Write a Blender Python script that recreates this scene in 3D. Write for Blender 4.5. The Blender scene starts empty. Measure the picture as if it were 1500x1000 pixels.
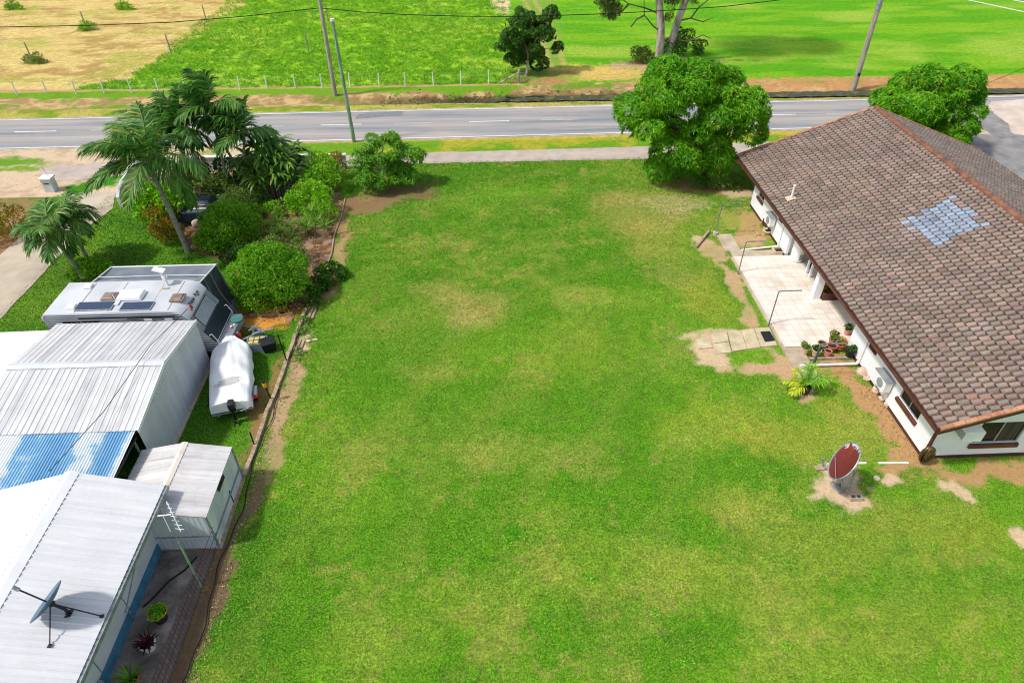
import bpy, math, random
import numpy as np
from mathutils import Vector, Matrix
R=math.radians; PI=math.pi
rng=np.random.default_rng(7); random.seed(7)
scn=bpy.context.scene; COL=scn.collection
# ------------------------------------------------------------------ camera model (used to survey positions from the photograph)
H=20.5; F=975.0; TH=R(39.2); YAW=R(-2.6)
def ray(u,v):
    r=(u-750)/F; up=(500-v)/F
    fw=math.cos(TH)+up*math.sin(TH); ve=-math.sin(TH)+up*math.cos(TH)
    c,s=math.cos(YAW),math.sin(YAW)
    return np.array([r*c-fw*s, r*s+fw*c, ve])
def at(u,v,z=0.0):
    d=ray(u,v); t=(z-H)/d[2]; return (d[0]*t,d[1]*t,z)
def atx(u,v,x):
    d=ray(u,v); t=x/d[0]; return (x,d[1]*t,H+d[2]*t)
def aty(u,v,y):
    d=ray(u,v); t=y/d[1]; return (d[0]*t,y,H+d[2]*t)
# ------------------------------------------------------------------ colours and materials
def S(r,g,b):
    f=lambda c:(c/255/12.92) if c/255<=.04045 else ((c/255+.055)/1.055)**2.4
    return (f(r),f(g),f(b))
def newmat(name):
    m=bpy.data.materials.new(name); m.use_nodes=True
    nt=m.node_tree; b=nt.nodes['Principled BSDF']
    return m,nt,b
def N(nt,t,**kw):
    n=nt.nodes.new(t)
    for k,v in kw.items(): setattr(n,k,v)
    return n
def noise_node(nt,scale,detail=4,rough=.55,vec=None):
    n=N(nt,'ShaderNodeTexNoise'); n.inputs['Scale'].default_value=scale
    n.inputs['Detail'].default_value=detail; n.inputs['Roughness'].default_value=rough
    if vec: nt.links.new(vec,n.inputs['Vector'])
    return n
def ramp(nt,src,stops):
    r=N(nt,'ShaderNodeValToRGB'); e=r.color_ramp.elements
    while len(e)<len(stops): e.new(.5)
    for i,(p,c) in enumerate(stops):
        e[i].position=p; e[i].color=(*c,1) if len(c)==3 else c
    nt.links.new(src,r.inputs[0]); return r
def mixc(nt,f,a,b,mode='MIX'):
    m=N(nt,'ShaderNodeMix',data_type='RGBA',blend_type=mode)
    for k,s in ((0,f),(6,a),(7,b)):
        if isinstance(s,(int,float)): m.inputs[k].default_value=s
        elif isinstance(s,tuple): m.inputs[k].default_value=(*s[:3],1)
        else: nt.links.new(s,m.inputs[k])
    return m.outputs[2]
def pm(name,c1,c2=None,scale=3,rough=.7,bump=0,bscale=None,metal=0,spec=.4,stretch=None,lo=.35,hi=.65,detail=5):
    """noise-mottled surface between two colours"""
    m,nt,b=newmat(name); c2=c2 or tuple(x*.8 for x in c1)
    tc=N(nt,'ShaderNodeNewGeometry').outputs['Position']
    if stretch:
        mp=N(nt,'ShaderNodeMapping'); mp.inputs['Scale'].default_value=stretch
        nt.links.new(tc,mp.inputs['Vector']); tc=mp.outputs[0]
    n=noise_node(nt,scale,detail,.6,tc)
    r=ramp(nt,n.outputs['Fac'],[(lo,c1),(hi,c2)])
    nt.links.new(r.outputs[0],b.inputs['Base Color'])
    b.inputs['Roughness'].default_value=rough; b.inputs['Metallic'].default_value=metal
    b.inputs['Specular IOR Level'].default_value=spec
    if bump:
        n2=noise_node(nt,bscale or scale*4,4,.6,tc)
        bp=N(nt,'ShaderNodeBump'); bp.inputs['Strength'].default_value=bump; bp.inputs['Distance'].default_value=.03
        nt.links.new(n2.outputs['Fac'],bp.inputs['Height']); nt.links.new(bp.outputs[0],b.inputs['Normal'])
    return m
def leafmat(name,cd,cm,cl,s1=5.0,s2=.7,trans=.35,rough=.45):
    """leaf blades: three greens that change from leaf to leaf and branch to branch, some light let through"""
    m,nt,b=newmat(name)
    geo=N(nt,'ShaderNodeNewGeometry'); tc=geo.outputs['Position']
    a=noise_node(nt,s1,2,.7,tc); c=noise_node(nt,s2,2,.5,tc)
    ad=N(nt,'ShaderNodeMath',operation='MULTIPLY_ADD'); ad.inputs[1].default_value=.45
    nt.links.new(c.outputs['Fac'],ad.inputs[0]); 
    ml=N(nt,'ShaderNodeMath',operation='MULTIPLY'); ml.inputs[1].default_value=.35
    nt.links.new(a.outputs['Fac'],ml.inputs[0])
    rd=N(nt,'ShaderNodeMath',operation='MULTIPLY_ADD'); rd.inputs[1].default_value=.3
    nt.links.new(geo.outputs['Random Per Island'],rd.inputs[0]); nt.links.new(ml.outputs[0],rd.inputs[2])
    nt.links.new(rd.outputs[0],ad.inputs[2])
    r=ramp(nt,ad.outputs[0],[(.3,cd),(.52,cm),(.78,cl)])
    gt=N(nt,'ShaderNodeMath',operation='GREATER_THAN'); gt.inputs[1].default_value=.972; nt.links.new(geo.outputs['Random Per Island'],gt.inputs[0])
    rc=mixc(nt,gt.outputs[0],r.outputs[0],S(176,158,60))
    nt.links.new(rc,b.inputs['Base Color']); b.inputs['Roughness'].default_value=rough
    b.inputs['Specular IOR Level'].default_value=.35
    tr=N(nt,'ShaderNodeBsdfTranslucent'); nt.links.new(r.outputs[0],tr.inputs[0])
    mx=N(nt,'ShaderNodeMixShader'); mx.inputs[0].default_value=trans
    out=nt.nodes['Material Output']
    nt.links.new(b.outputs[0],mx.inputs[1]); nt.links.new(tr.outputs[0],mx.inputs[2]); nt.links.new(mx.outputs[0],out.inputs[0])
    return m
M={}
M['white']=pm('white_render',S(243,243,244),S(232,233,235),1.2,.7)
M['white_gloss']=pm('white_enamel',S(240,240,238),S(228,229,229),2,.35)
M['pvc']=pm('white_pvc',S(236,234,226),S(214,209,196),3,.4)
M['brown']=pm('brown_paint',S(104,62,48),S(84,48,38),2,.5)
M['plinth']=pm('brown_plinth',S(88,52,42),S(64,40,34),3,.7)
M['rakecap']=pm('terracotta_cap',S(190,138,106),S(150,100,74),3,.8,.2,20)
M['ridgecap']=pm('ridge_cap',S(142,96,72),S(96,66,54),3,.85,.4,20)
M['glass']=pm('window_glass',(.010,.011,.013),(.016,.018,.02),1,.12,spec=.25)
M['alu']=pm('aluminium_frame',S(190,192,192),S(160,162,164),4,.4,metal=.3)
M['galv']=pm('galvanised_steel',S(168,174,176),S(126,134,138),5,.45,metal=.35)
M['oldgalv']=pm('weathered_galvanised_pipe',S(140,146,148),S(104,108,108),6,.55,metal=.3)
M['dark']=pm('dark_plastic',S(38,40,44),S(26,27,30),4,.5)
M['black']=pm('black_rubber',S(24,24,25),S(16,16,17),4,.7)
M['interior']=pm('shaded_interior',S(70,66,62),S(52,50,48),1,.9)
M['lwall']=pm('pale_grey_cladding',S(214,217,220),S(198,202,206),.7,.6)
M['blueband']=pm('blue_dado_paint',S(74,136,166),S(54,112,140),2.5,.6)
M['concrete']=pm('old_concrete',S(196,182,158),S(164,148,126),1.2,.9,.3,25)
M['slab']=pm('sandy_concrete_slab',S(206,192,158),S(178,162,130),2.2,.9,.3,25)
M['rust']=pm('rusted_mesh',S(112,34,24),S(140,58,42),5,.85)
M['terracotta']=pm('terracotta',S(200,116,86),S(168,92,68),6,.85)
M['palepot']=pm('pale_pot',S(214,186,160),S(188,158,134),6,.85)
M['pinkpot']=pm('pink_pot',S(220,150,138),S(196,122,112),6,.8)
M['soil']=pm('potting_soil',S(62,46,36),S(40,30,24),14,.95,.5,40)
M['stone']=pm('pale_stone',S(222,200,180),S(182,152,130),5,.9,.5,20)
M['bark']=pm('brown_bark',S(104,90,74),S(70,58,46),5,.9,.6,18,stretch=(1,1,.3))
M['palebark']=pm('pale_gum_bark',S(196,186,178),S(120,108,104),2.2,.85,.4,12,stretch=(1,1,.35))
M['palmbark']=pm('grey_palm_bark',S(166,160,150),S(124,118,108),4,.85,.5,10,stretch=(.5,.5,4))
M['crownshaft']=pm('green_palm_crownshaft',S(118,140,66),S(90,116,50),3,.5)
M['timber']=pm('weathered_timber',S(186,166,140),S(140,118,96),5,.9,.4,25)
M['polewood']=pm('grey_pole_timber',S(176,168,152),S(134,126,114),2.5,.9,.5,25,stretch=(4,4,.5))
M['greenpole']=pm('green_treated_pole',S(150,176,144),S(100,134,98),2.0,.85,.4,20,stretch=(3,3,.6))
M['postwhite']=pm('white_fence_post',S(236,234,226),S(214,210,200),6,.8)
M['cover']=pm('white_boat_cover',S(244,244,245),S(228,229,231),1.6,.65,.3,5)
M['navy']=pm('navy_checkerplate',S(32,44,60),S(22,32,46),5,.35)
M['vanroof']=pm('caravan_roof',S(206,208,212),S(186,189,194),.8,.4)
M['grey']=pm('grey_canvas',S(150,154,158),S(120,124,130),1.5,.7)
M['dgrey']=pm('dark_grey_mesh',S(76,82,88),S(56,62,68),2,.8)
M['solar']=pm('solar_cells',S(58,72,98),S(44,58,84),20,.2)
M['smoke']=pm('smoky_hatch_plastic',S(150,128,116),S(116,98,90),4,.35)
M['red']=pm('red_paint',S(214,52,38),S(190,40,30),5,.5)
M['blue']=pm('blue_plastic',S(40,60,150),S(30,48,130),5,.5)
M['teal']=pm('teal_cover',S(74,134,126),S(56,112,106),4,.7)
M['yellow']=pm('yellow_plastic',S(226,174,40),S(206,150,30),5,.6)
M['brass']=pm('bronze_coil',S(112,92,56),S(70,56,36),6,.35,metal=.5)
M['straw']=pm('straw_debris',S(200,176,130),S(160,134,92),6,.95)
M['white_trim']=pm('white_cap',S(232,232,228),S(214,214,210),2,.7)
M['wallgrey']=pm('grey_white_wall',S(206,209,212),S(180,184,188),1.5,.8)
M['copper']=pm('orange_leaf',S(226,124,50),S(200,90,30),5,.5)
# foliage
M['mango']=leafmat('mango_leaf',S(46,116,5),S(90,164,8),S(150,208,30),trans=.42)
M['dkleaf']=leafmat('dark_tree_leaf',S(36,74,18),S(58,108,26),S(96,146,44))
M['gumleaf']=leafmat('gum_leaf',S(48,72,30),S(72,98,38),S(104,124,56))
M['palm']=leafmat('palm_leaflet',S(40,92,28),S(72,128,40),S(136,170,76),trans=.3)
M['palmlow']=leafmat('dark_palm_leaflet',S(36,86,26),S(62,120,36),S(120,164,66),trans=.3)
M['hedge']=leafmat('clipped_hedge_leaf',S(58,118,8),S(98,164,14),S(150,206,40),s1=9)
M['bright']=leafmat('bright_shrub_leaf',S(76,152,12),S(124,194,22),S(182,222,56),s1=8)
M['strap']=leafmat('strap_leaf',S(60,116,24),S(104,156,40),S(160,190,84),s1=6)
M['strap2']=leafmat('broad_strap_leaf',S(44,98,22),S(76,132,34),S(146,176,76),s1=5)
M['olive']=leafmat('olive_shrub_leaf',S(62,104,30),S(98,136,46),S(156,176,86),s1=8)
M['croton']=leafmat('croton_leaf',S(64,96,18),S(140,130,26),S(214,160,40),s1=9)
M['orangeleaf']=leafmat('orange_leaf_blade',S(210,90,24),S(234,130,44),S(246,166,72),s1=9)
M['yellowleaf']=leafmat('yellow_palm_leaf',S(130,170,20),S(190,206,30),S(232,224,50),s1=6)
M['purple']=leafmat('purple_leaf',S(50,18,28),S(74,26,38),S(104,40,50),s1=9)
M['pasture']=leafmat('pasture_blade',S(66,132,6),S(114,178,14),S(172,212,44),s1=3,s2=.35,trans=.4)
M['sapling']=leafmat('sapling_leaf',S(54,116,16),S(96,162,26),S(150,196,56),s1=7)
M['flower']=leafmat('red_petal',S(190,20,20),S(220,40,36),S(236,70,60))
# ------------------------------------------------------------------ objects
WM={}
def tag(o,label=None,cat=None,group=None,kind=None):
    if label: o['label']=label
    if cat: o['category']=cat
    if group: o['group']=group
    if kind: o['kind']=kind
    return o
def thing(name,label,cat,loc=(0,0,0),rz=0,group=None):
    o=bpy.data.objects.new(name,None); COL.objects.link(o)
    o.empty_display_size=.2
    o.location=loc; o.rotation_euler=(0,0,rz)
    WM[o.name]=Matrix.Translation(loc)@Matrix.Rotation(rz,4,'Z')
    return tag(o,label,cat,group)
def link(o,parent,world):
    COL.objects.link(o)
    if parent:
        o.parent=parent
        if world: o.data.transform(WM.get(parent.name,Matrix()).inverted())
        WM[o.name]=WM.get(parent.name,Matrix())
    return o
class MB:
    def __init__(s): s.v=[]; s.f=[]; s.mi=[]; s.m=0
    def add(s,vs,fs):
        b=len(s.v); s.v+= [tuple(p) for p in vs]; s.f+=[tuple(i+b for i in f) for f in fs]; s.mi+=[s.m]*len(fs); return s
    def box(s,c,d,rz=0,rx=0,ry=0,taper=1):
        M_=Matrix.Translation(c)@Matrix.Rotation(rz,4,'Z')@Matrix.Rotation(ry,4,'Y')@Matrix.Rotation(rx,4,'X')
        hx,hy,hz=d[0]/2,d[1]/2,d[2]/2
        vs=[(-hx,-hy,-hz),(hx,-hy,-hz),(hx,hy,-hz),(-hx,hy,-hz)]+[(a*hx*taper,b*hy*taper,hz) for a,b in((-1,-1),(1,-1),(1,1),(-1,1))]
        return s.add([M_@Vector(v) for v in vs],[(3,2,1,0),(4,5,6,7),(0,1,5,4),(1,2,6,5),(2,3,7,6),(3,0,4,7)])
    def bb(s,x0,x1,y0,y1,z0,z1): return s.box(((x0+x1)/2,(y0+y1)/2,(z0+z1)/2),(abs(x1-x0),abs(y1-y0),abs(z1-z0)))
    def tube(s,pts,r,n=8,cap=True):
        pts=[Vector(p) for p in pts]; k=len(pts); rs=[r]*k if isinstance(r,(int,float)) else list(r)
        base=len(s.v); ref=None; vs=[];fs=[]
        for i,p in enumerate(pts):
            t=(pts[min(i+1,k-1)]-pts[max(i-1,0)]).normalized()
            if ref is None: ref=Vector((1,0,0)) if abs(t.x)<.8 else Vector((0,1,0))
            a=(ref-t*ref.dot(t)).normalized(); b=t.cross(a); ref=a
            for j in range(n):
                q=2*PI*j/n; vs.append(p+(a*math.cos(q)+b*math.sin(q))*rs[i])
        for i in range(k-1):
            for j in range(n):
                j2=(j+1)%n; fs.append((i*n+j,i*n+j2,(i+1)*n+j2,(i+1)*n+j))
        if cap: fs.append(tuple(range(n-1,-1,-1))); fs.append(tuple(range((k-1)*n,k*n)))
        return s.add(vs,fs)
    def lathe(s,prof,c=(0,0,0),n=20,sx=1,sy=1):
        vs=[];fs=[];k=len(prof)
        for r,z in prof:
            for j in range(n):
                q=2*PI*j/n; vs.append((c[0]+r*sx*math.cos(q),c[1]+r*sy*math.sin(q),c[2]+z))
        for i in range(k-1):
            for j in range(n):
                j2=(j+1)%n; fs.append((i*n+j,i*n+j2,(i+1)*n+j2,(i+1)*n+j))
        fs.append(tuple(range(n-1,-1,-1))); fs.append(tuple(range((k-1)*n,k*n)))
        return s.add(vs,fs)
    def extr(s,poly,vec):
        k=len(poly); vec=Vector(vec); vs=[Vector(p) for p in poly]; vs+=[p+vec for p in vs]
        fs=[tuple(range(k-1,-1,-1)),tuple(range(k,2*k))]+[(i,(i+1)%k,k+(i+1)%k,k+i) for i in range(k)]
        return s.add(vs,fs)
    def ell(s,c,r,nu=14,nv=8,jit=0):
        vs=[];fs=[]
        for i in range(nv+1):
            a=PI*i/nv
            for j in range(nu):
                q=2*PI*j/nu; k=1+random.uniform(-jit,jit)
                vs.append((c[0]+r[0]*k*math.sin(a)*math.cos(q),c[1]+r[1]*k*math.sin(a)*math.sin(q),c[2]+r[2]*k*math.cos(a)))
        for i in range(nv):
            for j in range(nu):
                j2=(j+1)%nu; fs.append((i*nu+j,(i+1)*nu+j,(i+1)*nu+j2,i*nu+j2))
        return s.add(vs,fs)
    def build(s,name,mats,parent=None,world=True,smooth=False,bevel=0):
        me=bpy.data.meshes.new(name); me.from_pydata(s.v,[],s.f)
        for m in (mats if isinstance(mats,(list,tuple)) else [mats]): me.materials.append(m)
        me.polygons.foreach_set('material_index',s.mi)
        import bmesh
        bm=bmesh.new(); bm.from_mesh(me); bmesh.ops.recalc_face_normals(bm,faces=bm.faces); bm.to_mesh(me); bm.free()
        if smooth: 
            me.polygons.foreach_set('use_smooth',[True]*len(me.polygons))
            me.set_sharp_from_angle(angle=R(40))
        o=bpy.data.objects.new(name,me); link(o,parent,world)
        if bevel:
            b=o.modifiers.new('bevel','BEVEL'); b.width=bevel; b.segments=2; b.limit_method='ANGLE'
        return o
def npmesh(name,V,Fc,mat,parent=None,world=True,smooth=False,colors=None,kind=None):
    """V (n,3), Fc (m,k) arrays -> one mesh object"""
    V=np.asarray(V,dtype=np.float32); Fc=np.asarray(Fc,dtype=np.int32); k=Fc.shape[1]
    me=bpy.data.meshes.new(name); me.vertices.add(len(V)); me.vertices.foreach_set('co',V.ravel())
    me.loops.add(Fc.size); me.loops.foreach_set('vertex_index',Fc.ravel())
    me.polygons.add(len(Fc)); me.polygons.foreach_set('loop_start',np.arange(0,Fc.size,k,dtype=np.int32))
    me.polygons.foreach_set('loop_total',np.full(len(Fc),k,dtype=np.int32))
    if smooth: me.polygons.foreach_set('use_smooth',np.ones(len(Fc),dtype=bool))
    me.update(calc_edges=True); me.materials.append(mat)
    if colors is not None:
        for nm,c in colors.items():
            a=me.color_attributes.new(nm,'FLOAT_COLOR','POINT'); cc=np.ones((len(V),4),np.float32); cc[:,:c.shape[1]]=c
            a.data.foreach_set('color',cc.ravel())
    o=bpy.data.objects.new(name,me); link(o,parent,world)
    if kind: o['kind']=kind
    return o
def copy_tree(o,parent=None):
    c=o.copy(); COL.objects.link(c)
    if parent: c.parent=parent
    for ch in list(o.children): copy_tree(ch,c)
    return c
ORD=['first','second','third','fourth','fifth','sixth','seventh','eighth','ninth','tenth','eleventh','twelfth','thirteenth','fourteenth','fifteenth','sixteenth','seventeenth','eighteenth']
# ------------------------------------------------------------------ noise in numpy
def vnoise(x,y,seed=0):
    xi=np.floor(x).astype(np.int64); yi=np.floor(y).astype(np.int64); fx=x-xi; fy=y-yi
    fx=fx*fx*(3-2*fx); fy=fy*fy*(3-2*fy)
    def h(a,b):
        n=(a*374761393+b*668265263+seed*1274126177)&0x7fffffff
        n=((n^(n>>13))*1274126177)&0x7fffffff
        return ((n^(n>>16))&0xffff)/65535.0
    return (h(xi,yi)*(1-fx)+h(xi+1,yi)*fx)*(1-fy)+(h(xi,yi+1)*(1-fx)+h(xi+1,yi+1)*fx)*fy
def fbm(x,y,s,oct=4,seed=0):
    t=0;a=.5;tot=0
    for i in range(oct):
        t=t+a*vnoise(x*s+17.3*i,y*s-9.1*i,seed+i); tot+=a; a*=.5; s*=2
    return t/tot
def sst(x,a,b):
    t=np.clip((x-a)/(b-a),0,1); return t*t*(3-2*t)
def inpoly(x,y,poly):
    ins=np.zeros(x.shape,bool); n=len(poly)
    for i in range(n):
        x1,y1=poly[i][:2]; x2,y2=poly[(i+1)%n][:2]
        c=((y1>y)!=(y2>y)); 
        xx=(x2-x1)*(y-y1)/((y2-y1) if y2!=y1 else 1e-9)+x1
        ins^=c&(x<xx)
    return ins
# ------------------------------------------------------------------ GROUND: one graded sheet, split where the setting changes
def build_ground():
    xs=np.concatenate([[-1500,-400,-150,-90],np.arange(-62,-40,.5),np.arange(-40,-12,.2),np.arange(-12,22,.1),np.arange(22,42,.2),np.arange(42,62,.5),[70,100,170,400,1500]])
    ys=np.concatenate([[-600,-150,-40,-10,0],np.arange(4,9,.2),np.arange(9,46,.1),np.arange(46,50,.2),np.arange(50,66,.16),np.arange(66,112,.35),[116,125,150,220,500,1500,3000]])
    X,Y=np.meshgrid(xs,ys); sh=X.shape
    x=X.ravel(); y=Y.ravel()
    wx=x+2.2*(fbm(x,y,.35,3,11)-.5)+.5*(fbm(x,y,1.8,2,12)-.5); wy=y+2.2*(fbm(x,y,.35,3,13)-.5)+.5*(fbm(x,y,1.8,2,14)-.5)
    n1=fbm(x,y,.16,4,1); n2=fbm(x,y,.55,4,2); n3=fbm(x,y,1.6,3,3); n4=fbm(x,y,.09,3,4); n5=fbm(x,y,3.6,3,5)
    c=lambda r,g,b:np.array(S(r,g,b))
    LUSH,MID,OLIVE,DRY,STRAW=c(68,132,8),c(90,144,20),c(120,146,50),c(172,156,88),c(190,166,110)
    DIRT,SAND,RED,MULCH=c(190,158,120),c(206,178,146),c(180,142,98),c(108,78,54)
    def mix(C,col,k): k=np.clip(k,0,1)[:,None]; return C*(1-k)+col*k
    C=np.tile(LUSH,(len(x),1))
    G=np.ones(len(x))                                   # how grassy
    C=mix(C,MID,sst(n1+.25*(n2-.5),.42,.62)); C=mix(C,OLIVE,sst(n4+.6*(n2-.5)+.5*(n3-.5)+.3*(n5-.5),.5,.8)*.6)
    C=mix(C,c(160,148,78),sst(n2+.8*(n5-.5)+.6*(n3-.5),.58,.86)*.36); C=mix(C,c(56,116,8),sst(fbm(x,y,.8,4,71)+.4*(n5-.5),.6,.8)*.5)
    def blob(px,py,rx,ry,col,k,soft=.5,z=0,world=False,g=None):
        nonlocal C,G
        cx,cy=(px,py) if world else at(px,py)[:2]
        d=np.sqrt(((wx-cx)/rx)**2+((wy-cy)/ry)**2)+.45*(n3-.5)+.75*(n5-.5)
        a=(1-sst(d,1-soft,1+soft*.4))*(k if k>.7 else k*.7)
        a=a*(.55+.9*(n2)) if k<.95 else a
        C=mix(C,col,a)
        if g is not None: G=G*(1-np.clip(a,0,1)*(1-g))
    lot=(y<46)&(x>-9.6)
    # dry and green patches of the lawn, surveyed one by one
    for b in [(690,445,2.6,2.0,DRY,.62),(640,430,1.8,1.2,DRY,.4),(690,470,1.6,1.4,STRAW,.4),(850,440,2.0,1.2,c(172,168,84),.5),(860,520,2.8,2.0,c(146,164,50),.5),(830,480,2.0,1.5,c(150,166,56),.45),(620,545,1.8,.9,DRY,.3),(610,490,3,2,OLIVE,.45),
              (940,315,3.6,2.8,DRY,.62),(900,290,2,1.2,DRY,.5),(960,350,2.6,2.2,c(178,160,84),.6),(990,300,2.6,1.4,SAND,.55),(1010,370,2.2,2.2,OLIVE,.6),(1030,440,1.8,2.6,c(160,156,60),.6),(985,400,1.6,1.6,DRY,.45),
              (560,330,3,1.4,OLIVE,.35),(540,420,1.4,2.4,OLIVE,.4),(640,640,3,1.4,OLIVE,.4),(520,640,2,1.6,OLIVE,.4),(770,660,2.4,.9,c(176,168,84),.35),(830,690,1.5,.8,DRY,.4),(720,600,3,1,OLIVE,.35),
              (1050,620,2.6,1.6,c(150,158,52),.6),(1130,640,2.4,1.6,c(160,158,62),.6),(1100,740,2.2,1.2,c(160,160,66),.55),(1220,800,3,1.4,c(158,158,64),.55),(1400,790,2.5,1.3,c(150,152,52),.5),(1320,640,1.2,1.2,c(150,152,60),.5),(1240,630,1.3,1.4,c(168,158,70),.55),(1060,860,3,1.4,c(150,158,60),.5),(900,830,3.4,1.2,c(140,160,52),.45),(700,880,2.8,1.3,c(136,158,50),.45),(1350,900,3,1.2,c(140,152,50),.4),(1200,930,3,.9,c(150,160,60),.45),(560,940,1.8,.9,c(136,158,52),.4),(820,770,1.6,.6,c(140,160,52),.4),(480,780,1.2,1.1,OLIVE,.35),(760,280,5,1.2,c(96,166,20),.5),(680,300,3,1.6,c(110,160,40),.4)]:
        blob(*b)
    for b in [(770,445,1.5,2.4,LUSH,.8),(650,500,1.5,1.1,LUSH,.6),(1080,545,2,1.1,LUSH,.7),(920,530,1.6,3.4,LUSH,.55),(520,540,1.4,3,LUSH,.4),(740,590,2.2,.8,LUSH,.5),(1080,330,1,1,LUSH,.8),(1075,420,.9,1.8,LUSH,.75),(790,330,4.5,1.8,LUSH,.5),(600,800,2.2,1.4,LUSH,.4),(960,700,2.4,1.6,LUSH,.45),(1450,740,1.2,.6,LUSH,.6),(1170,600,1,.7,LUSH,.6),(1010,540,1.2,1.2,LUSH,.5),(360,860,1.1,3.5,c(42,112,8),.8),(400,960,1.8,2,c(48,118,8),.7),(420,760,1,2.4,LUSH,.6),(1480,860,1.3,1.4,LUSH,.45),(760,700,2,.8,LUSH,.45)]:
        blob(*b)
    # mower arcs: long curved bands of slightly different tone
    arc=np.sin((np.hypot(wx-24,wy-4)*.75)*2.1)*.5+.5
    C=mix(C,OLIVE,np.where(lot,sst(arc+.5*(n2-.5),.55,.95)*.28,0))
    # bare ground round the brick house, patio and dish
    for b in [(16.6,35.6,.95,3.0,c(176,142,98),.85),(16.0,33.9,1.0,.8,DIRT,.8),(15.4,36.8,1.2,1.4,DRY,.7),(13.1,34.3,.75,.6,SAND,.9),(13.5,33.2,.75,1.6,DIRT,.8),(13.55,29.3,.55,2.4,DIRT,.92),(13.6,26.4,.6,1.2,DIRT,.92),(11.8,25.0,2.6,.5,SAND,.9),(10.2,24.0,.8,1.0,SAND,.95),(12.4,23.1,2.3,.5,DIRT,.9),(13.55,22.9,.45,1.4,DIRT,.85),(16.1,22.6,1.2,.8,RED,.95),(16.55,20.3,.65,2.2,RED,1),(16.6,18.0,.7,1.3,RED,1),(16.1,16.75,1.6,.55,RED,.95),(19.5,16.2,3.8,.5,RED,.95),(24,16.2,3,.5,RED,.9),(13.9,20.8,.55,.45,SAND,.95),(14.0,20.2,.5,.4,DIRT,.8)]:
        blob(b[0],b[1],b[2],b[3],b[4],b[5],.35,world=True,g=.08)
    for b in [(1215,688,.85,.8,SAND,.98),(1225,720,1.25,.9,SAND,.98),(1262,745,.75,.75,SAND,.98),(1290,704,.45,.42,SAND,.97),(1375,718,.5,.62,SAND,.95),(1500,790,.45,.6,SAND,.9),(1320,662,1.0,.3,RED,.8)]:
        blob(*b,soft=.3,g=.08)
    # under the mango, beside the kerb line and at the sapling
    for b in [(15.2,41.0,3.0,1.2,c(150,112,82),.9),(17.2,40.4,1.4,.9,SAND,.8),(12.8,41.6,1.6,.8,c(150,112,82),.6),(-5.6,41.3,2.6,1.5,c(124,92,70),.9),(-7.3,39.8,1.6,1.6,c(140,108,80),.9),(-8.6,37.4,.8,2.4,c(176,132,100),.85),(-8.9,34,.5,2.4,c(176,140,104),.75),(-9.0,30.4,.6,1.8,c(150,120,88),.8),(-8.75,25.7,.65,1.0,SAND,.97),(-9.05,23.4,.32,1.4,c(180,150,112),.75),(-9.1,21.0,.42,2.2,c(184,152,116),.85),(-9.15,18.2,.36,1.7,c(176,146,110),.8),(-9.5,15.3,.3,2.2,c(140,114,88),.9),(-9.65,12.0,.32,2.4,c(120,98,74),.95),(-9.7,8.5,.32,2.6,c(116,98,70),.95),(-9.7,5,.32,2.4,c(116,98,70),.95)]:
        blob(b[0],b[1],b[2],b[3],b[4],b[5],.45,world=True,g=.12)
    # neighbour's yard, darker and thicker grass
    nb=(x<-9.55)&(y<42.2)
    nb2=nb
    C=np.where(nb[:,None],mix(mix(np.tile(c(50,116,10),(len(x),1)),c(74,136,16),sst(n2,.4,.7)),c(104,136,34),sst(n1,.5,.75)*.5),C)
    cs=(x<-9.4)&(x>-11.9)&(y<14.2); C=mix(C,c(118,96,74),cs*1.)
    for b in [(-9.95,22,.35,3.4,c(150,112,76),.8),(-9.9,18.6,.25,2,c(150,118,80),.7),(-12.0,26.9,.8,.8,c(150,120,70),.6),(-11.3,28.3,1.6,.7,c(214,150,62),.97),(-12.6,27.9,.9,.8,c(150,112,64),.8),(-28.9,33.8,2.2,4.2,c(160,118,84),.95),(-31,39,2.4,3,c(150,118,88),.9)]:
        blob(b[0],b[1],b[2],b[3],b[4],b[5],.4,world=True,g=.2)
    # planted bed with bark mulch
    bed=[at(*p)[:2] for p in ((186,304),(235,318),(262,352),(300,372),(338,392),(352,455),(432,470),(462,420),(490,345),(508,290),(470,248),(330,243),(215,262))]
    ib=inpoly(wx*.5+x*.5,wy*.5+y*.5,bed)
    C=np.where(ib[:,None],mix(mix(np.tile(c(112,88,66),(len(x),1)),c(166,138,116),sst(n3+.4*(n5-.5),.42,.7)*.8),c(186,130,72),sst(n2+.4*(n5-.5),.62,.8)*.5),C); G=np.where(ib,.0,G)
    for b in [(-10.9,28.0,1.3,.6,c(214,146,58),.9),(-13.4,34.8,1.0,1.2,c(170,136,112),.7),(-10.2,30.0,.6,.8,c(204,130,64),.7)]: blob(b[0],b[1],b[2],b[3],b[4],b[5],.5,world=True)
    # verge
    vg=(y>=47.6)&(y<57.8)
    V=mix(np.tile(c(92,146,14),(len(x),1)),c(164,158,46),sst(n2+.25*(n3-.5)+.22*sst(y,48.9,50.4),.46,.7)*.85)
    V=mix(V,c(208,172,90),sst(y+.6*(n3-.5),49.6,50.3)*.6*(y<54))
    C=np.where((vg&(y<54))[:,None],V,C)
    V2=mix(np.tile(c(112,142,26),(len(x),1)),c(190,170,96),sst(n2,.4,.65)*.7)
    C=np.where(((y>=54)&(y<58.2))[:,None],V2,C)
    lt=(x<-15)&(y>41.6)&(y<50.6)
    lk=np.where(lt,sst(-x+1.5*(n2-.5),16.5,18.5),0)
    C=mix(C,c(206,182,152),lk); C=mix(C,c(178,152,126),lk*sst(n3,.5,.7)*.7); G=G*(1-lk*.9)
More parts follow.
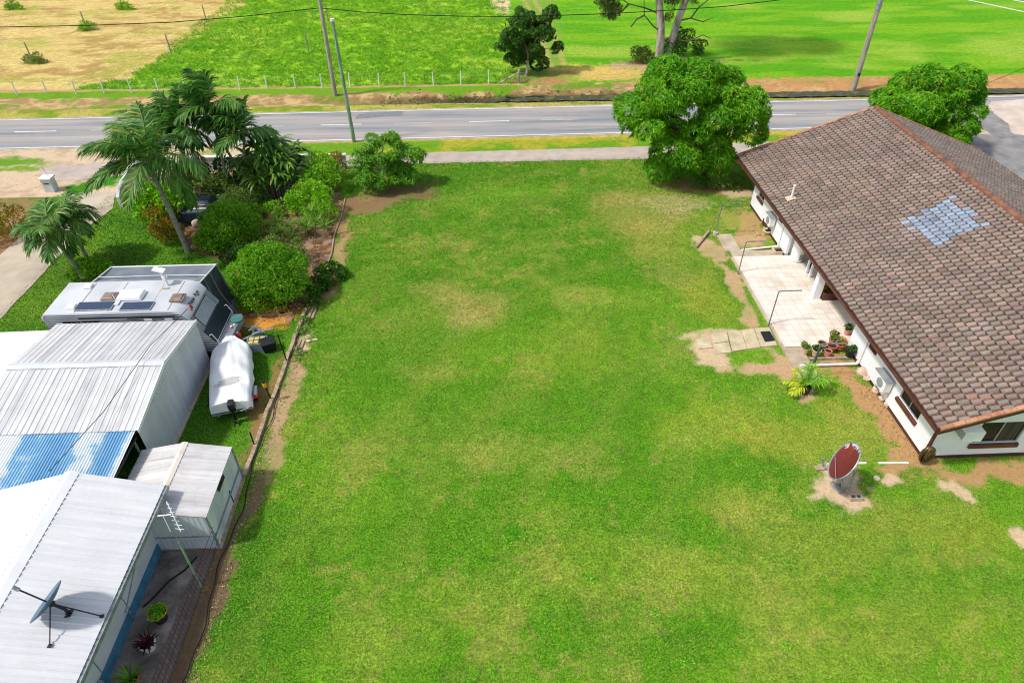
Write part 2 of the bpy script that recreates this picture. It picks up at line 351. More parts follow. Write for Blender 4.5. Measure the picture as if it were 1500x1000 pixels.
    for b in [(-35.2,47.6,4.2,.75,c(96,146,24),.97),(-33.2,46.6,2.2,.35,c(112,150,30),.9),(-26.2,44.2,1.9,1.3,c(60,130,12),1),(-27.3,42.8,1.2,1.0,c(60,126,12),1),(-23.6,43.0,.9,.5,c(100,150,30),.8),(-33.5,41.2,1.3,1.2,c(120,132,52),.7),(-20,48.6,1.4,.5,c(120,150,30),.8)]:
        blob(b[0],b[1],b[2],b[3],b[4],b[5],.35,world=True,g=.9)
    rk=sst(x+1.2*(n2-.5),36.2,37.4)*((y>38)&(y<50)); C=mix(C,c(190,176,158),rk); G=G*(1-rk)
    # drain banks
    bank=(y>=57.9)&(y<62.9)
    B=mix(np.tile(c(160,130,88),(len(x),1)),c(196,168,118),sst(n3+.5*(n5-.5),.4,.65)); B=mix(B,c(104,84,58),sst(n2+.5*(n3-.5)+.3*(n5-.5),.52,.72)*.8)
    B=mix(B,c(104,146,32),sst(n2+.4*(n5-.5)+.3*(n3-.5)+.42*sst(y,60.3,61.6)-.28*sst(x,2,4)+.10*sst(-x,18,30),.60,.78))
    B=mix(B,c(62,56,40),(1-sst(np.abs(y-59.4)+.8*(n5-.5)+.6*(n3-.5),.5,1.1))*sst(x,-16,-1)*.95)
    B=mix(B,c(104,156,20),(1-sst(np.abs(y-61.85+.5*(n3-.5)),.3,.7))*(x<3.6)*.95)
    B=mix(B,c(188,150,116),(1-sst(np.abs(y-62.65),.12,.35))*(x<3.6)*.9)
    B=mix(B,c(190,140,92),(y>60.0)*(x>14)*.8*(1-.5*sst(n3,.5,.7)))
    kb=sst(y+.35*(n3-.5),57.7,58.2); C=np.where(bank[:,None],mix(C,B,kb),C); G=np.where(bank,.35,G)
    # paddocks beyond the fence
    far=y>=62.9; pd=far&(x<3.6)
    P=mix(np.tile(c(82,150,6),(len(x),1)),c(132,184,20),sst(n3+.5*(n2-.5),.42,.66)); P=mix(P,c(152,182,54),sst(n1+.5*(n3-.5),.5,.7)*.6)
    edge=-33.2+2.5*(n2-.5)+.10*(y-64)-3.5*(1-sst(y,63,66.5))
    D=mix(np.tile(c(202,178,112),(len(x),1)),c(168,138,82),sst(fbm(x*.45,y,.8,4,31),.45,.65)); D=mix(D,c(160,160,72),sst(fbm(x*.5,y,.5,3,33)+.25*(n3-.5),.54,.7)*.8); D=mix(D,c(222,198,132),sst(n3,.55,.7)*.5)
    P=mix(P,D,1-sst(x+1.4*(n3-.5)+1.2*(n2-.5),edge-.8,edge+.8))
    C=np.where(pd[:,None],P,C)
    Fd=mix(np.tile(c(82,154,8),(len(x),1)),c(112,166,20),sst(fbm(x*.25,y,.7,4,41),.42,.62)); Fd=mix(Fd,c(150,178,62),sst(fbm(x*.4,y,.22,4,43),.52,.74)*.75)
    Fd=mix(Fd,c(126,152,62),(1-sst(np.abs(x-6.2-.04*(y-66)+.8*(n2-.5)),1.2,3.2))*.7)
    for o in (-.5,.9): Fd=mix(Fd,c(176,160,96),(1-sst(np.abs(x-7.2-o+.0022*(y-64)*(y-84)+.3*(n2-.5)),.1,.45))*sst(n2,.3,.5)*.6)
    C=np.where((far&(x>=3.6))[:,None],Fd,C)
    for b in [(11.4,66.2,4.8,2.3,c(206,176,96),.95),(13.5,64.8,4,1.3,c(196,166,96),.85),(15.5,68.0,2.8,1.5,c(186,150,118),.9),(21.5,68.8,3.4,1.2,c(186,154,130),.9),(7.5,65.6,2.6,1.3,c(150,140,70),.8),(6.2,63.6,2.4,.8,c(176,128,88),.9),(3.6,64.2,1.4,1.2,c(120,104,64),.8),(2.6,93.5,1.3,5.5,c(214,188,156),.95),(34,74,9,2.0,c(132,172,50),.5),(-26,64.0,3.2,.7,c(84,150,14),.9)]:
        blob(b[0],b[1],b[2],b[3],b[4],b[5],.4,world=True)
    yy=(y>62.9)&(y<64.4)&(x>14); C=mix(C,c(190,140,92),yy*(1-sst(y+.8*(n3-.5),62.9,63.8))*.8)
    # heights
    z=-.42*np.exp(-((y-59.4)/1.1)**2)*sst(x,-40,2)+.22*(n2-.5)*bank*sst(y,60,61)+.08*(n5-.5)*bank
    z=z+np.where(pd,.34*(fbm(x,y,.9,4,51)-.45)*sst(x,edge-1,edge+1)*sst(y,62.9,64)*(y<112),0)
    z=z+np.where(pd,.10*(fbm(x,y,1.4,3,52)-.5)*(1-sst(x,edge-1,edge+1))*sst(y,62.9,64)*(y<112),0)
    z=z+np.where((y<46),.06*(n1-.5)*((x>-9)&(x<13)&(y<44)),0)
    vis=(np.abs(x)<62)&(y>3)&(y<113)
    z=np.where(vis,z,0)
    tex=np.stack([np.clip(G,0,1),np.where(pd,1.,0),np.where(far&~pd,1.,0)],1)
    V=np.stack([x,y,z],1)
    ny,nx=sh; ii=np.arange(nx*ny).reshape(sh)
    Q=np.stack([ii[:-1,:-1],ii[:-1,1:],ii[1:,1:],ii[1:,:-1]],-1).reshape(-1,4)
    cx=x[Q].mean(1); cy=y[Q].mean(1)
    reg=np.zeros(len(Q),int)
    reg[(cx>-9.6)&(cx<60)&(cy>4)&(cy<47.6)]=1
    reg[(cx<=-9.6)&(cx>-60)&(cy>4)&(cy<42.2)]=2
    reg[(cx<=-9.6)&(cx>-60)&(cy>=42.2)&(cy<47.6)]=3; reg[(np.abs(cx)<60)&(cy>=47.6)&(cy<57.9)]=3
    reg[(np.abs(cx)<60)&(cy>=57.9)&(cy<62.9)]=4
    reg[(np.abs(cx)<60)&(cy>=62.9)&(cy<113)&(cx<3.6)]=5
    reg[(np.abs(cx)<60)&(cy>=62.9)&(cy<113)&(cx>=3.6)]=6
    reg[inpoly(cx,cy,bed)&(cx<-9.6)]=7
    for i,nm in enumerate(['ground','lawn','yard_grass','road_verge','drain_bank','paddock','mown_field','garden_bed']):
        q=Q[reg==i]; u,inv=np.unique(q,return_inverse=True)
        o=npmesh(nm,V[u],inv.reshape(-1,4),M['ground'],smooth=True,colors={'albedo':C[u],'tex':tex[u]})
        o['kind']='structure'
    return xs,ys,G.reshape(sh),C.reshape(sh+(3,)),z.reshape(sh)
def ground_mat():
    m,nt,b=newmat('grassy_ground')
    P=N(nt,'ShaderNodeNewGeometry').outputs['Position']
    a=N(nt,'ShaderNodeAttribute',attribute_name='albedo'); t=N(nt,'ShaderNodeAttribute',attribute_name='tex')
    sp=N(nt,'ShaderNodeSeparateColor'); nt.links.new(t.outputs['Color'],sp.inputs[0])
    f1=noise_node(nt,10,6,.8,P); f2=noise_node(nt,34,3,.7,P); f3=noise_node(nt,2.3,5,.7,P)
    ds=noise_node(nt,16,4,.8,P)
    # blades: value jitter
    v=ramp(nt,f1.outputs['Fac'],[(.36,(.42,.46,.40)),(.5,(1,1,1)),(.63,(1.75,1.6,1.7))])
    soft=noise_node(nt,6,5,.7,P); vs=ramp(nt,soft.outputs['Fac'],[(.34,(.80,.79,.77)),(.5,(1,1,1)),(.66,(1.14,1.13,1.12))]); bare=mixc(nt,1.0,a.outputs['Color'],vs.outputs[0],'MULTIPLY')
    c=mixc(nt,1.0,a.outputs['Color'],v.outputs[0],'MULTIPLY')
    v2=ramp(nt,f2.outputs['Fac'],[(.36,(.5,.5,.5)),(.5,(1,1,1)),(.65,(1.55,1.55,1.5))])
    c=mixc(nt,1.0,c,v2.outputs[0],'MULTIPLY')
    v3=ramp(nt,f3.outputs['Fac'],[(.34,(.72,.78,.74)),(.5,(1,1,1)),(.66,(1.3,1.2,1.2))])
    c=mixc(nt,1.0,c,v3.outputs[0],'MULTIPLY')
    c=mixc(nt,sp.outputs[0],bare,c)
    # dead straw flecks among the blades
    fl=ramp(nt,ds.outputs['Fac'],[(.50,(0,0,0)),(.64,(1,1,1))])
    k=N(nt,'ShaderNodeMath',operation='MULTIPLY'); nt.links.new(fl.outputs[0],k.inputs[0]); k.inputs[1].default_value=.55
    k2=N(nt,'ShaderNodeMath',operation='MULTIPLY'); nt.links.new(k.outputs[0],k2.inputs[0]); nt.links.new(sp.outputs[0],k2.inputs[1])
    inv=N(nt,'ShaderNodeMath',operation='MULTIPLY_ADD'); nt.links.new(sp.outputs[2],inv.inputs[0]); inv.inputs[1].default_value=-.7; inv.inputs[2].default_value=1
    k3=N(nt,'ShaderNodeMath',operation='MULTIPLY'); nt.links.new(k2.outputs[0],k3.inputs[0]); nt.links.new(inv.outputs[0],k3.inputs[1])
    c=mixc(nt,k3.outputs[0],c,S(178,168,84))
    nt.links.new(c,b.inputs['Base Color']); b.inputs['Roughness'].default_value=.95; b.inputs['Specular IOR Level'].default_value=.12
    hs=N(nt,'ShaderNodeMath',operation='ADD'); nt.links.new(f1.outputs['Fac'],hs.inputs[0]); nt.links.new(f2.outputs['Fac'],hs.inputs[1])
    bp=N(nt,'ShaderNodeBump'); bp.inputs['Strength'].default_value=.55; bp.inputs['Distance'].default_value=.05
    nt.links.new(hs.outputs[0],bp.inputs['Height']); nt.links.new(bp.outputs[0],b.inputs['Normal'])
    return m
M['ground']=ground_mat()
GX,GY,GG,GC,GZ=build_ground()
# ------------------------------------------------------------------ flat sheets
def densify(poly,step=.35,jit=.0,seed=0):
    r=random.Random(seed); out=[]
    for i in range(len(poly)):
        a=Vector(poly[i][:2]); b=Vector(poly[(i+1)%len(poly)][:2]); d=(b-a).length; n=max(1,int(d/step)) if jit else 1
        nrm=Vector((-(b-a).y,(b-a).x)).normalized() if d>0 else Vector((0,0))
        for j in range(n):
            o=(math.sin(j*.9+seed)*.4+r.uniform(-1,1))*jit if 0<j else 0
            p=a.lerp(b,j/n)+nrm*o; out.append((p.x,p.y))
    return out
def sheet(name,poly,z,mat,jit=0,thick=.06,parent=None,kind='structure',seed=0,step=.35):
    p=densify(poly,step,jit,seed); mb=MB(); mb.extr([(a,b,z-thick) for a,b in p],(0,0,thick))
    o=mb.build(name,mat,parent)
    if not parent: o['kind']=kind
    return o
def asphalt_mat():
    m,nt,b=newmat('bitumen_road'); P=N(nt,'ShaderNodeNewGeometry').outputs['Position']
    mp=N(nt,'ShaderNodeMapping'); mp.inputs['Scale'].default_value=(.06,1,1); mp.inputs['Rotation'].default_value=(0,0,-.02); nt.links.new(P,mp.inputs['Vector'])
    long=noise_node(nt,.9,4,.6,mp.outputs[0]); fine=noise_node(nt,40,3,.8,P); pat=noise_node(nt,.35,4,.6,P)
    c=ramp(nt,long.outputs['Fac'],[(.36,S(124,130,134)),(.5,S(150,149,148)),(.62,S(172,163,156))]).outputs[0]
    c=mixc(nt,ramp(nt,pat.outputs['Fac'],[(.5,(0,0,0)),(.68,(.55,.55,.55))]).outputs[0],c,S(166,152,146))
    v=ramp(nt,fine.outputs['Fac'],[(.3,(.82,.82,.82)),(.7,(1.15,1.15,1.15))]); c=mixc(nt,1.0,c,v.outputs[0],'MULTIPLY')
    nt.links.new(c,b.inputs['Base Color']); b.inputs['Roughness'].default_value=.9; b.inputs['Specular IOR Level'].default_value=.25
    return m
M['asphalt']=asphalt_mat()
M['patchasph']=pm('dark_road_patch',S(112,116,122),S(128,130,134),3,.9)
M['path']=pm('footpath_bitumen',S(190,174,160),S(166,152,142),.8,.92,.2,30)
M['roughasph']=pm('rough_grey_bitumen',S(150,146,144),S(118,116,116),.9,.92,.3,20)
M['palec']=pm('pale_gravel_seal',S(212,196,182),S(188,170,156),.6,.92,.2,14)
M['drive']=pm('concrete_driveway',S(196,182,160),S(170,156,138),.5,.9,.2,20,detail=7)
M['paint']=pm('road_line_paint',S(232,232,230),S(200,200,198),5,.7)
M['oldpaint']=pm('worn_line_paint',S(196,192,190),S(166,160,158),4,.8)
yn=lambda x:50.32+.019*x; yf=lambda x:56.62+.020*x
road=sheet('road',[(-140,yn(-140)),(140,yn(140)),(140,yf(140)),(-140,yf(-140))],.03,M['asphalt'],.05,.08,step=.5)
sheet('road_shoulder',[(-140,yn(-140)-.16),(140,yn(140)-.16),(140,yf(140)+.18),(-140,yf(-140)+.18)],.018,M['concrete'],.07,.07,step=.45,seed=3)
def strip(x0,x1,fy,w,z=.036):
    n=max(1,int((x1-x0)/4)); mb=MB()
    for i in range(n):
        a=x0+(x1-x0)*i/n; b=x0+(x1-x0)*(i+1)/n
        mb.add([(a,fy(a)-w/2,z),(b,fy(b)-w/2,z),(b,fy(b)+w/2,z),(a,fy(a)+w/2,z)],[(0,1,2,3)])
    return mb
strip(-90,90,lambda x:yn(x)+.18,.14).build('edge_line',M['paint'],road)
strip(-90,90,lambda x:yf(x)-.18,.13).build('edge_line',M['paint'],road)
cl=lambda x:53.58+.0145*x
for k in range(-4,6): strip(-13.05+12*k,-9.8+12*k,cl,.14).build('lane_dash',M['paint'],road)
for k in range(-3,5): strip(-7.2+12*k,-4.0+12*k,cl,.12,.0345).build('worn_lane_dash',M['oldpaint'],road)
mb=MB(); a=[at(*p)[:2] for p in ((525,168),(592,163),(588,170),(520,175))]
mb.add([(p[0],p[1],.034) for p in a],[(0,1,2,3)]); mb.build('tar_patch',M['patchasph'],road)
sheet('footpath',[(-14.5,45.25),(-4.4,45.72),(12.6,45.78),(24,46.2),(36.5,46.6),(36.5,48.9),(22.3,48.5),(13.1,48.0),(-4.4,47.6),(-14.5,47.2)],.028,M['path'],.05,.08,seed=2)
sheet('crossing_path',[at(*p)[:2] for p in ((60,268),(140,262),(260,247),(330,240),(330,226),(250,232),(150,238),(60,246))],.024,M['path'],.1,.08,seed=5)
sheet('driveway',[at(*p)[:2] for p in ((-60,500),(0,468),(60,404),(120,340),(165,306),(170,282),(104,284),(60,322),(0,374),(-60,420))],.03,M['drive'],.03,.1,seed=4)
sheet('bitumen_apron',[(36.6,36),(60,36),(60,48.6),(48,49.2),(38,49.2),(36.6,47)],.026,M['roughasph'],.08,.08,seed=6)
sheet('side_road',[at(*p)[:2] for p in ((1438,168),(1452,149),(1530,144),(1560,190),(1520,204),(1482,196),(1470,184))],.04,M['palec'],.06,.08,seed=7)
sheet('worn_seal',[at(*p)[:2] for p in ((1425,172),(1450,162),(1478,184),(1486,200),(1466,203),(1440,190))],.044,M['roughasph'],.1,.06,seed=8)
def water_mat():
    m,nt,b=newmat('drain_water'); P=N(nt,'ShaderNodeNewGeometry').outputs['Position']
    n=noise_node(nt,1.1,6,.7,P)
    r=ramp(nt,n.outputs['Fac'],[(.40,S(38,40,34)),(.45,S(52,58,30)),(.54,S(70,74,40)),(.66,S(112,106,66))]); nt.links.new(r.outputs[0],b.inputs['Base Color'])
    rr=ramp(nt,n.outputs['Fac'],[(.42,(.04,.04,.04)),(.46,(.85,.85,.85))]); nt.links.new(rr.outputs[0],b.inputs['Roughness'])
    return m
sheet('drain_water',[(0,58.75),(15,58.75),(70,58.9),(70,60.1),(15,60.1),(1,59.9)],-.20,water_mat(),.1,.02,seed=9)
# ------------------------------------------------------------------ patio, walks, courtyard
def tile_mat(name,c1,c2,grout,w,h,off=0,vary=.5,rough=.6,mort=.02,rz=0):
    m,nt,b=newmat(name); P=N(nt,'ShaderNodeNewGeometry').outputs['Position']
    mp=N(nt,'ShaderNodeMapping'); mp.inputs['Rotation'].default_value=(0,0,rz); nt.links.new(P,mp.inputs['Vector'])
    br=N(nt,'ShaderNodeTexBrick'); br.offset=off; nt.links.new(mp.outputs[0],br.inputs['Vector'])
    br.inputs['Color1'].default_value=(*c1,1); br.inputs['Color2'].default_value=(*c2,1); br.inputs['Mortar'].default_value=(*grout,1)
    br.inputs['Scale'].default_value=1; br.inputs['Mortar Size'].default_value=mort; br.inputs['Brick Width'].default_value=w; br.inputs['Row Height'].default_value=h
    n=noise_node(nt,.8,5,.65,P); v=ramp(nt,n.outputs['Fac'],[(.3,(.78,.77,.75)),(.65,(1.05,1.05,1.05))])
    c=mixc(nt,1.0,br.outputs[0],v.outputs[0],'MULTIPLY'); nt.links.new(c,b.inputs['Base Color']); b.inputs['Roughness'].default_value=rough
    return m
M['patio']=tile_mat('patio_tiles',S(240,230,218),S(230,216,202),S(206,190,176),.42,.42,mort=.012)
sheet('patio',[(14.2,23.95),(19.7,23.95),(19.7,32.05),(14.2,32.05)],.14,M['patio'],0,.2)
mb=MB(); mb.bb(14.06,14.195,21.6,32.05,-.05,.11); mb.build('patio_edge',M['concrete'])['kind']='structure'
mb=MB(); mb.bb(14.2,15.0,21.7,23.94,-.05,.10); mb.build('concrete_walk',M['concrete'])['kind']='structure'
mb=MB(); mb.bb(14.2,17.1,32.06,32.75,-.05,.09); mb.bb(13.95,14.85,32.76,34.7,-.05,.08); mb.build('concrete_walk',M['concrete'])['kind']='structure'
def courtyard_mat():
    m,nt,b=newmat('stained_courtyard'); P=N(nt,'ShaderNodeNewGeometry').outputs['Position']
    n=noise_node(nt,1.0,6,.65,P); f=noise_node(nt,30,3,.7,P)
    r=ramp(nt,n.outputs['Fac'],[(.34,S(84,78,76)),(.5,S(128,118,112)),(.66,S(170,156,146))]); v=ramp(nt,f.outputs['Fac'],[(.3,(.82,.82,.82)),(.7,(1.12,1.12,1.12))])
    nt.links.new(mixc(nt,1.0,r.outputs[0],v.outputs[0],'MULTIPLY'),b.inputs['Base Color']); b.inputs['Roughness'].default_value=.85
    return m
sheet('courtyard',[(-11.75,4),(-10.5,4),(-10.28,14.0),(-11.75,14.0)],.05,courtyard_mat(),0,.1)
sheet('paver_strip',[(-10.495,4),(-9.86,4),(-9.80,14.0),(-10.275,14.0)],.046,tile_mat('brick_pavers',S(134,114,104),S(116,98,90),S(92,84,80),.22,.11,.5,rough=.9,mort=.012,rz=.78),0,.1)
# ------------------------------------------------------------------ walls with real openings
def holed_wall(mb,O,U,L,Ht,holes,th,inward):
    """wall face from O along U (length L) up to Ht; holes=[(u0,u1,z0,z1)]; th thickness along inward"""
    O=Vector(O);U=Vector(U);I=Vector(inward);Z=Vector((0,0,1))
    us=sorted({0,L,*[h[0] for h in holes],*[h[1] for h in holes]}); zs=sorted({0,Ht,*[h[2] for h in holes],*[h[3] for h in holes]})
    P=lambda u,z,d:O+U*u+Z*z+I*(th*d)
    solid=lambda u,z:not any(h[0]<u<h[1] and h[2]<z<h[3] for h in holes)
    for a,b in zip(us,us[1:]):
        for c,d in zip(zs,zs[1:]):
            if solid((a+b)/2,(c+d)/2):
                mb.add([P(a,c,0),P(b,c,0),P(b,d,0),P(a,d,0)],[(0,1,2,3)]); mb.add([P(a,c,1),P(b,c,1),P(b,d,1),P(a,d,1)],[(3,2,1,0)])
    for h in list(holes)+[(0,L,0,Ht)]:
        u0,u1,z0,z1=h
        for a,b in (((u0,z0),(u1,z0)),((u1,z0),(u1,z1)),((u1,z1),(u0,z1)),((u0,z1),(u0,z0))):
            mb.add([P(*a,0),P(*b,0),P(*b,1),P(*a,1)],[(0,1,2,3)])
    return mb
# ------------------------------------------------------------------ BRICK HOUSE WITH TILED ROOF
HX,HY0,HY1=17.2,16.95,38.3
EX,RX,EX2=16.5,24.6,32.7; EZ,RZ=2.5,5.5; RY0,RY1=16.2,40.45; SL=(RZ-EZ)/(RX-EX); SLEN=math.hypot(RZ-EZ,RX-EX)
hs=thing('tiled_roof_house','long white house with brown tiled gable roof and open tiled patio','house',(24.6,28,0))
mb=MB()
win_near=(18.05-HY0,19.5-HY0,.98,2.0); win_far=(36.55-32.15,37.45-32.15,1.18,2.05)
holed_wall(mb,(HX,HY0,0),(0,1,0),6.95,2.6,[win_near],.16,(1,0,0))
holed_wall(mb,(HX,32.15,0),(0,1,0),HY1-32.15,2.6,[win_far],.16,(1,0,0))
holed_wall(mb,(HX+.162,23.74,0),(1,0,0),2.24,2.6,[],.16,(0,-1,0)); holed_wall(mb,(HX+.162,32.31,0),(1,0,0),2.24,2.6,[],.16,(0,1,0))
holed_wall(mb,(19.62,23.91,0),(0,1,0),8.22,2.6,[(1.0,3.2,.2,2.25),(4.6,6.2,.9,2.1)],.16,(1,0,0))
gw=(18.86-HX,20.72-HX,.82,1.98)
holed_wall(mb,(HX+.162,HY0,0),(1,0,0),14.6,2.46,[(gw[0]-.162,gw[1]-.162,gw[2],gw[3]),(6,7.8,.9,2.0)],.16,(0,1,0))
mb.extr([(HX+.162,HY0,2.461),(31.96,HY0,2.461),(31.96,HY0,2.55),(RX,HY0,RZ-.32),(HX+.162,HY0,2.55)],(0,.16,0))
mb.extr([(HX+.162,HY1-.16,0),(31.96,HY1-.16,0),(31.96,HY1-.16,2.55),(RX,HY1-.16,RZ-.32),(HX+.162,HY1-.16,2.55)],(0,.158,0))
mb.bb(31.8,31.96,HY0+.17,HY1-.17,0,2.5)
wall=mb.build('wall',M['white'],hs)
for q in ((HX-.012,HX-.001,HY0-.012,23.9,0,.16),(HX-.012,HX-.001,32.16,HY1,0,.16),(HX+.0,31.97,HY0-.012,HY0-.001,0,.17)):
    mb=MB(); mb.bb(*q); mb.build('plinth',M['plinth'],wall)
mb=MB(); mb.bb(HX-.03,HX+.06,HY0-.03,HY0-.013,.171,2.5); mb.bb(HX-.03,HX-.013,HY0-.0125,HY0+.07,.171,2.5); mb.build('corner_trim',M['brown'],wall)
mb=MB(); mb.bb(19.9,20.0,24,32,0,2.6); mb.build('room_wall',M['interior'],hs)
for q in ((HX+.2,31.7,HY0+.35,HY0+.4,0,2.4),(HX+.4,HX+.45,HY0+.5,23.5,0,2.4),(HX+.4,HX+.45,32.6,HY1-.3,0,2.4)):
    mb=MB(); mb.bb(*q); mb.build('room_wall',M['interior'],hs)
M['curtain']=pm('brown_striped_curtain',S(92,84,66),S(34,32,28),5,.8,stretch=(4,4,.02),lo=.45,hi=.55)
def window(parent,O,U,W,Z0,Z1,outw,sill=.22,curtain=False,mull=(.5,)):
    O=Vector(O);U=Vector(U);n=Vector(outw); Z=Vector((0,0,1))
    def bar(a,b,z0,z1,d0,d1,mb):
        p=[O+U*a+n*d0,O+U*b+n*d0,O+U*b+n*d1,O+U*a+n*d1]; mb.extr([(q.x,q.y,z0) for q in p],(0,0,z1-z0))
    mb=MB(); t=.045
    bar(0,W,Z0,Z0+t,-.1,-.03,mb); bar(0,W,Z1-t,Z1,-.1,-.03,mb); bar(0,t,Z0+t,Z1-t,-.1,-.03,mb); bar(W-t,W,Z0+t,Z1-t,-.1,-.03,mb)
    for q in mull: bar(W*q-.022,W*q+.022,Z0+t,Z1-t,-.098,-.032,mb)
    f=mb.build('window',M['alu'],parent)
    mb=MB(); bar(t,W-t,Z0+t,Z1-t,-.075,-.068,mb); mb.build('pane',M['glass'],f)
    if curtain:
        mb=MB(); bar(W*.5+.03,W-t,Z0+t,Z1-t,-.066,-.060,mb); mb.build('curtain',M['curtain'],f)
    if sill:
        mb=MB(); a=-.06; p=[O+U*a-n*.02+Z*(Z0+.0),O+U*a+n*.10+Z*(Z0-.05),O+U*a+n*.10+Z*(Z0-.05-sill*.55),O+U*a+n*.002+Z*(Z0-.05-sill*.55)]
        mb.extr(p,U*(W+.12)); mb.build('sill',M['brown'],f)
    return f
window(hs,(HX,HY0+win_near[0],0),(0,1,0),1.45,win_near[2],win_near[3],(-1,0,0))
window(hs,(HX,32.15+win_far[0],0),(0,1,0),.9,win_far[2],win_far[3],(-1,0,0))
window(hs,(HX+gw[0],HY0,0),(1,0,0),gw[1]-gw[0],gw[2],gw[3],(0,-1,0),.3,True)
window(hs,(HX+.162+6,HY0,0),(1,0,0),1.8,.9,2.0,(0,-1,0),.3)
# roof tiles: each tile is a rolled pan lapped over the course below, every second course half a tile along
def tile_slope(side):
    g=SLEN/23.0; w=.305; ncol=int(round((RY1-RY0)/w)); w=(RY1-RY0)/ncol
    V=[];Fc=[];Cc=[]; K=8
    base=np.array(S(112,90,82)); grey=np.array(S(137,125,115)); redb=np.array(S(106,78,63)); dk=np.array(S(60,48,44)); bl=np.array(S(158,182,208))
    pp=[]
    for u,v in ((1322,325),(1393,291),(1446,326),(1373,361)):
        d=ray(u,v); k_=(EZ-SL*EX-H)/(d[2]-SL*d[0]); pp.append((d[0]*k_,d[1]*k_))
    prnd=np.random.default_rng(3 if side<0 else 4)
    us=np.linspace(0,1,K+1); prof=.020*np.sin(us*2*PI*1.0+3.4)
    for i in range(23):
        off=.5*(i%2)+float(prnd.normal(0,.06))
        for j in range(-1,ncol+1):
            y0=RY0+(j+off)*w; y1=y0+w
            if y1<=RY0+.02 or y0>=RY1-.02: continue
            tone=prnd.normal(0,1); jt=prnd.normal(0,.012); s0,s1=i*g-.02+jt,(i+1)*g+.05
            xc=EX+(i+.5)*g*math.cos(math.atan(SL)); yc=(y0+y1)/2
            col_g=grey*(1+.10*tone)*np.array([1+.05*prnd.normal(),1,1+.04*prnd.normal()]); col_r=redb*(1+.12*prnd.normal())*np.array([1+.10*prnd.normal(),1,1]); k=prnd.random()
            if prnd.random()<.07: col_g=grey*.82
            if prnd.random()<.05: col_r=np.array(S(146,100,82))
            patch=side<0 and bool(inpoly(np.array([xc+prnd.normal(0,.08)]),np.array([yc+prnd.normal(0,.06)]),pp)[0]); pk=prnd.uniform(.6,.95)
            b=len(V)
            for q,(sv,lift) in enumerate(((s0,.0),(s0,.05),(s0+.06,.052),(s1,.012))):
                for t in range(K+1):
                    y=min(max(y0+(y1-y0)*us[t],RY0),RY1)
                    x=sv*math.cos(math.atan(SL)); z=sv*math.sin(math.atan(SL))
                    hgt=lift+(prof[t] if q else prof[t]*.3-.02)
                    px=EX+x-hgt*math.sin(math.atan(SL)); pz=EZ+z+hgt*math.cos(math.atan(SL))
                    if side>0: px=2*RX-px
                    V.append((px,y,pz))
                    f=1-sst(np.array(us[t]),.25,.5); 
                    c=col_g*(1-f)+col_r*f  # grey crown: weathering plus the roll's lit half painted into the colour
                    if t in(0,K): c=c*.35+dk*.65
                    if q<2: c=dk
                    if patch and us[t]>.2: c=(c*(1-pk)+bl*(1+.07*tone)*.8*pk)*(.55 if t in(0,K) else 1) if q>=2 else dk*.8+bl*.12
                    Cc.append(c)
            for q in range(3):
                for t in range(K):
                    a=b+q*(K+1)+t; Fc.append((a,a+1,a+K+2,a+K+1))
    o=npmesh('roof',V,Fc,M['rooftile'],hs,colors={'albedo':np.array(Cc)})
    return o
m,nt,b=newmat('concrete_roof_tile'); a=N(nt,'ShaderNodeAttribute',attribute_name='albedo'); P=N(nt,'ShaderNodeNewGeometry').outputs['Position']
n1=noise_node(nt,14,5,.7,P); n2=noise_node(nt,.7,5,.65,P)
v=ramp(nt,n1.outputs['Fac'],[(.3,(.74,.74,.74)),(.7,(1.25,1.24,1.22))]); v2=ramp(nt,n2.outputs['Fac'],[(.35,(.80,.78,.78)),(.65,(1.12,1.12,1.12))])
c=mixc(nt,1.0,a.outputs['Color'],v.outputs[0],'MULTIPLY'); c=mixc(nt,1.0,c,v2.outputs[0],'MULTIPLY')
nt.links.new(c,b.inputs['Base Color']); b.inputs['Roughness'].default_value=.72; b.inputs['Specular IOR Level'].default_value=.35
M['rooftile']=m
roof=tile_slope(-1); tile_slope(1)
sn,cs=math.sin(math.atan(SL)),math.cos(math.atan(SL))
def rp(x,y,h=0):  # point on the west slope raised by h along its normal
    return (x-h*sn,y,EZ+(x-EX)*SL+h*cs)
mb=MB()   # soffit and sarking under the tiles
mb.extr([(EX+.02,RY0+.06,EZ-.03),(RX,RY0+.06,RZ-.03),(EX2-.02,RY0+.06,EZ-.03),(EX2-.02,RY0+.06,EZ-.14),(RX,RY0+.06,RZ-.16),(EX+.02,RY0+.06,EZ-.14)],(0,RY1-RY0-.12,0))
mb.build('soffit',M['white'],hs)
for sgn in(0,1):
    for x0,x1 in ((EX,RX),(RX,EX2)):
        mb=MB()
        z0=EZ if x0==EX else RZ; z1=RZ if x1==RX else EZ
        y=RY0 if sgn==0 else RY1
        ya,yb=(y-.02,y+.035) if sgn==0 else (y-.035,y+.02)
        mb.extr([(x0,ya,z0-.26),(x1,ya,z1-.26),(x1,ya,z1-.01),(x0,ya,z0-.01)],(0,yb-ya,0))
        mb.build('bargeboard',M['brown'],hs)
mb=MB()
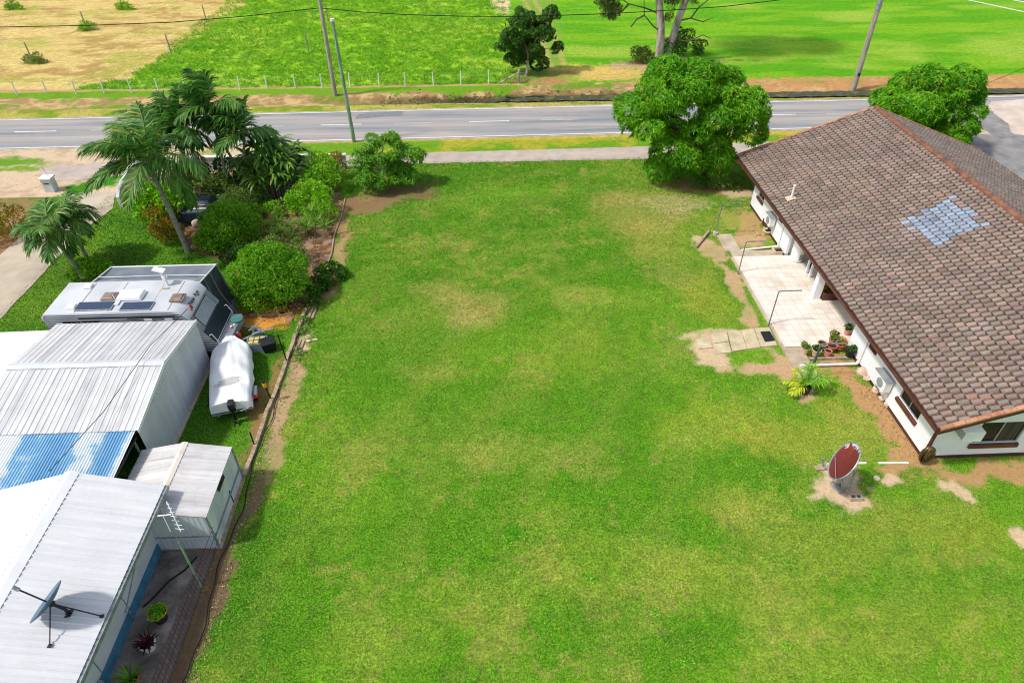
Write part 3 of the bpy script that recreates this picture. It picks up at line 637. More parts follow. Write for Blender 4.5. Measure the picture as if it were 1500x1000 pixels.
for y in(RY0,RY1):
    for x0,x1 in ((EX,RX),(EX2,RX)):
        n=20; mb=MB()
        for i in range(n):
            a=i/n; b=(i+1)/n-.004; xa=x0+(x1-x0)*a; xb=x0+(x1-x0)*b
            mb.extr([(xa,y-.085,EZ+(RZ-EZ)*a+.01),(xa,y+.085,EZ+(RZ-EZ)*a+.01),(xa,y+.10,EZ+(RZ-EZ)*a+.09),(xa,y+.05,EZ+(RZ-EZ)*a+.105),(xa,y-.07,EZ+(RZ-EZ)*a+.105),(xa,y-.085,EZ+(RZ-EZ)*a+.09)],(xb-xa,0,(RZ-EZ)*(b-a)+.004))
        mb.build('verge_tiles',M['rakecap'],hs)
mb=MB(); y=RY0-.05
while y<RY1:
    for k in range(1):
        prof=[(-.17,-.05),(-.15,.05),(-.08,.12),(0,.145),(.08,.12),(.15,.05),(.17,-.05)]
        mb.extr([(RX+a,y,RZ+.01+b) for a,b in prof],(0,.40,.012))
    y+=.405
mb.build('ridge_tiles',M['ridgecap'],hs)
mb=MB(); x=EX-.13
mb.extr([(x,RY0,EZ-.13),(x+.13,RY0,EZ-.13),(x+.13,RY0,EZ-.02),(x+.10,RY0,EZ-.02),(x+.10,RY0,EZ-.10),(x+.025,RY0,EZ-.10),(x+.025,RY0,EZ+.0),(x,RY0,EZ+.0)],(0,RY1-RY0,0))
mb.build('gutter',M['brown'],hs); mb=MB(); x=EX2; mb.extr([(x,RY0,EZ-.13),(x+.13,RY0,EZ-.13),(x+.13,RY0,EZ),(x,RY0,EZ)],(0,RY1-RY0,0))
mb.build('gutter',M['brown'],hs)
mb=MB(); mb.bb(EX+.0,EX+.019,RY0+.02,RY1-.02,EZ-.2,EZ-.02); mb.build('fascia',M['brown'],hs)
for (y,kind) in ((33.14,1),(22.6,1)):
    mb=MB(); mb.tube([(HX-.06,y,.16),(HX-.06,y,2.1),(EX-.02,y,2.36)],.045,8); mb.build('downpipe',M['white_gloss'],hs,smooth=True)
for y0,y1,z0,z1 in ((33.45,33.95,1.42,1.75),(32.35,32.95,1.62,1.95),(21.8,22.4,1.3,1.62),(22.95,23.5,1.62,1.92)):
    mb=MB(); mb.bb(HX-.04,HX-.001,y0,y1,z0,z1)
    for k in range(4): mb.box((HX-.06,(y0+y1)/2,z0+(k+.5)*(z1-z0)/4),(.05,y1-y0,.02),ry=.5)
    mb.build('louvre_vent',M['brown'],hs)
for y,z in ((35.6,.16),(34.9,.14)):
    mb=MB(); mb.bb(HX-.05,HX-.013,y-.3,y+.3,.06,.42); mb.build('vent_hatch',M['plinth'],wall)
# column and slim posts under the eave
mb=MB(); mb.bb(17.02,17.42,27.72,28.05,.14,2.42); mb.build('column',M['white'],hs)
for y in (30.2,29.75): 
    mb=MB(); mb.bb(17.62,17.72,y-.05,y+.05,.14,2.4); mb.build('post',M['white_gloss'],hs)
# vent pipe on the roof
d=ray(1159,291); k=(EZ-SL*EX-H)/(d[2]-SL*d[0]); p=d*k; bx,by=p[0],p[1]
o=Vector(rp(bx,by,.03)); mb=MB(); mb.tube([o,o+Vector((0,0,.75))],.06,10); mb.tube([o+Vector((0,0,.75)),o+Vector((0,0,.8))],.075,10); vp=mb.build('vent_pipe',M['white_gloss'],hs,smooth=True)
mb=MB(); mb.add([rp(bx-.28,by-.3,.10),rp(bx+.18,by-.3,.10),rp(bx+.18,by+.22,.10),rp(bx-.28,by+.22,.10)],[(0,1,2,3)]); mb.box(rp(bx+.1,by-.25,.11),(.06,.25,.06)); mb.build('flashing',M['palepot'],vp)
# ------------------------------------------------------------------ things round the house
def ac_unit(y,label,z0=.62,x=HX-.02,w=.82,cover=True):
    t=thing('air_conditioner',label,'air conditioner',(x,y,z0),0,'split system condensers on the house wall')
    mb=MB(); mb.box((-.24,0,.32),(.34,w,.58)); body=mb.build('casing',M['white_gloss'],t,False,bevel=.02)
    mb=MB(); mb.lathe([(.22,0),(.22,.012)],n=24); o=mb.build('fan_grille',M['grey'],body,False); o.data.transform(Matrix.Translation((-.415,-.1,.32))@Matrix.Rotation(-PI/2,4,'Y'))
    mb=MB(); mb.box((-.24,0,.622),(.40,w+.06,.022)); mb.build('top_cover',M['grey'],t,False)
    for s in(-1,1):
        mb=MB(); mb.box((-.21,s*w*.36,.01),(.40,.04,.04)); mb.box((-.02,s*w*.36,-.15),(.03,.04,.3)); mb.tube([(-.38,s*w*.36,0),(-.03,s*w*.36,-.28)],.014,6); mb.build('bracket',M['white_gloss'],t,False)
    mb=MB(); mb.tube([(-.1,w*.5,.2),(-.03,w*.56,.15),(-.02,w*.58,-.45)],.025,6); mb.build('pipe',M['white_gloss'],t,False)
    return t
ac_unit(34.55,'white condenser on brackets beneath the far window of the house',.78)
ac_unit(20.45,'white condenser on brackets between boulders and the near side window',.72,w=.95)
mb=MB(); t=thing('window_air_conditioner','boxy white air conditioner hung beside the big gable window','air conditioner',(18.2,HY0-.3,1.55))
mb.box((0,0,.28),(.74,.58,.5)); mb.box((-.1,-.05,-.0),(.1,.1,.06)); bd=mb.build('casing',M['white_gloss'],t,False,bevel=.02)
mb=MB()
for k in range(6): mb.box((-.376,0,.12+.06*k),(.012,.46,.03))
mb.build('side_louvre',M['grey'],bd,False)
t=thing('hot_water_cylinder','plump white cylinder standing on patio under the eave','water heater',(17.62,31.55,.14))
mb=MB(); mb.lathe([(.34,.03),(.36,.08),(.36,1.45),(.34,1.52),(.2,1.58),(.02,1.6)],n=28); mb.build('tank',M['white_gloss'],t,False,smooth=True)
mb=MB(); mb.lathe([(.3,0),(.3,.03)],n=20); mb.build('base',M['dark'],t,False)
mb=MB(); mb.box((.05,-.37,.35),(.2,.06,.3)); mb.build('access_panel',M['grey'],t,False)
t=thing('storage_bin','dark bin tucked behind white cylinder under the eave','bin',(18.35,30.9,.14))
mb=MB(); mb.box((0,0,.4),(.45,.45,.8),taper=1.12); mb.build('body',M['dark'],t,False); mb=MB(); mb.box((0,0,.83),(.54,.54,.06)); mb.build('lid',M['navy'],t,False)
# ------------------------------------------------------------------ foliage builders
def leafmesh(name,P,D,L,W,mat,parent=None,Nn=None,world=True,fold=.25,kind=None):
    """diamond leaves: P base, D unit direction, L length, W width"""
    n=len(P); D=D/np.linalg.norm(D,axis=1,keepdims=True)
    if Nn is None: Nn=rng.normal(size=(n,3))*.8+np.array([-.6,-.2,1.8])
    B=np.cross(D,Nn); B/=np.linalg.norm(B,axis=1,keepdims=True)+1e-9; U=np.cross(B,D)
    L=np.broadcast_to(np.asarray(L,float),(n,))[:,None]; W=np.broadcast_to(np.asarray(W,float),(n,))[:,None]
    mid=P+D*L*.45
    V=np.stack([P,mid+B*W*.5+U*W*fold,P+D*L-np.array([0,0,1])*L*.10,mid-B*W*.5+U*W*fold],1).reshape(-1,3)
    i=np.arange(n)[:,None]*4
    Fc=np.concatenate([i+np.array([[0,1,2]]),i+np.array([[0,2,3]])],1).reshape(-1,3)
    return npmesh(name,V,Fc,mat,parent,world,kind=kind)
def rdir(n,dzmin=-1):
    d=rng.normal(size=(n*3+50,3)); d/=np.linalg.norm(d,axis=1,keepdims=True); d=d[d[:,2]>dzmin]
    while len(d)<n: d=np.concatenate([d,d])
    return d[:n]
def blobs_sample(bl,n,dzmin=-.6,lo=.88,hi=1.06,rej=.8):
    bl=np.array([(*b[:3],*(b[3:6] if len(b)>=6 else (b[3],)*3)) for b in bl],float)
    ar=(bl[:,3]*bl[:,4]+bl[:,4]*bl[:,5]+bl[:,3]*bl[:,5]); ar/=ar.sum()
    outP=[];outN=[];got=0
    while got<n:
        k=rng.choice(len(bl),size=n*2,p=ar); d=rdir(n*2,dzmin); c=bl[k,:3]; r=bl[k,3:]
        P=c+d*r*rng.uniform(lo,hi,(n*2,1)); keep=np.ones(n*2,bool)
        if rej and len(bl)>1:
            for q in range(len(bl)):
                ins=(((P-bl[q,:3])/bl[q,3:])**2).sum(1)<rej*rej; keep&=~(ins&(k!=q))
        nn=d/r; nn/=np.linalg.norm(nn,axis=1,keepdims=True)
        outP.append(P[keep]);outN.append(nn[keep]);got+=keep.sum()
        if len(outP)>30: break
    return np.concatenate(outP)[:n],np.concatenate(outN)[:n]
def clumps(bl,nsub,r0,r1,dzmin=-.5,flat=.8,rej=.85):
    P,Nn=blobs_sample(bl,nsub,dzmin,.8,1.0,rej); r=rng.uniform(r0,r1,len(P))
    return [(p[0],p[1],p[2],a,a,a*flat) for p,a in zip(P,r)]
def whorls(P,Nn,k,L,W,droop,spread=1.0):
    n=len(P); P2=np.repeat(P,k,0); N2=np.repeat(Nn,k,0)
    T=np.cross(N2,np.array([.3,.2,1.0])); T/=np.linalg.norm(T,axis=1,keepdims=True)+1e-9; B=np.cross(N2,T)
    ph=(np.tile(np.arange(k)*2*PI/k,n)+np.repeat(rng.uniform(0,6,n),k)+rng.normal(0,.2,n*k))[:,None]
    D=N2*rng.uniform(.1,.7,(n*k,1))+spread*(np.cos(ph)*T+np.sin(ph)*B); D[:,2]-=droop*rng.uniform(.4,1.3,n*k)
    return P2,D,L*rng.uniform(.7,1.15,n*k),W*rng.uniform(.8,1.2,n*k)
def cat(*a): return tuple(np.concatenate(x) for x in zip(*a))
def whorl_crown(name,bl,mat,parent,nsub,r0,r1,nw,k,L,W,droop,inner=.3,dzmin=-.5,flat=.8,subrej=.85):
    sub=clumps(bl,nsub,r0,r1,dzmin,flat,subrej)
    P,Nn=blobs_sample(sub,nw,-.45,.85,1.08,.75); A=whorls(P,Nn,k,L,W,droop)
    P,Nn=blobs_sample(bl,int(nw*inner),-.9,.55,.85,0); B=whorls(P,Nn,k,L,W,droop)
    P,D,Ls,Ws=cat(A,B); return leafmesh(name,P,D,Ls,Ws,mat,parent)
def leafy(name,bl,mat,parent,nsub,r0,r1,n,L,W,inner=.3,dzmin=-.5,flat=.85,out=.6,up=.2,subrej=.85):
    """small single leaves over clumps"""
    if nsub: sub=clumps(bl,nsub,r0,r1,dzmin,flat,subrej)
    else: sub=bl
    P,Nn=blobs_sample(sub,n,-.5,.86,1.07,.75); D=Nn*out+rng.normal(0,.6,P.shape); D[:,2]+=up
    P2,N2=blobs_sample(bl,max(1,int(n*inner)),-.9,.5,.9,0); D2=N2*out+rng.normal(0,.6,P2.shape)
    P=np.concatenate([P,P2]);D=np.concatenate([D,D2]); Nn=np.concatenate([Nn,N2])+rng.normal(0,.5,P.shape)
    return leafmesh(name,P,D,L*rng.uniform(.6,1.2,len(P)),W*rng.uniform(.7,1.2,len(P)),mat,parent,Nn)
def branch(mb,pts,r0,r1,n=8):
    k=len(pts); mb.tube(pts,[r0+(r1-r0)*i/(k-1) for i in range(k)],n)
def bend(a,b,k=5,amp=.2,up=.3):
    a=Vector(a);b=Vector(b); o=Vector((random.uniform(-1,1),random.uniform(-1,1),random.uniform(0,1)))*amp*(b-a).length
    return [a.lerp(b,i/(k-1))+o*math.sin(PI*i/(k-1))*.5+Vector((0,0,up*math.sin(PI*i/(k-1)))) for i in range(k)]
def limbs(mb,top,bl,r=.12,frac=.8,n=2):
    for b in bl:
        for _ in range(n):
            e=Vector(b[:3])+Vector((random.uniform(-.5,.5)*b[3],random.uniform(-.5,.5)*b[3],random.uniform(-.2,.5)*b[3]))
            branch(mb,bend(top,Vector(top).lerp(e,frac),5,.25,.1),r,r*.25,6)
def strap_rosette(P0,n,L,W,up,droop,seed=0,mat=None,name='leaves',parent=None,wind=(0,0)):
    """rosettes of long blades, three joints each; P0 list of centres"""
    V=[];Fc=[]; r=np.random.default_rng(seed)
    for p in P0:
        p=np.array(p)
        for i in range(n):
            a=r.uniform(0,2*PI); e=r.uniform(up-.5,up+.35); l=L*r.uniform(.7,1.15); d=np.array([math.cos(a)*math.cos(e),math.sin(a)*math.cos(e),math.sin(e)]); q=p.copy()
            s=np.array([-math.sin(a),math.cos(a),0])*W/2; b=len(V); st=5
            for j in range(st):
                f=[.6,1,.95,.65,.05][j]; V.append(q+s*f); V.append(q-s*f); q=q+d*l/(st-1); d=d+np.array([wind[0],wind[1],-droop])/(st-1); d/=np.linalg.norm(d)
            for j in range(st-1): Fc.append((b+2*j,b+2*j+1,b+2*j+3,b+2*j+2))
    return npmesh(name,V,Fc,mat,parent)
# ------------------------------------------------------------------ pots and plants at the patio
def pot(name,x,y,r,h,mat,label,kind,cat_='plant pot',z=.1,group='pots along the patio edge',tall=.35,leafm='olive'):
    r*=.86; h*=.86; tall*=.85
    t=thing(name,label,cat_,(x,y,z),0,group)
    mb=MB(); mb.lathe([(r*.68,0),(r*.95,h*.9),(r*1.05,h*.9),(r*1.05,h),(r*.88,h),(r*.86,h*.86),(.01,h*.86)],n=20); mb.build('pot',mat,t,False,smooth=True)
    mb=MB(); mb.lathe([(.01,h*.865),(r*.86,h*.87),(r*.3,h*.92),(.01,h*.93)][::-1],n=16); mb.build('soil',M['soil'],t,False)
    c=[(x,y,z+h+tall*.45,r*.9,r*.9,tall*.6)]
    if kind=='leafy': leafy('foliage',[(x,y,z+h+tall*.35,r*.75,r*.75,tall*.45)],M[leafm],t,6,r*.3,r*.45,150,.11,.05)
    if kind=='spiky': strap_rosette([(x,y,z+h*.9)],22,tall*1.4,.05,.9,.8,int(x*97),M[leafm],'foliage',t)
    if kind=='flower':
        leafy('foliage',c,M[leafm],t,6,r*.4,r*.6,200,.13,.06); leafy('blossom',[(x,y,z+h+tall*.75,r*.7,r*.7,tall*.35)],M['flower'],t,5,r*.25,r*.3,45,.08,.06,inner=.1)
    return t
G='pots along the patio edge'
pot('potted_plant',14.95,23.5,.24,.42,M['palepot'],'pale pot of small white flowers at the walk end of the pot row','leafy',leafm='strap')
pot('potted_plant',15.40,23.32,.25,.42,M['palepot'],'pale pot full of low dark leaves, second in the patio row','leafy',tall=.18,leafm='dkleaf')
pot('potted_plant',15.88,23.80,.27,.40,M['palepot'],'wide pale bowl of bare soil at the back of the pot row','none')
pot('potted_plant',16.30,23.66,.27,.34,M['terracotta'],'bright red bowl of soil between the pale bowl and orange flowers','none')
pot('potted_plant',15.95,23.28,.2,.34,M['pinkpot'],'small pink pot in front of the red bowl','none')
pot('potted_plant',16.75,23.72,.25,.36,M['terracotta'],'terracotta pot of yellow and green leaves beside the dark pot','leafy',leafm='croton',tall=.4)
pot('potted_plant',16.50,24.1,.2,.34,M['pinkpot'],'pink pot of red flowers behind the terracotta pot','flower',z=.14,tall=.4)
pot('potted_plant',17.0,23.20,.29,.46,M['dark'],'big charcoal pot against the white wall','leafy',tall=.12,leafm='dkleaf')
pot('potted_plant',17.55,24.75,.2,.36,M['pinkpot'],'pot of dark leaves standing alone on tiles by the wall corner','leafy',z=.14,leafm='dkleaf',tall=.4)
mb=MB(); mb.bb(15.05,17.1,23.05,23.17,.0,.10); mb.bb(15.05,17.1,22.78,22.86,0,.07); tag(mb.build('timber_edging',M['timber']),'pair of low timber rails below the pot row','garden edging')
t=thing('planter_box','brown timber planter box with shrubs and red flowers beside white column','planter',(18.1,27.95,.14))
mb=MB(); mb.box((0,0,.02),(1.2,.7,.04)); mb.box((0,-.34,.22),(1.2,.05,.44)); mb.box((0,.34,.22),(1.2,.05,.44)); mb.box((-.58,0,.22),(.05,.62,.44)); mb.box((.58,0,.22),(.05,.62,.44)); mb.build('box',M['brown'],t,False)
mb=MB(); mb.box((0,0,.38),(1.1,.62,.02)); mb.build('soil',M['soil'],t,False)
leafy('foliage',[(17.8,27.95,.8,.3,.3,.3),(18.3,27.95,.85,.35,.3,.35)],M['croton'],t,12,.12,.2,600,.16,.07)
leafy('blossom',[(18.2,27.9,1.25,.35,.25,.2)],M['flower'],t,6,.1,.15,120,.12,.1,inner=0)
t=thing('potted_palm','young golden palm in a black tub on the lawn by the concrete walk','palm',(13.97,20.95,0))
mb=MB(); mb.lathe([(.2,0),(.26,.42),(.29,.42),(.29,.47),(.25,.47),(.24,.40),(.01,.40)],n=22); mb.build('tub',M['dark'],t,False,smooth=True)
mb=MB(); mb.lathe([(.24,.405),(.01,.43)],n=16); mb.build('soil',M['soil'],t,False)
# ------------------------------------------------------------------ palms
def fronds(P0,spec,mat,parent,name='fronds',ll=.55,lw=.05,m=26,wind=(0,0),stem=M['crownshaft']):
    """spec: list of (azimuth, elevation, length, droop)"""
    PP=[];DD=[];LL=[];WW=[];NN=[]; mb=MB(); r=np.random.default_rng(abs(int(P0[0]*100))+len(spec))
    for az,el,Ln,dr in spec:
        d=np.array([math.cos(az)*math.cos(el),math.sin(az)*math.cos(el),math.sin(el)]); p=np.array(P0,float); pts=[];ds=[]; st=14
        for i in range(st+1):
            pts.append(p.copy());ds.append(d.copy()); p=p+d*Ln/st; d=d+np.array([wind[0],wind[1],-dr])*(.4+i/st)/st; d/=np.linalg.norm(d)
        mb.tube([tuple(q) for q in pts[::2]],[.045*(1-.85*i/7)+.005 for i in range(8)],5)
        for i in range(m):
            f=.16+.84*i/(m-1); k=f*st; a=min(int(k),st-1); q=pts[a]+(pts[a+1]-pts[a])*(k-a); dd=ds[a]
            side=np.cross(dd,[0,0,1]); side/=np.linalg.norm(side)+1e-9; upv=np.cross(side,dd)
            for s in(-1,1):
                l=ll*(.45+.9*math.sin(PI*min(f*.85+.12,1)))*r.uniform(.8,1.1)
                D=s*side*.75+dd*(.45+.5*f)+upv*r.uniform(.0,.35)+np.array([wind[0]*.5,wind[1]*.5,-.45])+r.normal(0,.09,3)
                PP.append(q);DD.append(D);LL.append(l);WW.append(lw);NN.append(upv+r.normal(0,.3,3))
    mb.build('frond_stem',stem,parent)
    PP,DD,LL,WW,NN=map(np.array,(PP,DD,LL,WW,NN)); D=DD/np.linalg.norm(DD,axis=1,keepdims=True)
    # two joints so that leaflets hang
    B=np.cross(D,NN); B/=np.linalg.norm(B,axis=1,keepdims=True)+1e-9
    L=LL[:,None];W=WW[:,None]; m1=PP+D*L*.55; D2=D+np.array([0,0,-.55]); D2/=np.linalg.norm(D2,axis=1,keepdims=True); tip=m1+D2*L*.45
    V=np.stack([PP-B*W*.3,PP+B*W*.3,m1+B*W*.5,m1-B*W*.5,tip+B*W*.06,tip-B*W*.06],1).reshape(-1,3); i=np.arange(len(PP))[:,None]*6
    Q=np.concatenate([i+np.array([[0,1,2,3]]),i+np.array([[3,2,4,5]])],1).reshape(-1,4)
    return npmesh(name,V,Q,mat,parent)
def frspec(n,L,seed,elo=-.35,ehi=1.2,dr=1.3,windaz=None,k=0):
    r=random.Random(seed); out=[]
    for i in range(n):
        az=2*PI*i/n*2.4+r.uniform(-.25,.25); f=(i+.5)/n; e=elo+(ehi-elo)*f+r.uniform(-.1,.1)
        if windaz is not None: az=az-k*math.sin(az-windaz)
        out.append((az,e,L*r.uniform(.85,1.1)*(1-.2*f),dr*(1.1-.4*f)))
    return out
def palm(name,label,base,top,r0,r1,spec,mat,group=None,ll=.55,lw=.05,m=26,wind=(0,0),shaft=1.0,lean=.0,bark='palmbark',cat_='palm tree'):
    t=thing(name,label,cat_,base,0,group); a=Vector(base);b=Vector(top)
    pts=[a.lerp(b,i/8)+Vector((lean*math.sin(PI*i/8),0,0)) for i in range(9)]
    mb=MB(); mb.tube(pts,[r0*1.25]+[r0+(r1-r0)*i/8 for i in range(1,9)],10); mb.build('trunk',M[bark],t,smooth=True)
    if shaft:
        d=(b-pts[-2]).normalized(); mb=MB(); mb.tube([b-d*.05,b+d*shaft*.5,b+d*shaft],[r1*1.25,r1*1.15,r1*.6],10); mb.build('crownshaft',M['crownshaft'],t,smooth=True); b=b+d*shaft*.9
    fronds(tuple(b),spec,mat,t,ll=ll,lw=lw,m=m,wind=wind); return t
fronds((13.97,20.95,.42),[(a,e,L,1.0) for a,e,L in ((.25,.85,1.2),(.9,1.1,1.0),(5.9,.9,1.05),(1.7,1.3,1.0),(4.6,1.1,.6))],M['bright'],t,ll=.34,lw=.045,m=16)
fronds((13.95,20.95,.42),[(a,e,L,1.3) for a,e,L in ((3.0,.55,1.0),(3.6,.35,.9),(2.3,1.0,.9))],M['yellowleaf'],t,ll=.34,lw=.05,m=16)
# ------------------------------------------------------------------ TREES
G='mango trees'
def mango(label,base,top,bl,nw,nsub,sc):
    t=thing('mango_tree',label,'tree',base,0,G)
    bl=[(sc[0]+(q[0]-sc[0])*sc[1]+sc[2],q[1],q[2],q[3]*sc[1],*q[4:]) for q in bl]
    mb=MB(); branch(mb,bend(base,top,6,.15,.1),.30,.2,10); limbs(mb,top,bl,.13,.8,2); mb.build('trunk',M['bark'],t,smooth=True)
    whorl_crown('crown',bl,M['mango'],t,nsub,.62,1.12,nw,9,.36,.085,.55,inner=.22,flat=.75,subrej=.7); return t
mango('broad bright green mango tree on the lawn before the footpath',(15.4,41.9,0),(14.6,42.2,2.6),[(13.0,42.7,5.4,3.2,2.8,2.3),(10.5,42.3,4.4,2.0,2.1,1.5),(16.5,42.8,5.3,1.8,2.0,1.7),(13.7,41.9,2.9,2.0,1.7,1.8),(17.6,42.2,3.9,.8,1.0,.8),(13.0,41.9,1.3,1.4,1.1,1.2),(14.9,41.6,1.5,1.3,1.0,1.2),(16.3,42,2.6,.7,.7,.7),(9.2,42.2,4.0,.8,.9,.8)],4300,66,(13.6,.90,0))
mango('dome of mango foliage rising behind the ridge of the tiled roof',(32.6,46.4,0),(32.2,46.4,2.0),[(31.6,46.4,3.7,2.6,2.3,1.8),(33.7,46.1,3.0,1.4,1.8,2.0),(29.5,46.3,3.2,1.5,1.8,1.0),(30.6,47.0,5.4,1.0,1.0,.8),(33.3,45.5,1.3,1.1,1.2,1.2),(33.6,46.6,4.7,1.2,1.2,.8),(35.4,46.8,3.7,.6,.6,.4),(32.0,47,5.2,.8,.8,.7)],3000,50,(32,.93,.25))
t=thing('understorey_shrub','low dark ground cover around the foot of the broad mango tree','shrub',(16.6,41.2,0))
leafy('foliage',[(16.2,41.2,.15,1.5,.8,.5),(17.2,41.0,.1,.9,.6,.4),(15.0,41.0,.1,.9,.5,.4)],M['olive'],t,30,.25,.4,3000,.2,.08,dzmin=-.1)
t=thing('dark_tree','ragged dark tree with pale trunk beside the strainer post','tree',(4.25,64.9,-.1))
bl=[(3.5,65.5,3.8,1.4,1.2,1.3),(5.3,65.8,4.3,1.2,1.0,1.0),(2.4,65.4,2.7,.9,.9,.8),(4.5,65.6,2.2,1.3,1.1,1.1),(6.95,65.3,2.3,.6,.4,.4),(6.1,65.5,3.5,.8,.7,.7),(6.7,66,5.1,.55,.5,.5),(4.2,65.8,5.1,.8,.7,.6),(5.6,66.0,.9,1.3,1.0,.9),(3.4,66,1.2,.8,.8,.8)]
mb=MB(); branch(mb,bend((4.25,64.9,-.2),(4.4,65.3,2.2),6,.1),.13,.08,8); limbs(mb,(4.4,65.3,2.0),bl,.07,.9,1); mb.build('trunk',M['palebark'],t,smooth=True)
whorl_crown('crown',bl,M['dkleaf'],t,80,.28,.55,2300,7,.26,.10,.3,inner=.3,subrej=.6)
t=thing('gum_tree','tall gum tree with two pale trunks standing in the field','tree',(17.8,67.9,0))
mb=MB(); A=[(17.75,67.9,-.1),(17.6,67.9,1.5),(17.45,68,3.4),(16.9,68,5.8),(16.2,68.5,11),(16.8,69.5,16),(18,70,20)]; B=[(18.5,68.2,-.1),(18.7,68.3,1.6),(19.0,68.3,3.6),(19.6,68.4,5.8),(21,69,11),(21.5,70,15),(21.5,70.3,19)]
mb.tube(A,[.48,.42,.38,.34,.26,.16,.06],10); mb.tube(B,[.44,.39,.36,.32,.24,.14,.06],10); tr=mb.build('trunk',M['palebark'],t,smooth=True)
mb=MB()
for p in ([(17.5,68,3.0),(16.6,67.8,3.6),(15.6,67.6,4.6),(15.3,67.6,6.5)],[(17.2,68,4.6),(15.6,67.8,5.2),(14,67.6,5.6),(12.6,67.7,6.4)],[(14,67.6,5.6),(13.4,67.4,5.0),(12.8,67.4,5.2)],[(19.1,68.3,3.9),(20.2,68,4.2),(21.4,67.9,3.9),(22.3,67.8,4.3)],[(20.2,68,4.2),(20.8,67.9,5.2),(22.0,67.8,6.2)],[(15.6,67.6,4.6),(14.9,67.5,4.3),(14.4,67.5,3.6)],[(19,68.3,2.2),(20.2,67.6,2.2),(21.4,67.2,2.9),(22.2,67,2.6)],[(16.9,68,5.8),(15.2,68.2,8),(13,68.4,9.6)]): mb.tube(p,[.09,.07,.05,.03][:len(p)],6)
mb.build('limb',M['bark'],t)
bl=[(19.5,70,20,4.4,3.2,3.6),(16.5,70,18,3.4,2.8,3.0),(22.8,70.2,18,3.2,2.6,2.8),(19,69,14.5,2.6,2.4,1.8),(13.4,68.6,11,2.2,1.8,1.6)]
leafy('crown',bl,M['gumleaf'],t,90,.7,1.3,17000,.34,.10,inner=.3,up=-.3)
low=[(12.1,67.6,5.5,.55,.5,.6),(12.6,67.7,6.4,.8,.7,.6),(11.8,67.5,4.8,.5,.4,.5),(12.7,67.5,4.6,.4,.4,.45),(11.3,67.6,5.8,.4,.4,.5),(18.3,68,5.8,.7,.5,.5),(20.3,67.8,5.7,.4,.4,.35),(23.2,67.8,6.2,.5,.4,.25)]
low+=[(13.8,67.8,6.4,.7,.5,.4),(15.2,67.8,6.5,.5,.4,.4),(18.2,67.9,5.2,.5,.4,.5),(18.0,67.8,4.3,.3,.3,.4),(21.6,67.8,6.3,.5,.4,.35),(12.6,67.6,5.2,.5,.4,.5),(11.9,67.5,5.9,.5,.4,.5),(13.2,67.7,6.3,.6,.5,.4)]; leafy('hanging_foliage',low,M['gumleaf'],t,64,.2,.38,6600,.22,.06,inner=.3,up=-.7,subrej=0)
def shrub(name,label,bl,mat,n,nsub,r0,r1,L,W,cat_='shrub',group=None,stem=True,**k):
    c=bl[0]; t=thing(name,label,cat_,(c[0],c[1],0),0,group)
    leafy('foliage',bl,M[mat],t,nsub,r0,r1,n,L,W,**k)
    if stem:
        mb=MB()
        for i in range(4): branch(mb,bend((c[0]+random.uniform(-.1,.1),c[1]+random.uniform(-.1,.1),-.05),(c[0]+random.uniform(-.5,.5)*c[3],c[1]+random.uniform(-.5,.5)*c[3],c[2]+.1),4,.15,.05),.035,.015,5)
        mb.build('stem',M['bark'],t)
    return t
shrub('field_shrub','small bright bush on straw just beside the gum trunks',[(*at(940,90)[:2],.5,.9,.8,.9)],'olive',900,10,.3,.5,.3,.12)
shrub('field_shrub','larger dark bush growing over the foot of the gum trunks',[(*at(982,92)[:2],.9,1.1,.9,1.3),(*at(996,82)[:2],1.3,.9,.8,1.4)],'dkleaf',1700,20,.3,.6,.3,.12)
shrub('field_shrub','little dark bush on bare earth in the shade of the gum tree',[(*at(1022,80)[:2],.5,.6,.6,.7)],'dkleaf',500,8,.25,.4,.25,.1)
# sapling tree by the front wall
t=thing('spreading_sapling','open feathery tree spreading over the garden corner by the footpath','tree',(-7.2,41.9,0))
bl=[(-6.6,42.3,2.7,1.3,1.1,.8),(-8.1,42.2,1.9,.9,1,.7),(-5.2,42.4,2.0,1.0,.9,.7),(-6.7,42,1.2,1.4,1.0,.9),(-6.2,42.6,3.3,.6,.6,.5),(-4.6,42.5,2.0,.5,.5,.4),(-7.4,41.2,.8,.9,.7,.7),(-5.6,41.8,1.0,.8,.7,.7)]
mb=MB(); branch(mb,bend((-7.2,41.9,-.1),(-6.9,42.1,1.2),4,.1),.09,.06,8); limbs(mb,(-6.9,42.1,1.1),bl,.045,.9,2); mb.build('trunk',M['palebark'],t,smooth=True)
whorl_crown('crown',bl,M['sapling'],t,80,.2,.4,1500,6,.34,.065,.6,inner=.15,subrej=.3,flat=.5)
# palms
W_=(-.35,.0)
palm('leaning_palm','tall lone palm with grey leaning trunk beside the lawn and garden bed',(-17.35,34.25,0),(-17.85,34.45,4.9),.17,.11,frspec(22,3.7,3,-.35,1.3,1.9,PI,.6),M['palm'],None,ll=.95,lw=.085,m=48,wind=(-.85,.05),shaft=.8)
G='clump of tall palms'
cl_=[((-17.6,41.2,0),(-18.5,40.8,4.4),2.7,11,'lowest of the palms clumped behind the lone leaning palm'),((-16.9,41.4,0),(-16.5,41.0,5.5),2.5,10,'tallest palm of the clump with an upright spear of new leaf'),((-15.9,41.0,0),(-14.9,40.8,3.9),2.3,10,'palm of the clump nearest the broad strap leaved plants'),((-16.0,42.6,0),(-17.3,42.6,4.2),2.2,9,'palm standing farthest back in the clump, nearest the front wall'),((-18.4,41.7,0),(-19.4,41.8,3.0),2.5,10,'short palm of the clump on the side of the front gate wall')]
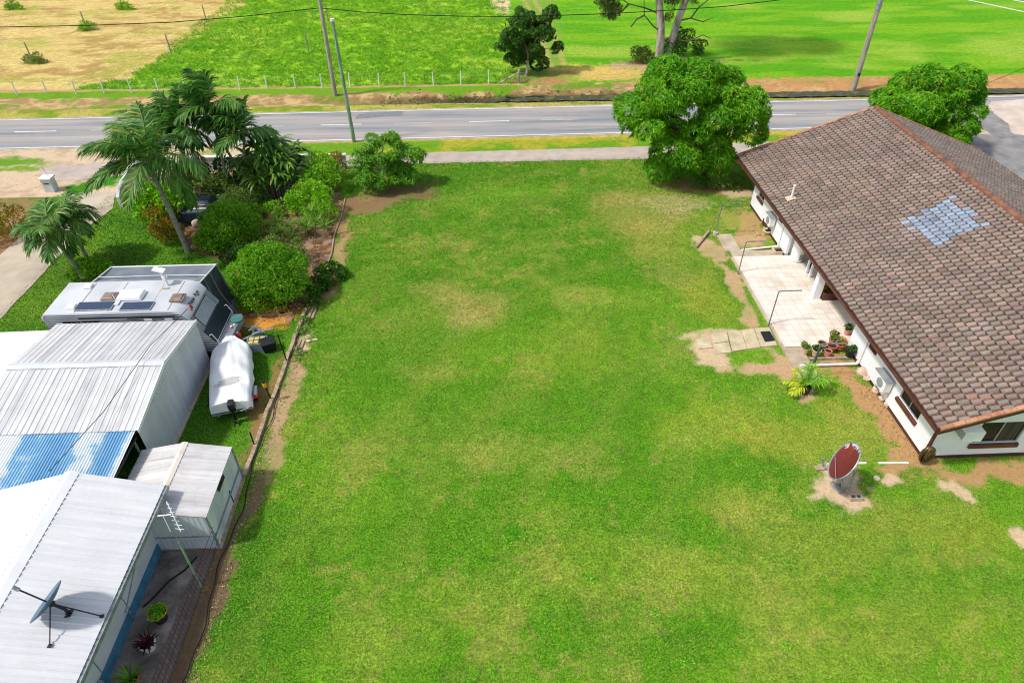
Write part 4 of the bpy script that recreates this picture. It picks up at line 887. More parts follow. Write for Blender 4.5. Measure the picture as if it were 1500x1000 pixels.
for i,(b,tp,L,n,lb) in enumerate(cl_):
    palm('clump_palm',lb,b,tp,.10,.07,frspec(n+2,L+.2,20+i*7,-.45,1.5,1.5,PI,.5),M['palmlow'],G,ll=.9,lw=.10,m=34,wind=(-.7,.1),shaft=.7)
G='pair of palms by the driveway'
palm('driveway_palm','bushier of two short palms by the concrete driveway',(-22.2,31.7,0),(-22.9,32.0,2.5),.13,.09,frspec(20,2.05,41,-.6,1.2,2.2,PI,.45),M['palm'],G,ll=.7,lw=.07,m=36,wind=(-.55,.05),shaft=.5)
palm('driveway_palm','thinner of two short palms, behind its bushier neighbour by the driveway',(-22.45,33.1,0),(-22.7,33.3,2.6),.11,.08,frspec(14,1.9,57,-.4,1.2,2.1,0,.3),M['palm'],G,ll=.65,lw=.065,m=32,wind=(-.15,.05),shaft=.5)
t=thing('palm_light','small dark box light at the foot of the driveway palms','garden light',(-22.7,32.85,0)); mb=MB(); mb.box((0,0,.18),(.25,.18,.34)); mb.build('casing',M['dark'],t,False,bevel=.02); mb=MB(); mb.box((0,-.095,.24),(.16,.01,.12)); mb.build('lens',M['glass'],t,False)
# broad strap leaved clump
t=thing('cornstalk_plant','tall clump of broad drooping strap leaves behind the clipped hedges','shrub',(-13.8,41.5,0))
P0=[(-15.0,41.3,2.2),(-14.3,41.0,2.9),(-13.7,41.4,3.2),(-13.1,41.2,2.6),(-12.6,41.6,2.0),(-14.6,40.6,1.5),(-13.6,40.7,1.9),(-12.9,40.8,1.3),(-14.0,42.0,3.4),(-13.3,42.2,2.8),(-15.6,41.6,1.6),(-12.3,41.9,2.4)]
P0+=[(a+.35,b-.5,c*.8) for a,b,c in P0[:8]]; P0=[(-13.8+(a+13.8)*1.12,b,c+.45) for a,b,c in P0]; strap_rosette(P0,24,1.35,.21,.6,1.6,5,M['strap2'],'leaves',t)
mb=MB()
for p in P0: branch(mb,bend((p[0]*.5-6.9,p[1]*.5+20.7,-.05),p,4,.1,0),.05,.03,6)
mb.build('stem',M['palmbark'],t)
S_=shrub
G='clipped hedge balls'
S_('clipped_shrub','big dense clipped shrub at the garden corner nearest the caravan',[(-11.05,29.25,1.35,1.65,1.45,1.5),(-11.2,29.2,.8,1.6,1.4,.9)],'hedge',15000,60,.45,.6,.14,.085,group=G,inner=.3,flat=.9)
S_('clipped_shrub','round clipped shrub beside the leaning palm trunk',[(-14.95,35.2,1.0,1.6,1.4,1.25),(-15.9,34.7,.5,.7,.7,.7)],'hedge',11000,50,.4,.55,.14,.085,group=G,inner=.3)
S_('clipped_shrub','small olive clipped shrub behind the round one in the garden',[(-15.35,38.3,.8,1.0,.9,.85)],'olive',2600,22,.3,.42,.12,.07,group=G)
S_('hedge_shrub','bright green shrub along the boundary kerb of the garden',[(-10.9,38.9,.9,1.2,1.2,1.1),(-10.4,37.6,.6,.9,.9,.8)],'bright',3600,30,.35,.5,.15,.09)
S_('hedge_shrub','tall bright shrub between boundary kerb and spreading sapling',[(-10.7,41.3,1.2,1.15,1.1,1.3)],'bright',3000,24,.35,.55,.15,.09)
S_('hedge_shrub','reddish tipped shrub before the white capped front wall',[(-10.7,43.6,.9,1.0,.8,.9)],'croton',1800,18,.3,.45,.15,.09)
t=thing('yucca_clump','clump of spiky pale green yuccas beside the boundary kerb','shrub',(*at(462,345)[:2],0))
strap_rosette([(*at(468,338)[:2],.7),(*at(452,345)[:2],.5),(*at(478,345)[:2],.6),(*at(460,330)[:2],.9),(*at(442,342)[:2],.5)],46,.85,.05,.7,.7,8,M['strap'],'leaves',t)
mb=MB(); branch(mb,[(*at(462,350)[:2],-.05),(*at(464,345)[:2],.7)],.06,.04,6); mb.build('stem',M['bark'],t)
t=thing('strap_clump','low tufts of arching strap leaves over mulch mid garden','shrub',(*at(405,345)[:2],0))
strap_rosette([(*at(u,v)[:2],.25) for u,v in((392,338),(408,332),(424,338),(385,352),(402,350),(430,352),(415,345))],34,.8,.06,.8,1.2,9,M['strap'],'leaves',t)
S_('leafy_shrub','loose leafy shrub growing just behind the big clipped shrub',[(*at(408,385)[:2],.6,1.1,.8,.8),(*at(385,375)[:2],.4,.8,.6,.6),(*at(432,382)[:2],.5,.8,.7,.7)],'olive',2600,26,.25,.4,.18,.08)
S_('leafy_shrub','scrambling dark leafy plant over the boundary kerb near the clipped shrub',[(*at(470,415)[:2],.3,.5,1.0,.6),(*at(488,408)[:2],.2,.7,.8,.4),(*at(462,440)[:2],.3,.35,.7,.5)],'dkleaf',1500,20,.18,.3,.2,.11)
S_('croton_shrub','yellow and green croton at the lawn edge by the leaning palm',[(*at(250,352)[:2],.6,.9,.8,.75),(*at(238,335)[:2],.6,.7,.7,.7)],'croton',1900,18,.25,.4,.16,.08)
S_('lush_shrub','lush big leaved bright plant just inside the front gate wall',[(*at(240,322)[:2],.9,1.1,1.0,1.2),(*at(262,318)[:2],1.1,.9,.8,1.1)],'bright',1500,18,.35,.5,.34,.2)
S_('variegated_shrub','greyish variegated shrub in palm shade behind the dark covered trailer',[(*at(290,305)[:2],1.2,1.5,.9,.9),(*at(330,300)[:2],1.0,1.0,.8,.8),(*at(262,300)[:2],1.0,.9,.8,.9)],'olive',1900,24,.3,.5,.26,.08)
S_('shade_shrub','dark undergrowth filling the foot of the palm clump',[(-17.0,42.2,.9,1.8,1.0,1.0),(-14.6,42.6,.9,1.8,1.0,1.0),(-19.3,42.4,.8,1.1,.9,.9)],'dkleaf',2600,30,.3,.5,.3,.12)
t=thing('cordyline','orange leaved cordyline against the white gate wall','shrub',(*at(194,296)[:2],0))
strap_rosette([(*at(194,294)[:2],.25),(*at(202,296)[:2],.2),(*at(197,290)[:2],.4)],18,.75,.10,.9,.6,12,M['orangeleaf'],'leaves',t)
S_('leafy_shrub','low dark green filler plant between the two clipped shrubs',[(*at(362,372)[:2],.35,.8,.5,.5),(*at(345,382)[:2],.3,.5,.4,.4)],'dkleaf',1500,18,.2,.32,.18,.09)
S_('leafy_shrub','soft green plant over mulch below the cornstalk leaves',[(*at(390,318)[:2],.4,1.0,.5,.5),(*at(420,312)[:2],.45,.9,.5,.6)],'bright',1300,18,.2,.34,.2,.08)
S_('leafy_shrub','shaded green plant between round clipped shrub and the cornstalk leaves',[(*at(375,300)[:2],.6,.9,.6,.7),(*at(358,312)[:2],.4,.6,.5,.5)],'olive',1300,18,.2,.34,.2,.09)
S_('lawn_shrub','neat bright low shrub at the foot of the driveway palms',[(*at(140,402)[:2],.35,.85,.6,.5)],'bright',1400,16,.25,.35,.13,.08)
S_('flowering_shrub','orange flowering plant spilling from the front of the big clipped shrub',[(*at(372,450)[:2],.25,.55,.35,.4),(*at(402,448)[:2],.4,.6,.3,.4)],'orangeleaf',420,14,.12,.2,.16,.1)
S_('croton_shrub','yellow flecked shrub partly hidden behind the driveway palms',[(*at(22,345)[:2],.8,1.3,1.0,1.0),(*at(-10,350)[:2],.8,1.3,1.0,1.0)],'croton',1800,20,.3,.45,.18,.09)
S_('creeping_shrub','thin straggly plants along the foot of the boundary kerb',[(*at(445,480)[:2],.1,.25,.7,.2),(*at(437,520)[:2],.06,.2,.5,.15)],'olive',260,12,.08,.14,.14,.07,stem=False)
# ------------------------------------------------------------------ GARDEN EDGES AND KERB
G='boundary kerb lengths'
kp=[(-9.72,14.3),(-9.66,17.2),(-9.62,19.0),(-9.56,21.5),(-9.5,23.8),(-9.46,25.6),(-9.4,28.2)]
mb=MB()
for a,b in zip(kp,kp[1:]):
    d=Vector((b[0]-a[0],b[1]-a[1],0)); n=max(2,int(d.length/.62))
    for i in range(n):
        p=Vector((*a,0))+d*((i+.5)/n); mb.box((p.x+random.uniform(-.03,.03),p.y,.06+random.uniform(-.02,.02)),(.16,d.length/n-.02,.16),rz=math.atan2(d.y,d.x)-PI/2+random.uniform(-.05,.05))
tag(mb.build('boundary_kerb',M['timber']),'weathered pale kerb running along the boundary beside the lawn','kerb')
mb=MB(); pts=[(-9.40+.10*math.sin(y*1.3)+.04*math.sin(y*4.1),y,.07) for y in np.arange(6,29,.4)]; mb.tube(pts,.02,6); tag(mb.build('black_hose',M['black']),'black poly hose snaking along the boundary kerb','hose')
mb=MB(); pts=[(*at(u,v)[:2],.05) for u,v in((452,455),(462,435),(476,400),(486,372),(490,345),(500,318),(506,292))]; mb.tube(pts,.05,6); tag(mb.build('garden_edging',M['timber']),'old timber edging between garden bed and lawn','garden edging')
mb=MB()
for u,v,l in((352,466,.55),(378,462,1.0),(400,462,1.6),(420,461,.8)): p=at(u,v); mb.box((p[0],p[1],.07),(l*.8,.1,.12),rz=.04)
tag(mb.build('garden_edging',M['timber']),'row of pale sleepers on orange leaf litter before the big clipped shrub','garden edging')
for i,(u,v,n,lb) in enumerate(((456,458,2,'two short weathered planks lying beside the kerb near the clipped shrub'),(437,507,2,'two short weathered planks lying beside the kerb opposite the black tub'))):
    p=at(u,v); mb=MB()
    for k in range(n): mb.box((p[0]+k*.17,p[1]-.05*k,.04),(.11,1.0,.07),rz=-.06)
    tag(mb.build('plank',M['timber']),lb,'plank','planks by the kerb')
p=at(452,500); mb=MB(); mb.ell((p[0],p[1],.03),(.16,.09,.06),9,6,.2); mb.ell((p[0]+.3,p[1]+.1,.03),(.14,.07,.05),8,6,.2); tag(mb.build('broken_stone',M['stone'],smooth=True),'broken white stones on the bare sandy spot beside the kerb','stone')
G='steel pickets along the boundary'
for (bx,by),(tx,ty),lb,cap in (((421,531),(407,491),'dark leaning steel picket right beside the black tub',0),((398,587),(386,560),'dark steel picket topped with a yellow cap',1),((373,653),(366,633),'short dark steel picket near the garden shed',0),((343,738),(335,718),'dark steel picket standing against the shed wall',0)):
    b=Vector(at(bx,by)); tp=Vector(aty(tx,ty,b.y+.02)); t=thing('steel_picket',lb,'post',tuple(b),0,G)
    mb=MB(); d=(tp-b); mb.tube([b-Vector((0,0,.05)),tp],.032,6); mb.build('stake',M['black'],t)
    if cap: mb=MB(); mb.tube([tp-d*.22,tp-d*.02],.09,8); mb.build('cap',M['yellow'],t); mb=MB(); mb.tube([tp-d*.02,tp+d*.06],.07,8); mb.build('top',M['black'],t)
# ------------------------------------------------------------------ front wall, gate pier, letterbox, dark trailer
t=thing('gate_wall','pale rendered wing wall with slatted panel at the driveway entrance','wall',(-23.6,41.5,0))
mb=MB(); c=[(-23.55,39.9),(-23.75,40.6),(-23.85,41.6),(-23.7,42.8),(-23.45,43.6)]
hgt=[.75,.9,1.1,1.35,1.4]
for (a,b,h0,h1) in zip(c,c[1:],hgt,hgt[1:]):
    mb.add([(a[0],a[1],0),(b[0],b[1],0),(b[0],b[1],h1),(a[0],a[1],h0),(a[0]+.22,a[1],0),(b[0]+.22,b[1],0),(b[0]+.22,b[1],h1),(a[0]+.22,a[1],h0)],[(0,1,2,3),(5,4,7,6),(3,2,6,7),(0,3,7,4),(1,5,6,2)])
mb.build('wing_wall',M['wallgrey'],t)
mb=MB(); mb.bb(-23.6,-23.1,43.6,44.1,0,1.55); mb.box((-23.35,43.85,1.6),(.6,.6,.1)); mb.build('pier',M['wallgrey'],t)
mb=MB()
for k in range(6): mb.bb(-23.09,-21.2,43.8,43.84,.25+.2*k,.37+.2*k)
mb.bb(-21.18,-21.08,43.75,43.9,0,1.5); mb.build('slat_panel',M['white_gloss'],t)
t=thing('front_wall','low wall with white capping along the footpath behind the garden','wall',(-15,45.1,0))
mb=MB(); mb.bb(-20.9,-9.7,45.0,45.18,0,1.05); mb.build('wall',M['wallgrey'],t); mb=MB(); mb.bb(-20.95,-9.65,44.95,45.23,1.053,1.13); mb.build('capping',M['white_trim'],t)
t=thing('letterbox_pier','squat white letterbox pier behind the driveway palms','letterbox',(-29.1,42.6,0))
mb=MB(); mb.box((0,0,.45),(.62,.6,.9)); mb.build('pier',M['wallgrey'],t,False); mb=MB(); mb.box((0,0,.95),(.78,.74,.1)); mb.build('cap',M['white_trim'],t,False); mb=MB(); mb.box((0,-.303,.62),(.34,.02,.07)); mb.build('slot',M['dark'],t,False)
mb=MB(); mb.tube([(.1,.1,.98),(-.05,.1,1.7)],.014,5); mb.build('rod',M['galv'],t,False)
t=thing('covered_trailer','low navy covered trailer with silver bars parked among garden shrubs','trailer',(-17.65,38.1,0),.05)
mb=MB(); mb.extr([(-1.0,-.75,.35),(1.0,-.75,.35),(.95,-.55,.95),(.62,-.05,1.25),(-.55,-.05,1.25),(-.95,-.55,.9)],(0,.9,0)); 
mb=MB(); V=[(-1.05,-.8,.3),(1.05,-.8,.3),(1.05,.8,.3),(-1.05,.8,.3),(-1.0,-.7,.85),(1.0,-.7,.85),(1.0,.8,.95),(-1.0,.8,.95),(-.6,.0,1.3),(.65,.0,1.3),(.65,.7,1.32),(-.6,.7,1.32)]
mb.add(V,[(0,1,5,4),(1,2,6,5),(2,3,7,6),(3,0,4,7),(4,5,9,8),(5,6,10,9),(6,7,11,10),(7,4,8,11),(8,9,10,11)]); mb.build('cover',M['navy'],t,False,bevel=.06)
mb=MB(); mb.box((.1,-.31,1.13),(.72,.05,.05),rx=.55); mb.box((.15,-.5,1.0),(1.0,.10,.05),rx=.55); mb.box((-.3,-.4,1.07),(.06,.25,.03),rx=.55); mb.build('bar',M['galv'],t,False)
for s in(-1,1): mb=MB(); mb.tube([(s*.95,.1,.25),(s*.78,.1,.25)],.25,14); mb.build('wheel',M['black'],t,False)
p=at(290,332); mb=MB(); mb.ell((p[0],p[1],.2),(.32,.25,.28),10,7,.12); tag(mb.build('garden_rock',M['stone'],smooth=True),'pale round rock beside the round clipped shrub','rock')
# ------------------------------------------------------------------ PADDOCK FENCE
G='white posts of the paddock fence'
px=[(25,138),(69,136),(112,137),(153,136),(193,135),(233,134),(272,133),(310,132),(352,131),(392,129),(433,128),(472,127),(513,126),(556,126),(594,125),(635,124),(675,123),(716,122)]
proto=None; n=len(px)
for i,(u,v) in enumerate(px):
    b=at(u,v+1); k=n-1-i
    lb='slim white fence post, '+ORD[k]+' in the row counting from the braced strainer post'
    if proto is None:
        t=thing('fence_post',lb,'fence post',(b[0],b[1],-.1),0,G); mb=MB(); mb.tube([(0,0,0),(0,0,1.3)],[.065,.055],7); mb.build('stake',M['postwhite'],t,False); proto=t
    else: t=copy_tree(proto); t.location=(b[0],b[1],-.1); t['label']=lb
    t.rotation_euler=(random.uniform(-.04,.04),random.uniform(-.06,.04),random.uniform(0,6))
t=thing('strainer_post','stout grey strainer post with diagonal brace ending the paddock fence','fence post',(*at(760,122)[:2],0))
x,y=at(760,122)[:2]; mb=MB(); mb.tube([(x,y,-.2),(x,y,1.25)],.11,9); mb.build('post',M['palebark'],t); mb=MB(); mb.tube([(x-.05,y,.95),(x-1.9,y-.1,.05)],.06,7); mb.build('brace',M['palebark'],t); mb=MB(); mb.tube([(x+.05,y+.1,.9),(x+.75,y+1.0,.5)],.05,6); mb.build('brace',M['palebark'],t)
mb=MB()
for z in(.45,.8,1.1): mb.tube([(*at(u,v+1)[:2],z-.05) for u,v in px]+[(x,y,z-.05)],.004,4)
tag(mb.build('fence_wire',M['oldgalv']),'thin wires strung along the white paddock fence posts','wire fence')
G='posts of the inner paddock fence'
fp=[((49,92),(42,55),1.3,'grey post on dry grass with the biggest weedy tuft at its foot'),((128,44),(126,14),1.3,'grey post on dry grass midway up with a green tuft at its foot'),((181,14),(180,0),1.3,'farthest dry paddock post by the frame top, tuft at its foot'),((20,14),(20,0),1.3,'far grey post in the left corner of the dry paddock'),((251,78),(247,58),1.2,'pale post where dry grass meets green pasture'),((303,32),(300,14),1.2,'pale post farther along the edge of dry and green pasture'),((452,76),(449,54),1.2,'thin grey post standing alone in green pasture behind the road poles'),((481,32),(480,15),1.2,'thin far post close behind the tall timber pole')]
for k,((u,v),(tu,tv),h,lb) in enumerate(fp):
    b=at(u,v); t=thing('paddock_post',lb,'fence post',(b[0],b[1],0),0,G); mb=MB(); mb.tube([(0,0,-.2),(-.05,0,h*1.5)],[.075,.065],7); mb.build('stake',M['polewood'],t,False)
    if k<4: tt=shrub('weed_tuft',['broad weedy tuft at the foot of the nearest dry paddock post','green tuft at the foot of the middle dry paddock post','small green tuft around the farthest dry paddock post','green tuft around the post in the far corner of dry grass'][k],[(b[0]+.2,b[1]-.1,.2,1.0 if k==0 else .9,.5,.5 if k<2 else .6)],'olive' if k==0 else 'pasture',500,12,.2,.35,.4,.07,'weeds','weedy tufts in the dry paddock',False,up=.8)
# ------------------------------------------------------------------ POLES AND WIRES
G='roadside power poles'
def pole(label,b,top,r0,r1,mat,group=G,name='power_pole'):
    t=thing(name,label,'power pole',(b[0],b[1],0),0,group); mb=MB(); a=Vector((b[0],b[1],-.6)); c=Vector(top)
    mb.tube([a.lerp(c,i/6) for i in range(7)],[r0+(r1-r0)*i/6 for i in range(7)],12); mb.build('shaft',M[mat],t,smooth=True); return t,c
b=at(491,139); q=aty(468,0,b[1]); d=Vector(q)-Vector(b); tp=Vector(b)+d*1.35
P1,c1=pole('tall grey timber pole rising beyond the road carrying a sagging cable',b,tp,.20,.13,'polewood')
mb=MB(); mb.box((c1.x,c1.y,c1.z-.5),(1.8,.1,.12)); mb.build('crossarm',M['timber'],P1)
b=at(519,208); q=aty(487,31,b[1]); P2,c2=pole('green tinged pole with pale top standing on the near verge',b,q,.15,.11,'greenpole')
mb=MB(); mb.tube([c2-Vector((0,0,.02)),c2+Vector((0,0,.14))],.15,10); mb.build('cap',M['postwhite'],P2)
b=at(1250,130); q=aty(1290,0,b[1]); d=Vector(q)-Vector(b); tp=Vector(b)+d*1.3
P3,c3=pole('thick grey timber pole on the bare bank across the road',b,tp,.26,.17,'polewood')
pt=Vector(b)+d*.18; mb=MB(); mb.box((pt.x,pt.y-.24,pt.z),(.22,.05,.28)); mb.build('number_plate',M['dark'],P3)
mb=MB(); pt=Vector(b)+d*.93; mb.tube([pt-d*.03,pt+d*.1],[.24,.22],12); mb.build('collar',M['galv'],P3)
wire=[aty(u,v,60.55) for u,v in((-140,44),(0,40),(130,37.5),(250,33),(360,24),(468,12),(530,18),(600,22),(680,24.2),(750,24.5),(830,22.5),(900,20),(980,15.5),(1060,10),(1145,0),(1230,-14),(1300,-30))]
mb=MB(); mb.tube(wire,.035,5); tag(mb.build('power_cable',M['black']),'dark cable sagging across the paddock from the tall timber pole','cable')
for k,((u0,v0),(u1,v1)) in enumerate((((1380,-8),(1520,22)),((1440,-8),(1530,9)))):
    a=Vector(aty(u0,v0,62)); c=Vector(aty(u1,v1,56)); mb=MB(); mb.tube([a+(a-c)*2,a,c,c+(c-a)*2],.03,5); tag(mb.build('power_cable',M['paint']),['lower of two sunlit pale cables over the mown field corner','higher of two sunlit pale cables over the mown field corner'][k],'cable')
a=Vector(aty(1452,120,61)); c=Vector(aty(1510,96,62)); mb=MB(); mb.tube([Vector((*at(1444,124)[:2],0)),a,c,c+(c-a)*3],.02,5); tag(mb.build('stay_wire',M['dark']),'dark stay wire slanting up from the bank behind the mango dome','cable')
t=thing('verge_marker','thin grey metal post on the footpath edge behind the tiled roof','post',(*at(1104,226)[:2],0)); x,y=at(1104,226)[:2]; q=aty(1111,192,y); mb=MB(); mb.tube([(x,y,-.1),q],.035,7); mb.build('post',M['oldgalv'],t)
mb=MB(); mb.box((q[0],q[1],q[2]),(.10,.03,.22)); mb.build('tag',M['galv'],t)
# ------------------------------------------------------------------ CLOTHES LINE POSTS
G='bent pipe clothesline posts'
for (x,y,h,lb,w) in ((13.9,34.72,2.1,'bent pipe clothesline post with concrete footing at the end of the narrow walk',0),(13.95,30.42,2.1,'bent pipe clothesline post at the corner where the patio meets the concrete walk',0),(14.02,25.72,2.15,'bent pipe clothesline post beside the black door mat',0),(14.45,21.75,2.1,'bent pipe clothesline post wrapped in green behind the golden palm',1)):
    t=thing('clothesline_post',lb,'clothesline',(x,y,0),0,G)
    mb=MB(); mb.tube([(0,0,-.1),(0,0,h-.08),(.03,0,h-.02),(.09,0,h),(1.08,0,h)],.032,8); mb.build('pipe',M['oldgalv'],t,False,smooth=True)
    mb=MB(); mb.tube([(1.07,0,h),(1.11,0,h)],.04,8); mb.build('end_cap',M['galv'],t,False)
    if w: mb=MB(); mb.tube([(0,0,.5),(.02,0,h-.15)],[.06,.05],8); mb.build('wrap',M['dgrey'],t,False)
    elif y>34: mb=MB(); mb.lathe([(.16,-.1),(.16,.22),(.14,.24),(.01,.24)],n=14); mb.build('footing',M['concrete'],t,False)
# slabs, mat, logs, pipes, stones
G='loose slabs of the garden path'
def quadslab(name,pix,z,mat,label,cat_,group=None,th=.07):
    p=[at(*q)[:2] for q in pix]; c=np.mean(p,0); t=MB(); t.extr([(a,b,z-th) for a,b in p],(0,0,th)); return tag(t.build(name,mat,bevel=.008),label,cat_,group)
z7=lambda a,b:(1000+a*.2,420+b*.2)
quadslab('paving_slab',[z7(95,390),z7(195,380),z7(218,450),z7(118,462)],.07,M['slab'],'outermost loose concrete slab, set apart on bare sand','paving slab',G)
quadslab('paving_slab',[z7(205,352),z7(322,335),z7(335,405),z7(228,420)],.075,M['slab'],'upper of the two small square slabs next to the outermost slab','paving slab',G)
quadslab('paving_slab',[z7(228,424),z7(335,409),z7(358,485),z7(242,495)],.07,M['slab'],'lower of the two small square slabs next to the outermost slab','paving slab',G)
quadslab('paving_slab',[z7(328,334),z7(420,324),z7(470,462),z7(362,480)],.08,M['slab'],'large slab between small squares and the middle of the path','paving slab',G)
quadslab('paving_slab',[z7(424,323),z7(518,312),z7(568,448),z7(474,461)],.075,M['slab'],'large slab next before the one carrying the black mat','paving slab',G)
quadslab('paving_slab',[z7(522,311),z7(630,303),z7(690,436),z7(572,447)],.08,M['slab'],'slab against the patio edge carrying the black mat','paving slab',G)
quadslab('door_mat',[z7(565,340),z7(635,334),z7(675,405),z7(600,413)],.105,M['dark'],'black rubber mat at the end of the slab path','mat',None,.02)
mb=MB(); a=Vector((*at(1019,364)[:2],.08)); b=Vector((*at(1038,341)[:2],.12)); mb.tube([a,b],.09,8); tag(mb.build('timber_log',M['timber']),'short weathered log lying by the footed clothesline post','log')
for (y,x0,x1,lb) in ((22.60,14.42,17.1,'white pipe lying across bare soil from the downpipe past the pots'),(33.0,14.85,17.1,'white pipe lying beside the concrete walk from the far downpipe')):
    mb=MB(); mb.tube([(x0,y-.25 if y>30 else y,.12),(x1,y+.08 if y>30 else y,.12)],.065,8); mb.tube([(x1,y+.08 if y>30 else y,.12),(x1+.05,y+.1,.16)],.065,8); tag(mb.build('drain_pipe',M['pvc'],smooth=True),lb,'pipe','white drain pipes lying on the ground')
mb=MB(); mb.tube([(*at(1205,681)[:2],.05),(*at(1268,679)[:2],.05)],.05,6); mb.tube([(*at(1286,679)[:2],.05),(*at(1330,679)[:2],.05)],.05,6); tag(mb.build('drain_pipe',M['pvc'],smooth=True),'white pipe half buried in sand from the house corner to the rusty dish','pipe','white drain pipes lying on the ground')
G='pale boulders along the house wall'
for i,(u,v,r,lb) in enumerate(((1262,548,.26,'largest pinkish boulder against the wall near the downpipe'),(1270,556,.17,'smaller boulder leaning on the largest one'),(1268,538,.16,'boulder behind the largest one, touching the wall'),(1283,573,.19,'boulder beneath the condenser end nearest the pots'),(1292,585,.16,'boulder in the middle below the near condenser'),(1300,594,.17,'last boulder of the row toward the house corner'))):
    p=at(u,v); mb=MB(); mb.ell((p[0],p[1],r*.5),(r*1.1,r,r*.9),10,7,.18); tag(mb.build('boulder',M['stone'],smooth=True),lb,'boulder',G)
G='small stones near the far condenser'
p=at(1112,336); mb=MB()
for _ in range(16): mb.ell((p[0]+random.uniform(-.6,.6),p[1]+random.uniform(-.8,.8),.04),(.1,.09,.07),7,5,.2)
tag(mb.build('rubble',M['straw']),'scatter of small rubble below the far condenser','rubble',None,'stuff')
t=thing('stone_bowl','round pale stone bowl at the wall below the far condenser','bowl',(*at(1123,342)[:2],0)); mb=MB(); mb.lathe([(.2,0),(.3,.2),(.27,.26),(.2,.24),(.01,.14)],n=16); mb.build('bowl',M['slab'],t,False,smooth=True); mb=MB(); mb.lathe([(.19,.205),(.01,.21)],n=14); mb.build('water',M['glass'],t,False)
t=thing('step_frame','small timber framed drain box beside the patio and wall','drain box',(17.0,32.6,.06)); mb=MB()
for dx,dy,a,b_ in((0,.26,.6,.08),(0,-.26,.6,.08),(.28,0,.08,.46),(-.28,0,.08,.46)): mb.box((dx,dy,.07),(a,b_,.14))
mb.build('frame',M['slab'],t,False); mb=MB(); mb.box((0,0,.03),(.5,.44,.04)); mb.build('grate',M['soil'],t,False)
t=thing('coiled_hose','glossy bronze coil of hose hung on the near house corner','hose',(17.12,16.82,0))
for k in range(7):
    a=k*.42-.3; mb=MB() if k==0 else mb
    mb.tube([(.30*math.cos(q)*math.cos(a)*.9-.05,-.30*math.cos(q)*math.sin(a)*.5-.14,.55+.42*math.sin(q)) for q in np.linspace(0,2*PI,20)],.035,6,False)
mb.build('coil',M['brass'],t,False,smooth=True); mb=MB(); mb.box((.05,-.2,.55),(.14,.1,.55),ry=.2); mb.build('reel',M['galv'],t,False)
# ------------------------------------------------------------------ RUSTY DISH
t=thing('rusty_dish','large tilted dish with rust red face standing on bare sand','satellite dish',(13.5,15.45,0))
ctr=Vector((12.83,15.5,1.78)); nrm=Vector((-.827,.333,.441)).normalized()
ua=Vector((0,0,1)).cross(nrm).normalized(); va=nrm.cross(ua)
def dish(mb,ctr,ua,va,nrm,ra,rb,depth,th=.02,nr=7,ns=36):
    vs=[];fs=[]
    for side in(0,1):
        for i in range(nr+1):
            f=i/nr
            for j in range(ns):
                q=2*PI*j/ns; p=ctr+ua*(ra*f*math.cos(q))+va*(rb*f*math.sin(q))+nrm*(depth*(f*f-1)-(th if side else 0)); vs.append(p)
    o=(nr+1)*ns
    for s in(0,1):
        for i in range(nr):
            for j in range(ns):
                j2=(j+1)%ns; a=(s*o+i*ns+j,s*o+i*ns+j2,s*o+(i+1)*ns+j2,s*o+(i+1)*ns+j); fs.append(a if s==0 else a[::-1])
    for j in range(ns): j2=(j+1)%ns; fs.append((nr*ns+j,nr*ns+j2,o+nr*ns+j2,o+nr*ns+j))
    mb.add(vs,fs)
m,nt,b=newmat('rust_streaked_dish'); tc=N(nt,'ShaderNodeNewGeometry').outputs['Position']
mp=N(nt,'ShaderNodeMapping'); mp.inputs['Scale'].default_value=(6,6,1.6); nt.links.new(tc,mp.inputs['Vector']); n1=noise_node(nt,1.3,5,.65,mp.outputs[0])
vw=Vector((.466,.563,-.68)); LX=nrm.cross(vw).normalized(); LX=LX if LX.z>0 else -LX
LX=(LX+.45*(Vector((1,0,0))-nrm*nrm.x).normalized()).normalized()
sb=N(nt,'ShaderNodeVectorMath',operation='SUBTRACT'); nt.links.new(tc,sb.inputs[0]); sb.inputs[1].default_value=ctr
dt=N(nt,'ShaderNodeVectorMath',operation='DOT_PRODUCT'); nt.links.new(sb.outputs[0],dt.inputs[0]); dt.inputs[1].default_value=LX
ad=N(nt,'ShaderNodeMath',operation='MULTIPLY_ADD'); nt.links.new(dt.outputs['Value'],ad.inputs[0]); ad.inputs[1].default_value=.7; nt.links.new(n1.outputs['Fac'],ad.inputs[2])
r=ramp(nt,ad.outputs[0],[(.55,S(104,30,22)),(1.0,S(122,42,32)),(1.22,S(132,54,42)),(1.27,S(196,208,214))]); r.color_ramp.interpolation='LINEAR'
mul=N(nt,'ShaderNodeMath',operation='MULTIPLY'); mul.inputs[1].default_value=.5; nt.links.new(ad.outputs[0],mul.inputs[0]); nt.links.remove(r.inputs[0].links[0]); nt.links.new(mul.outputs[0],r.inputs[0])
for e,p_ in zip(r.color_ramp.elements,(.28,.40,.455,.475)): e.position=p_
nt.links.new(r.outputs[0],b.inputs['Base Color']); b.inputs['Roughness'].default_value=.7
mb=MB(); dish(mb,ctr,ua,va,nrm,.76,.76,.16); df=mb.build('reflector',m,t,smooth=True)
mb=MB(); mb.tube([ctr+ua*(.77*math.cos(q))+va*(.77*math.sin(q)) for q in np.linspace(0,2*PI,40)],.028,6,False); mb.build('rim',M['galv'],df,smooth=True)
mb=MB(); mb.tube([ctr+ua*.6-va*.42,ctr-ua*.6-va*.42],.014,5); mb.build('strut',M['galv'],df)
mb=MB(); mb.tube([(13.45,15.42,-.1),(13.42,15.45,1.15),tuple(ctr-nrm*.22)],.05,10); mb.build('mast',M['galv'],t)
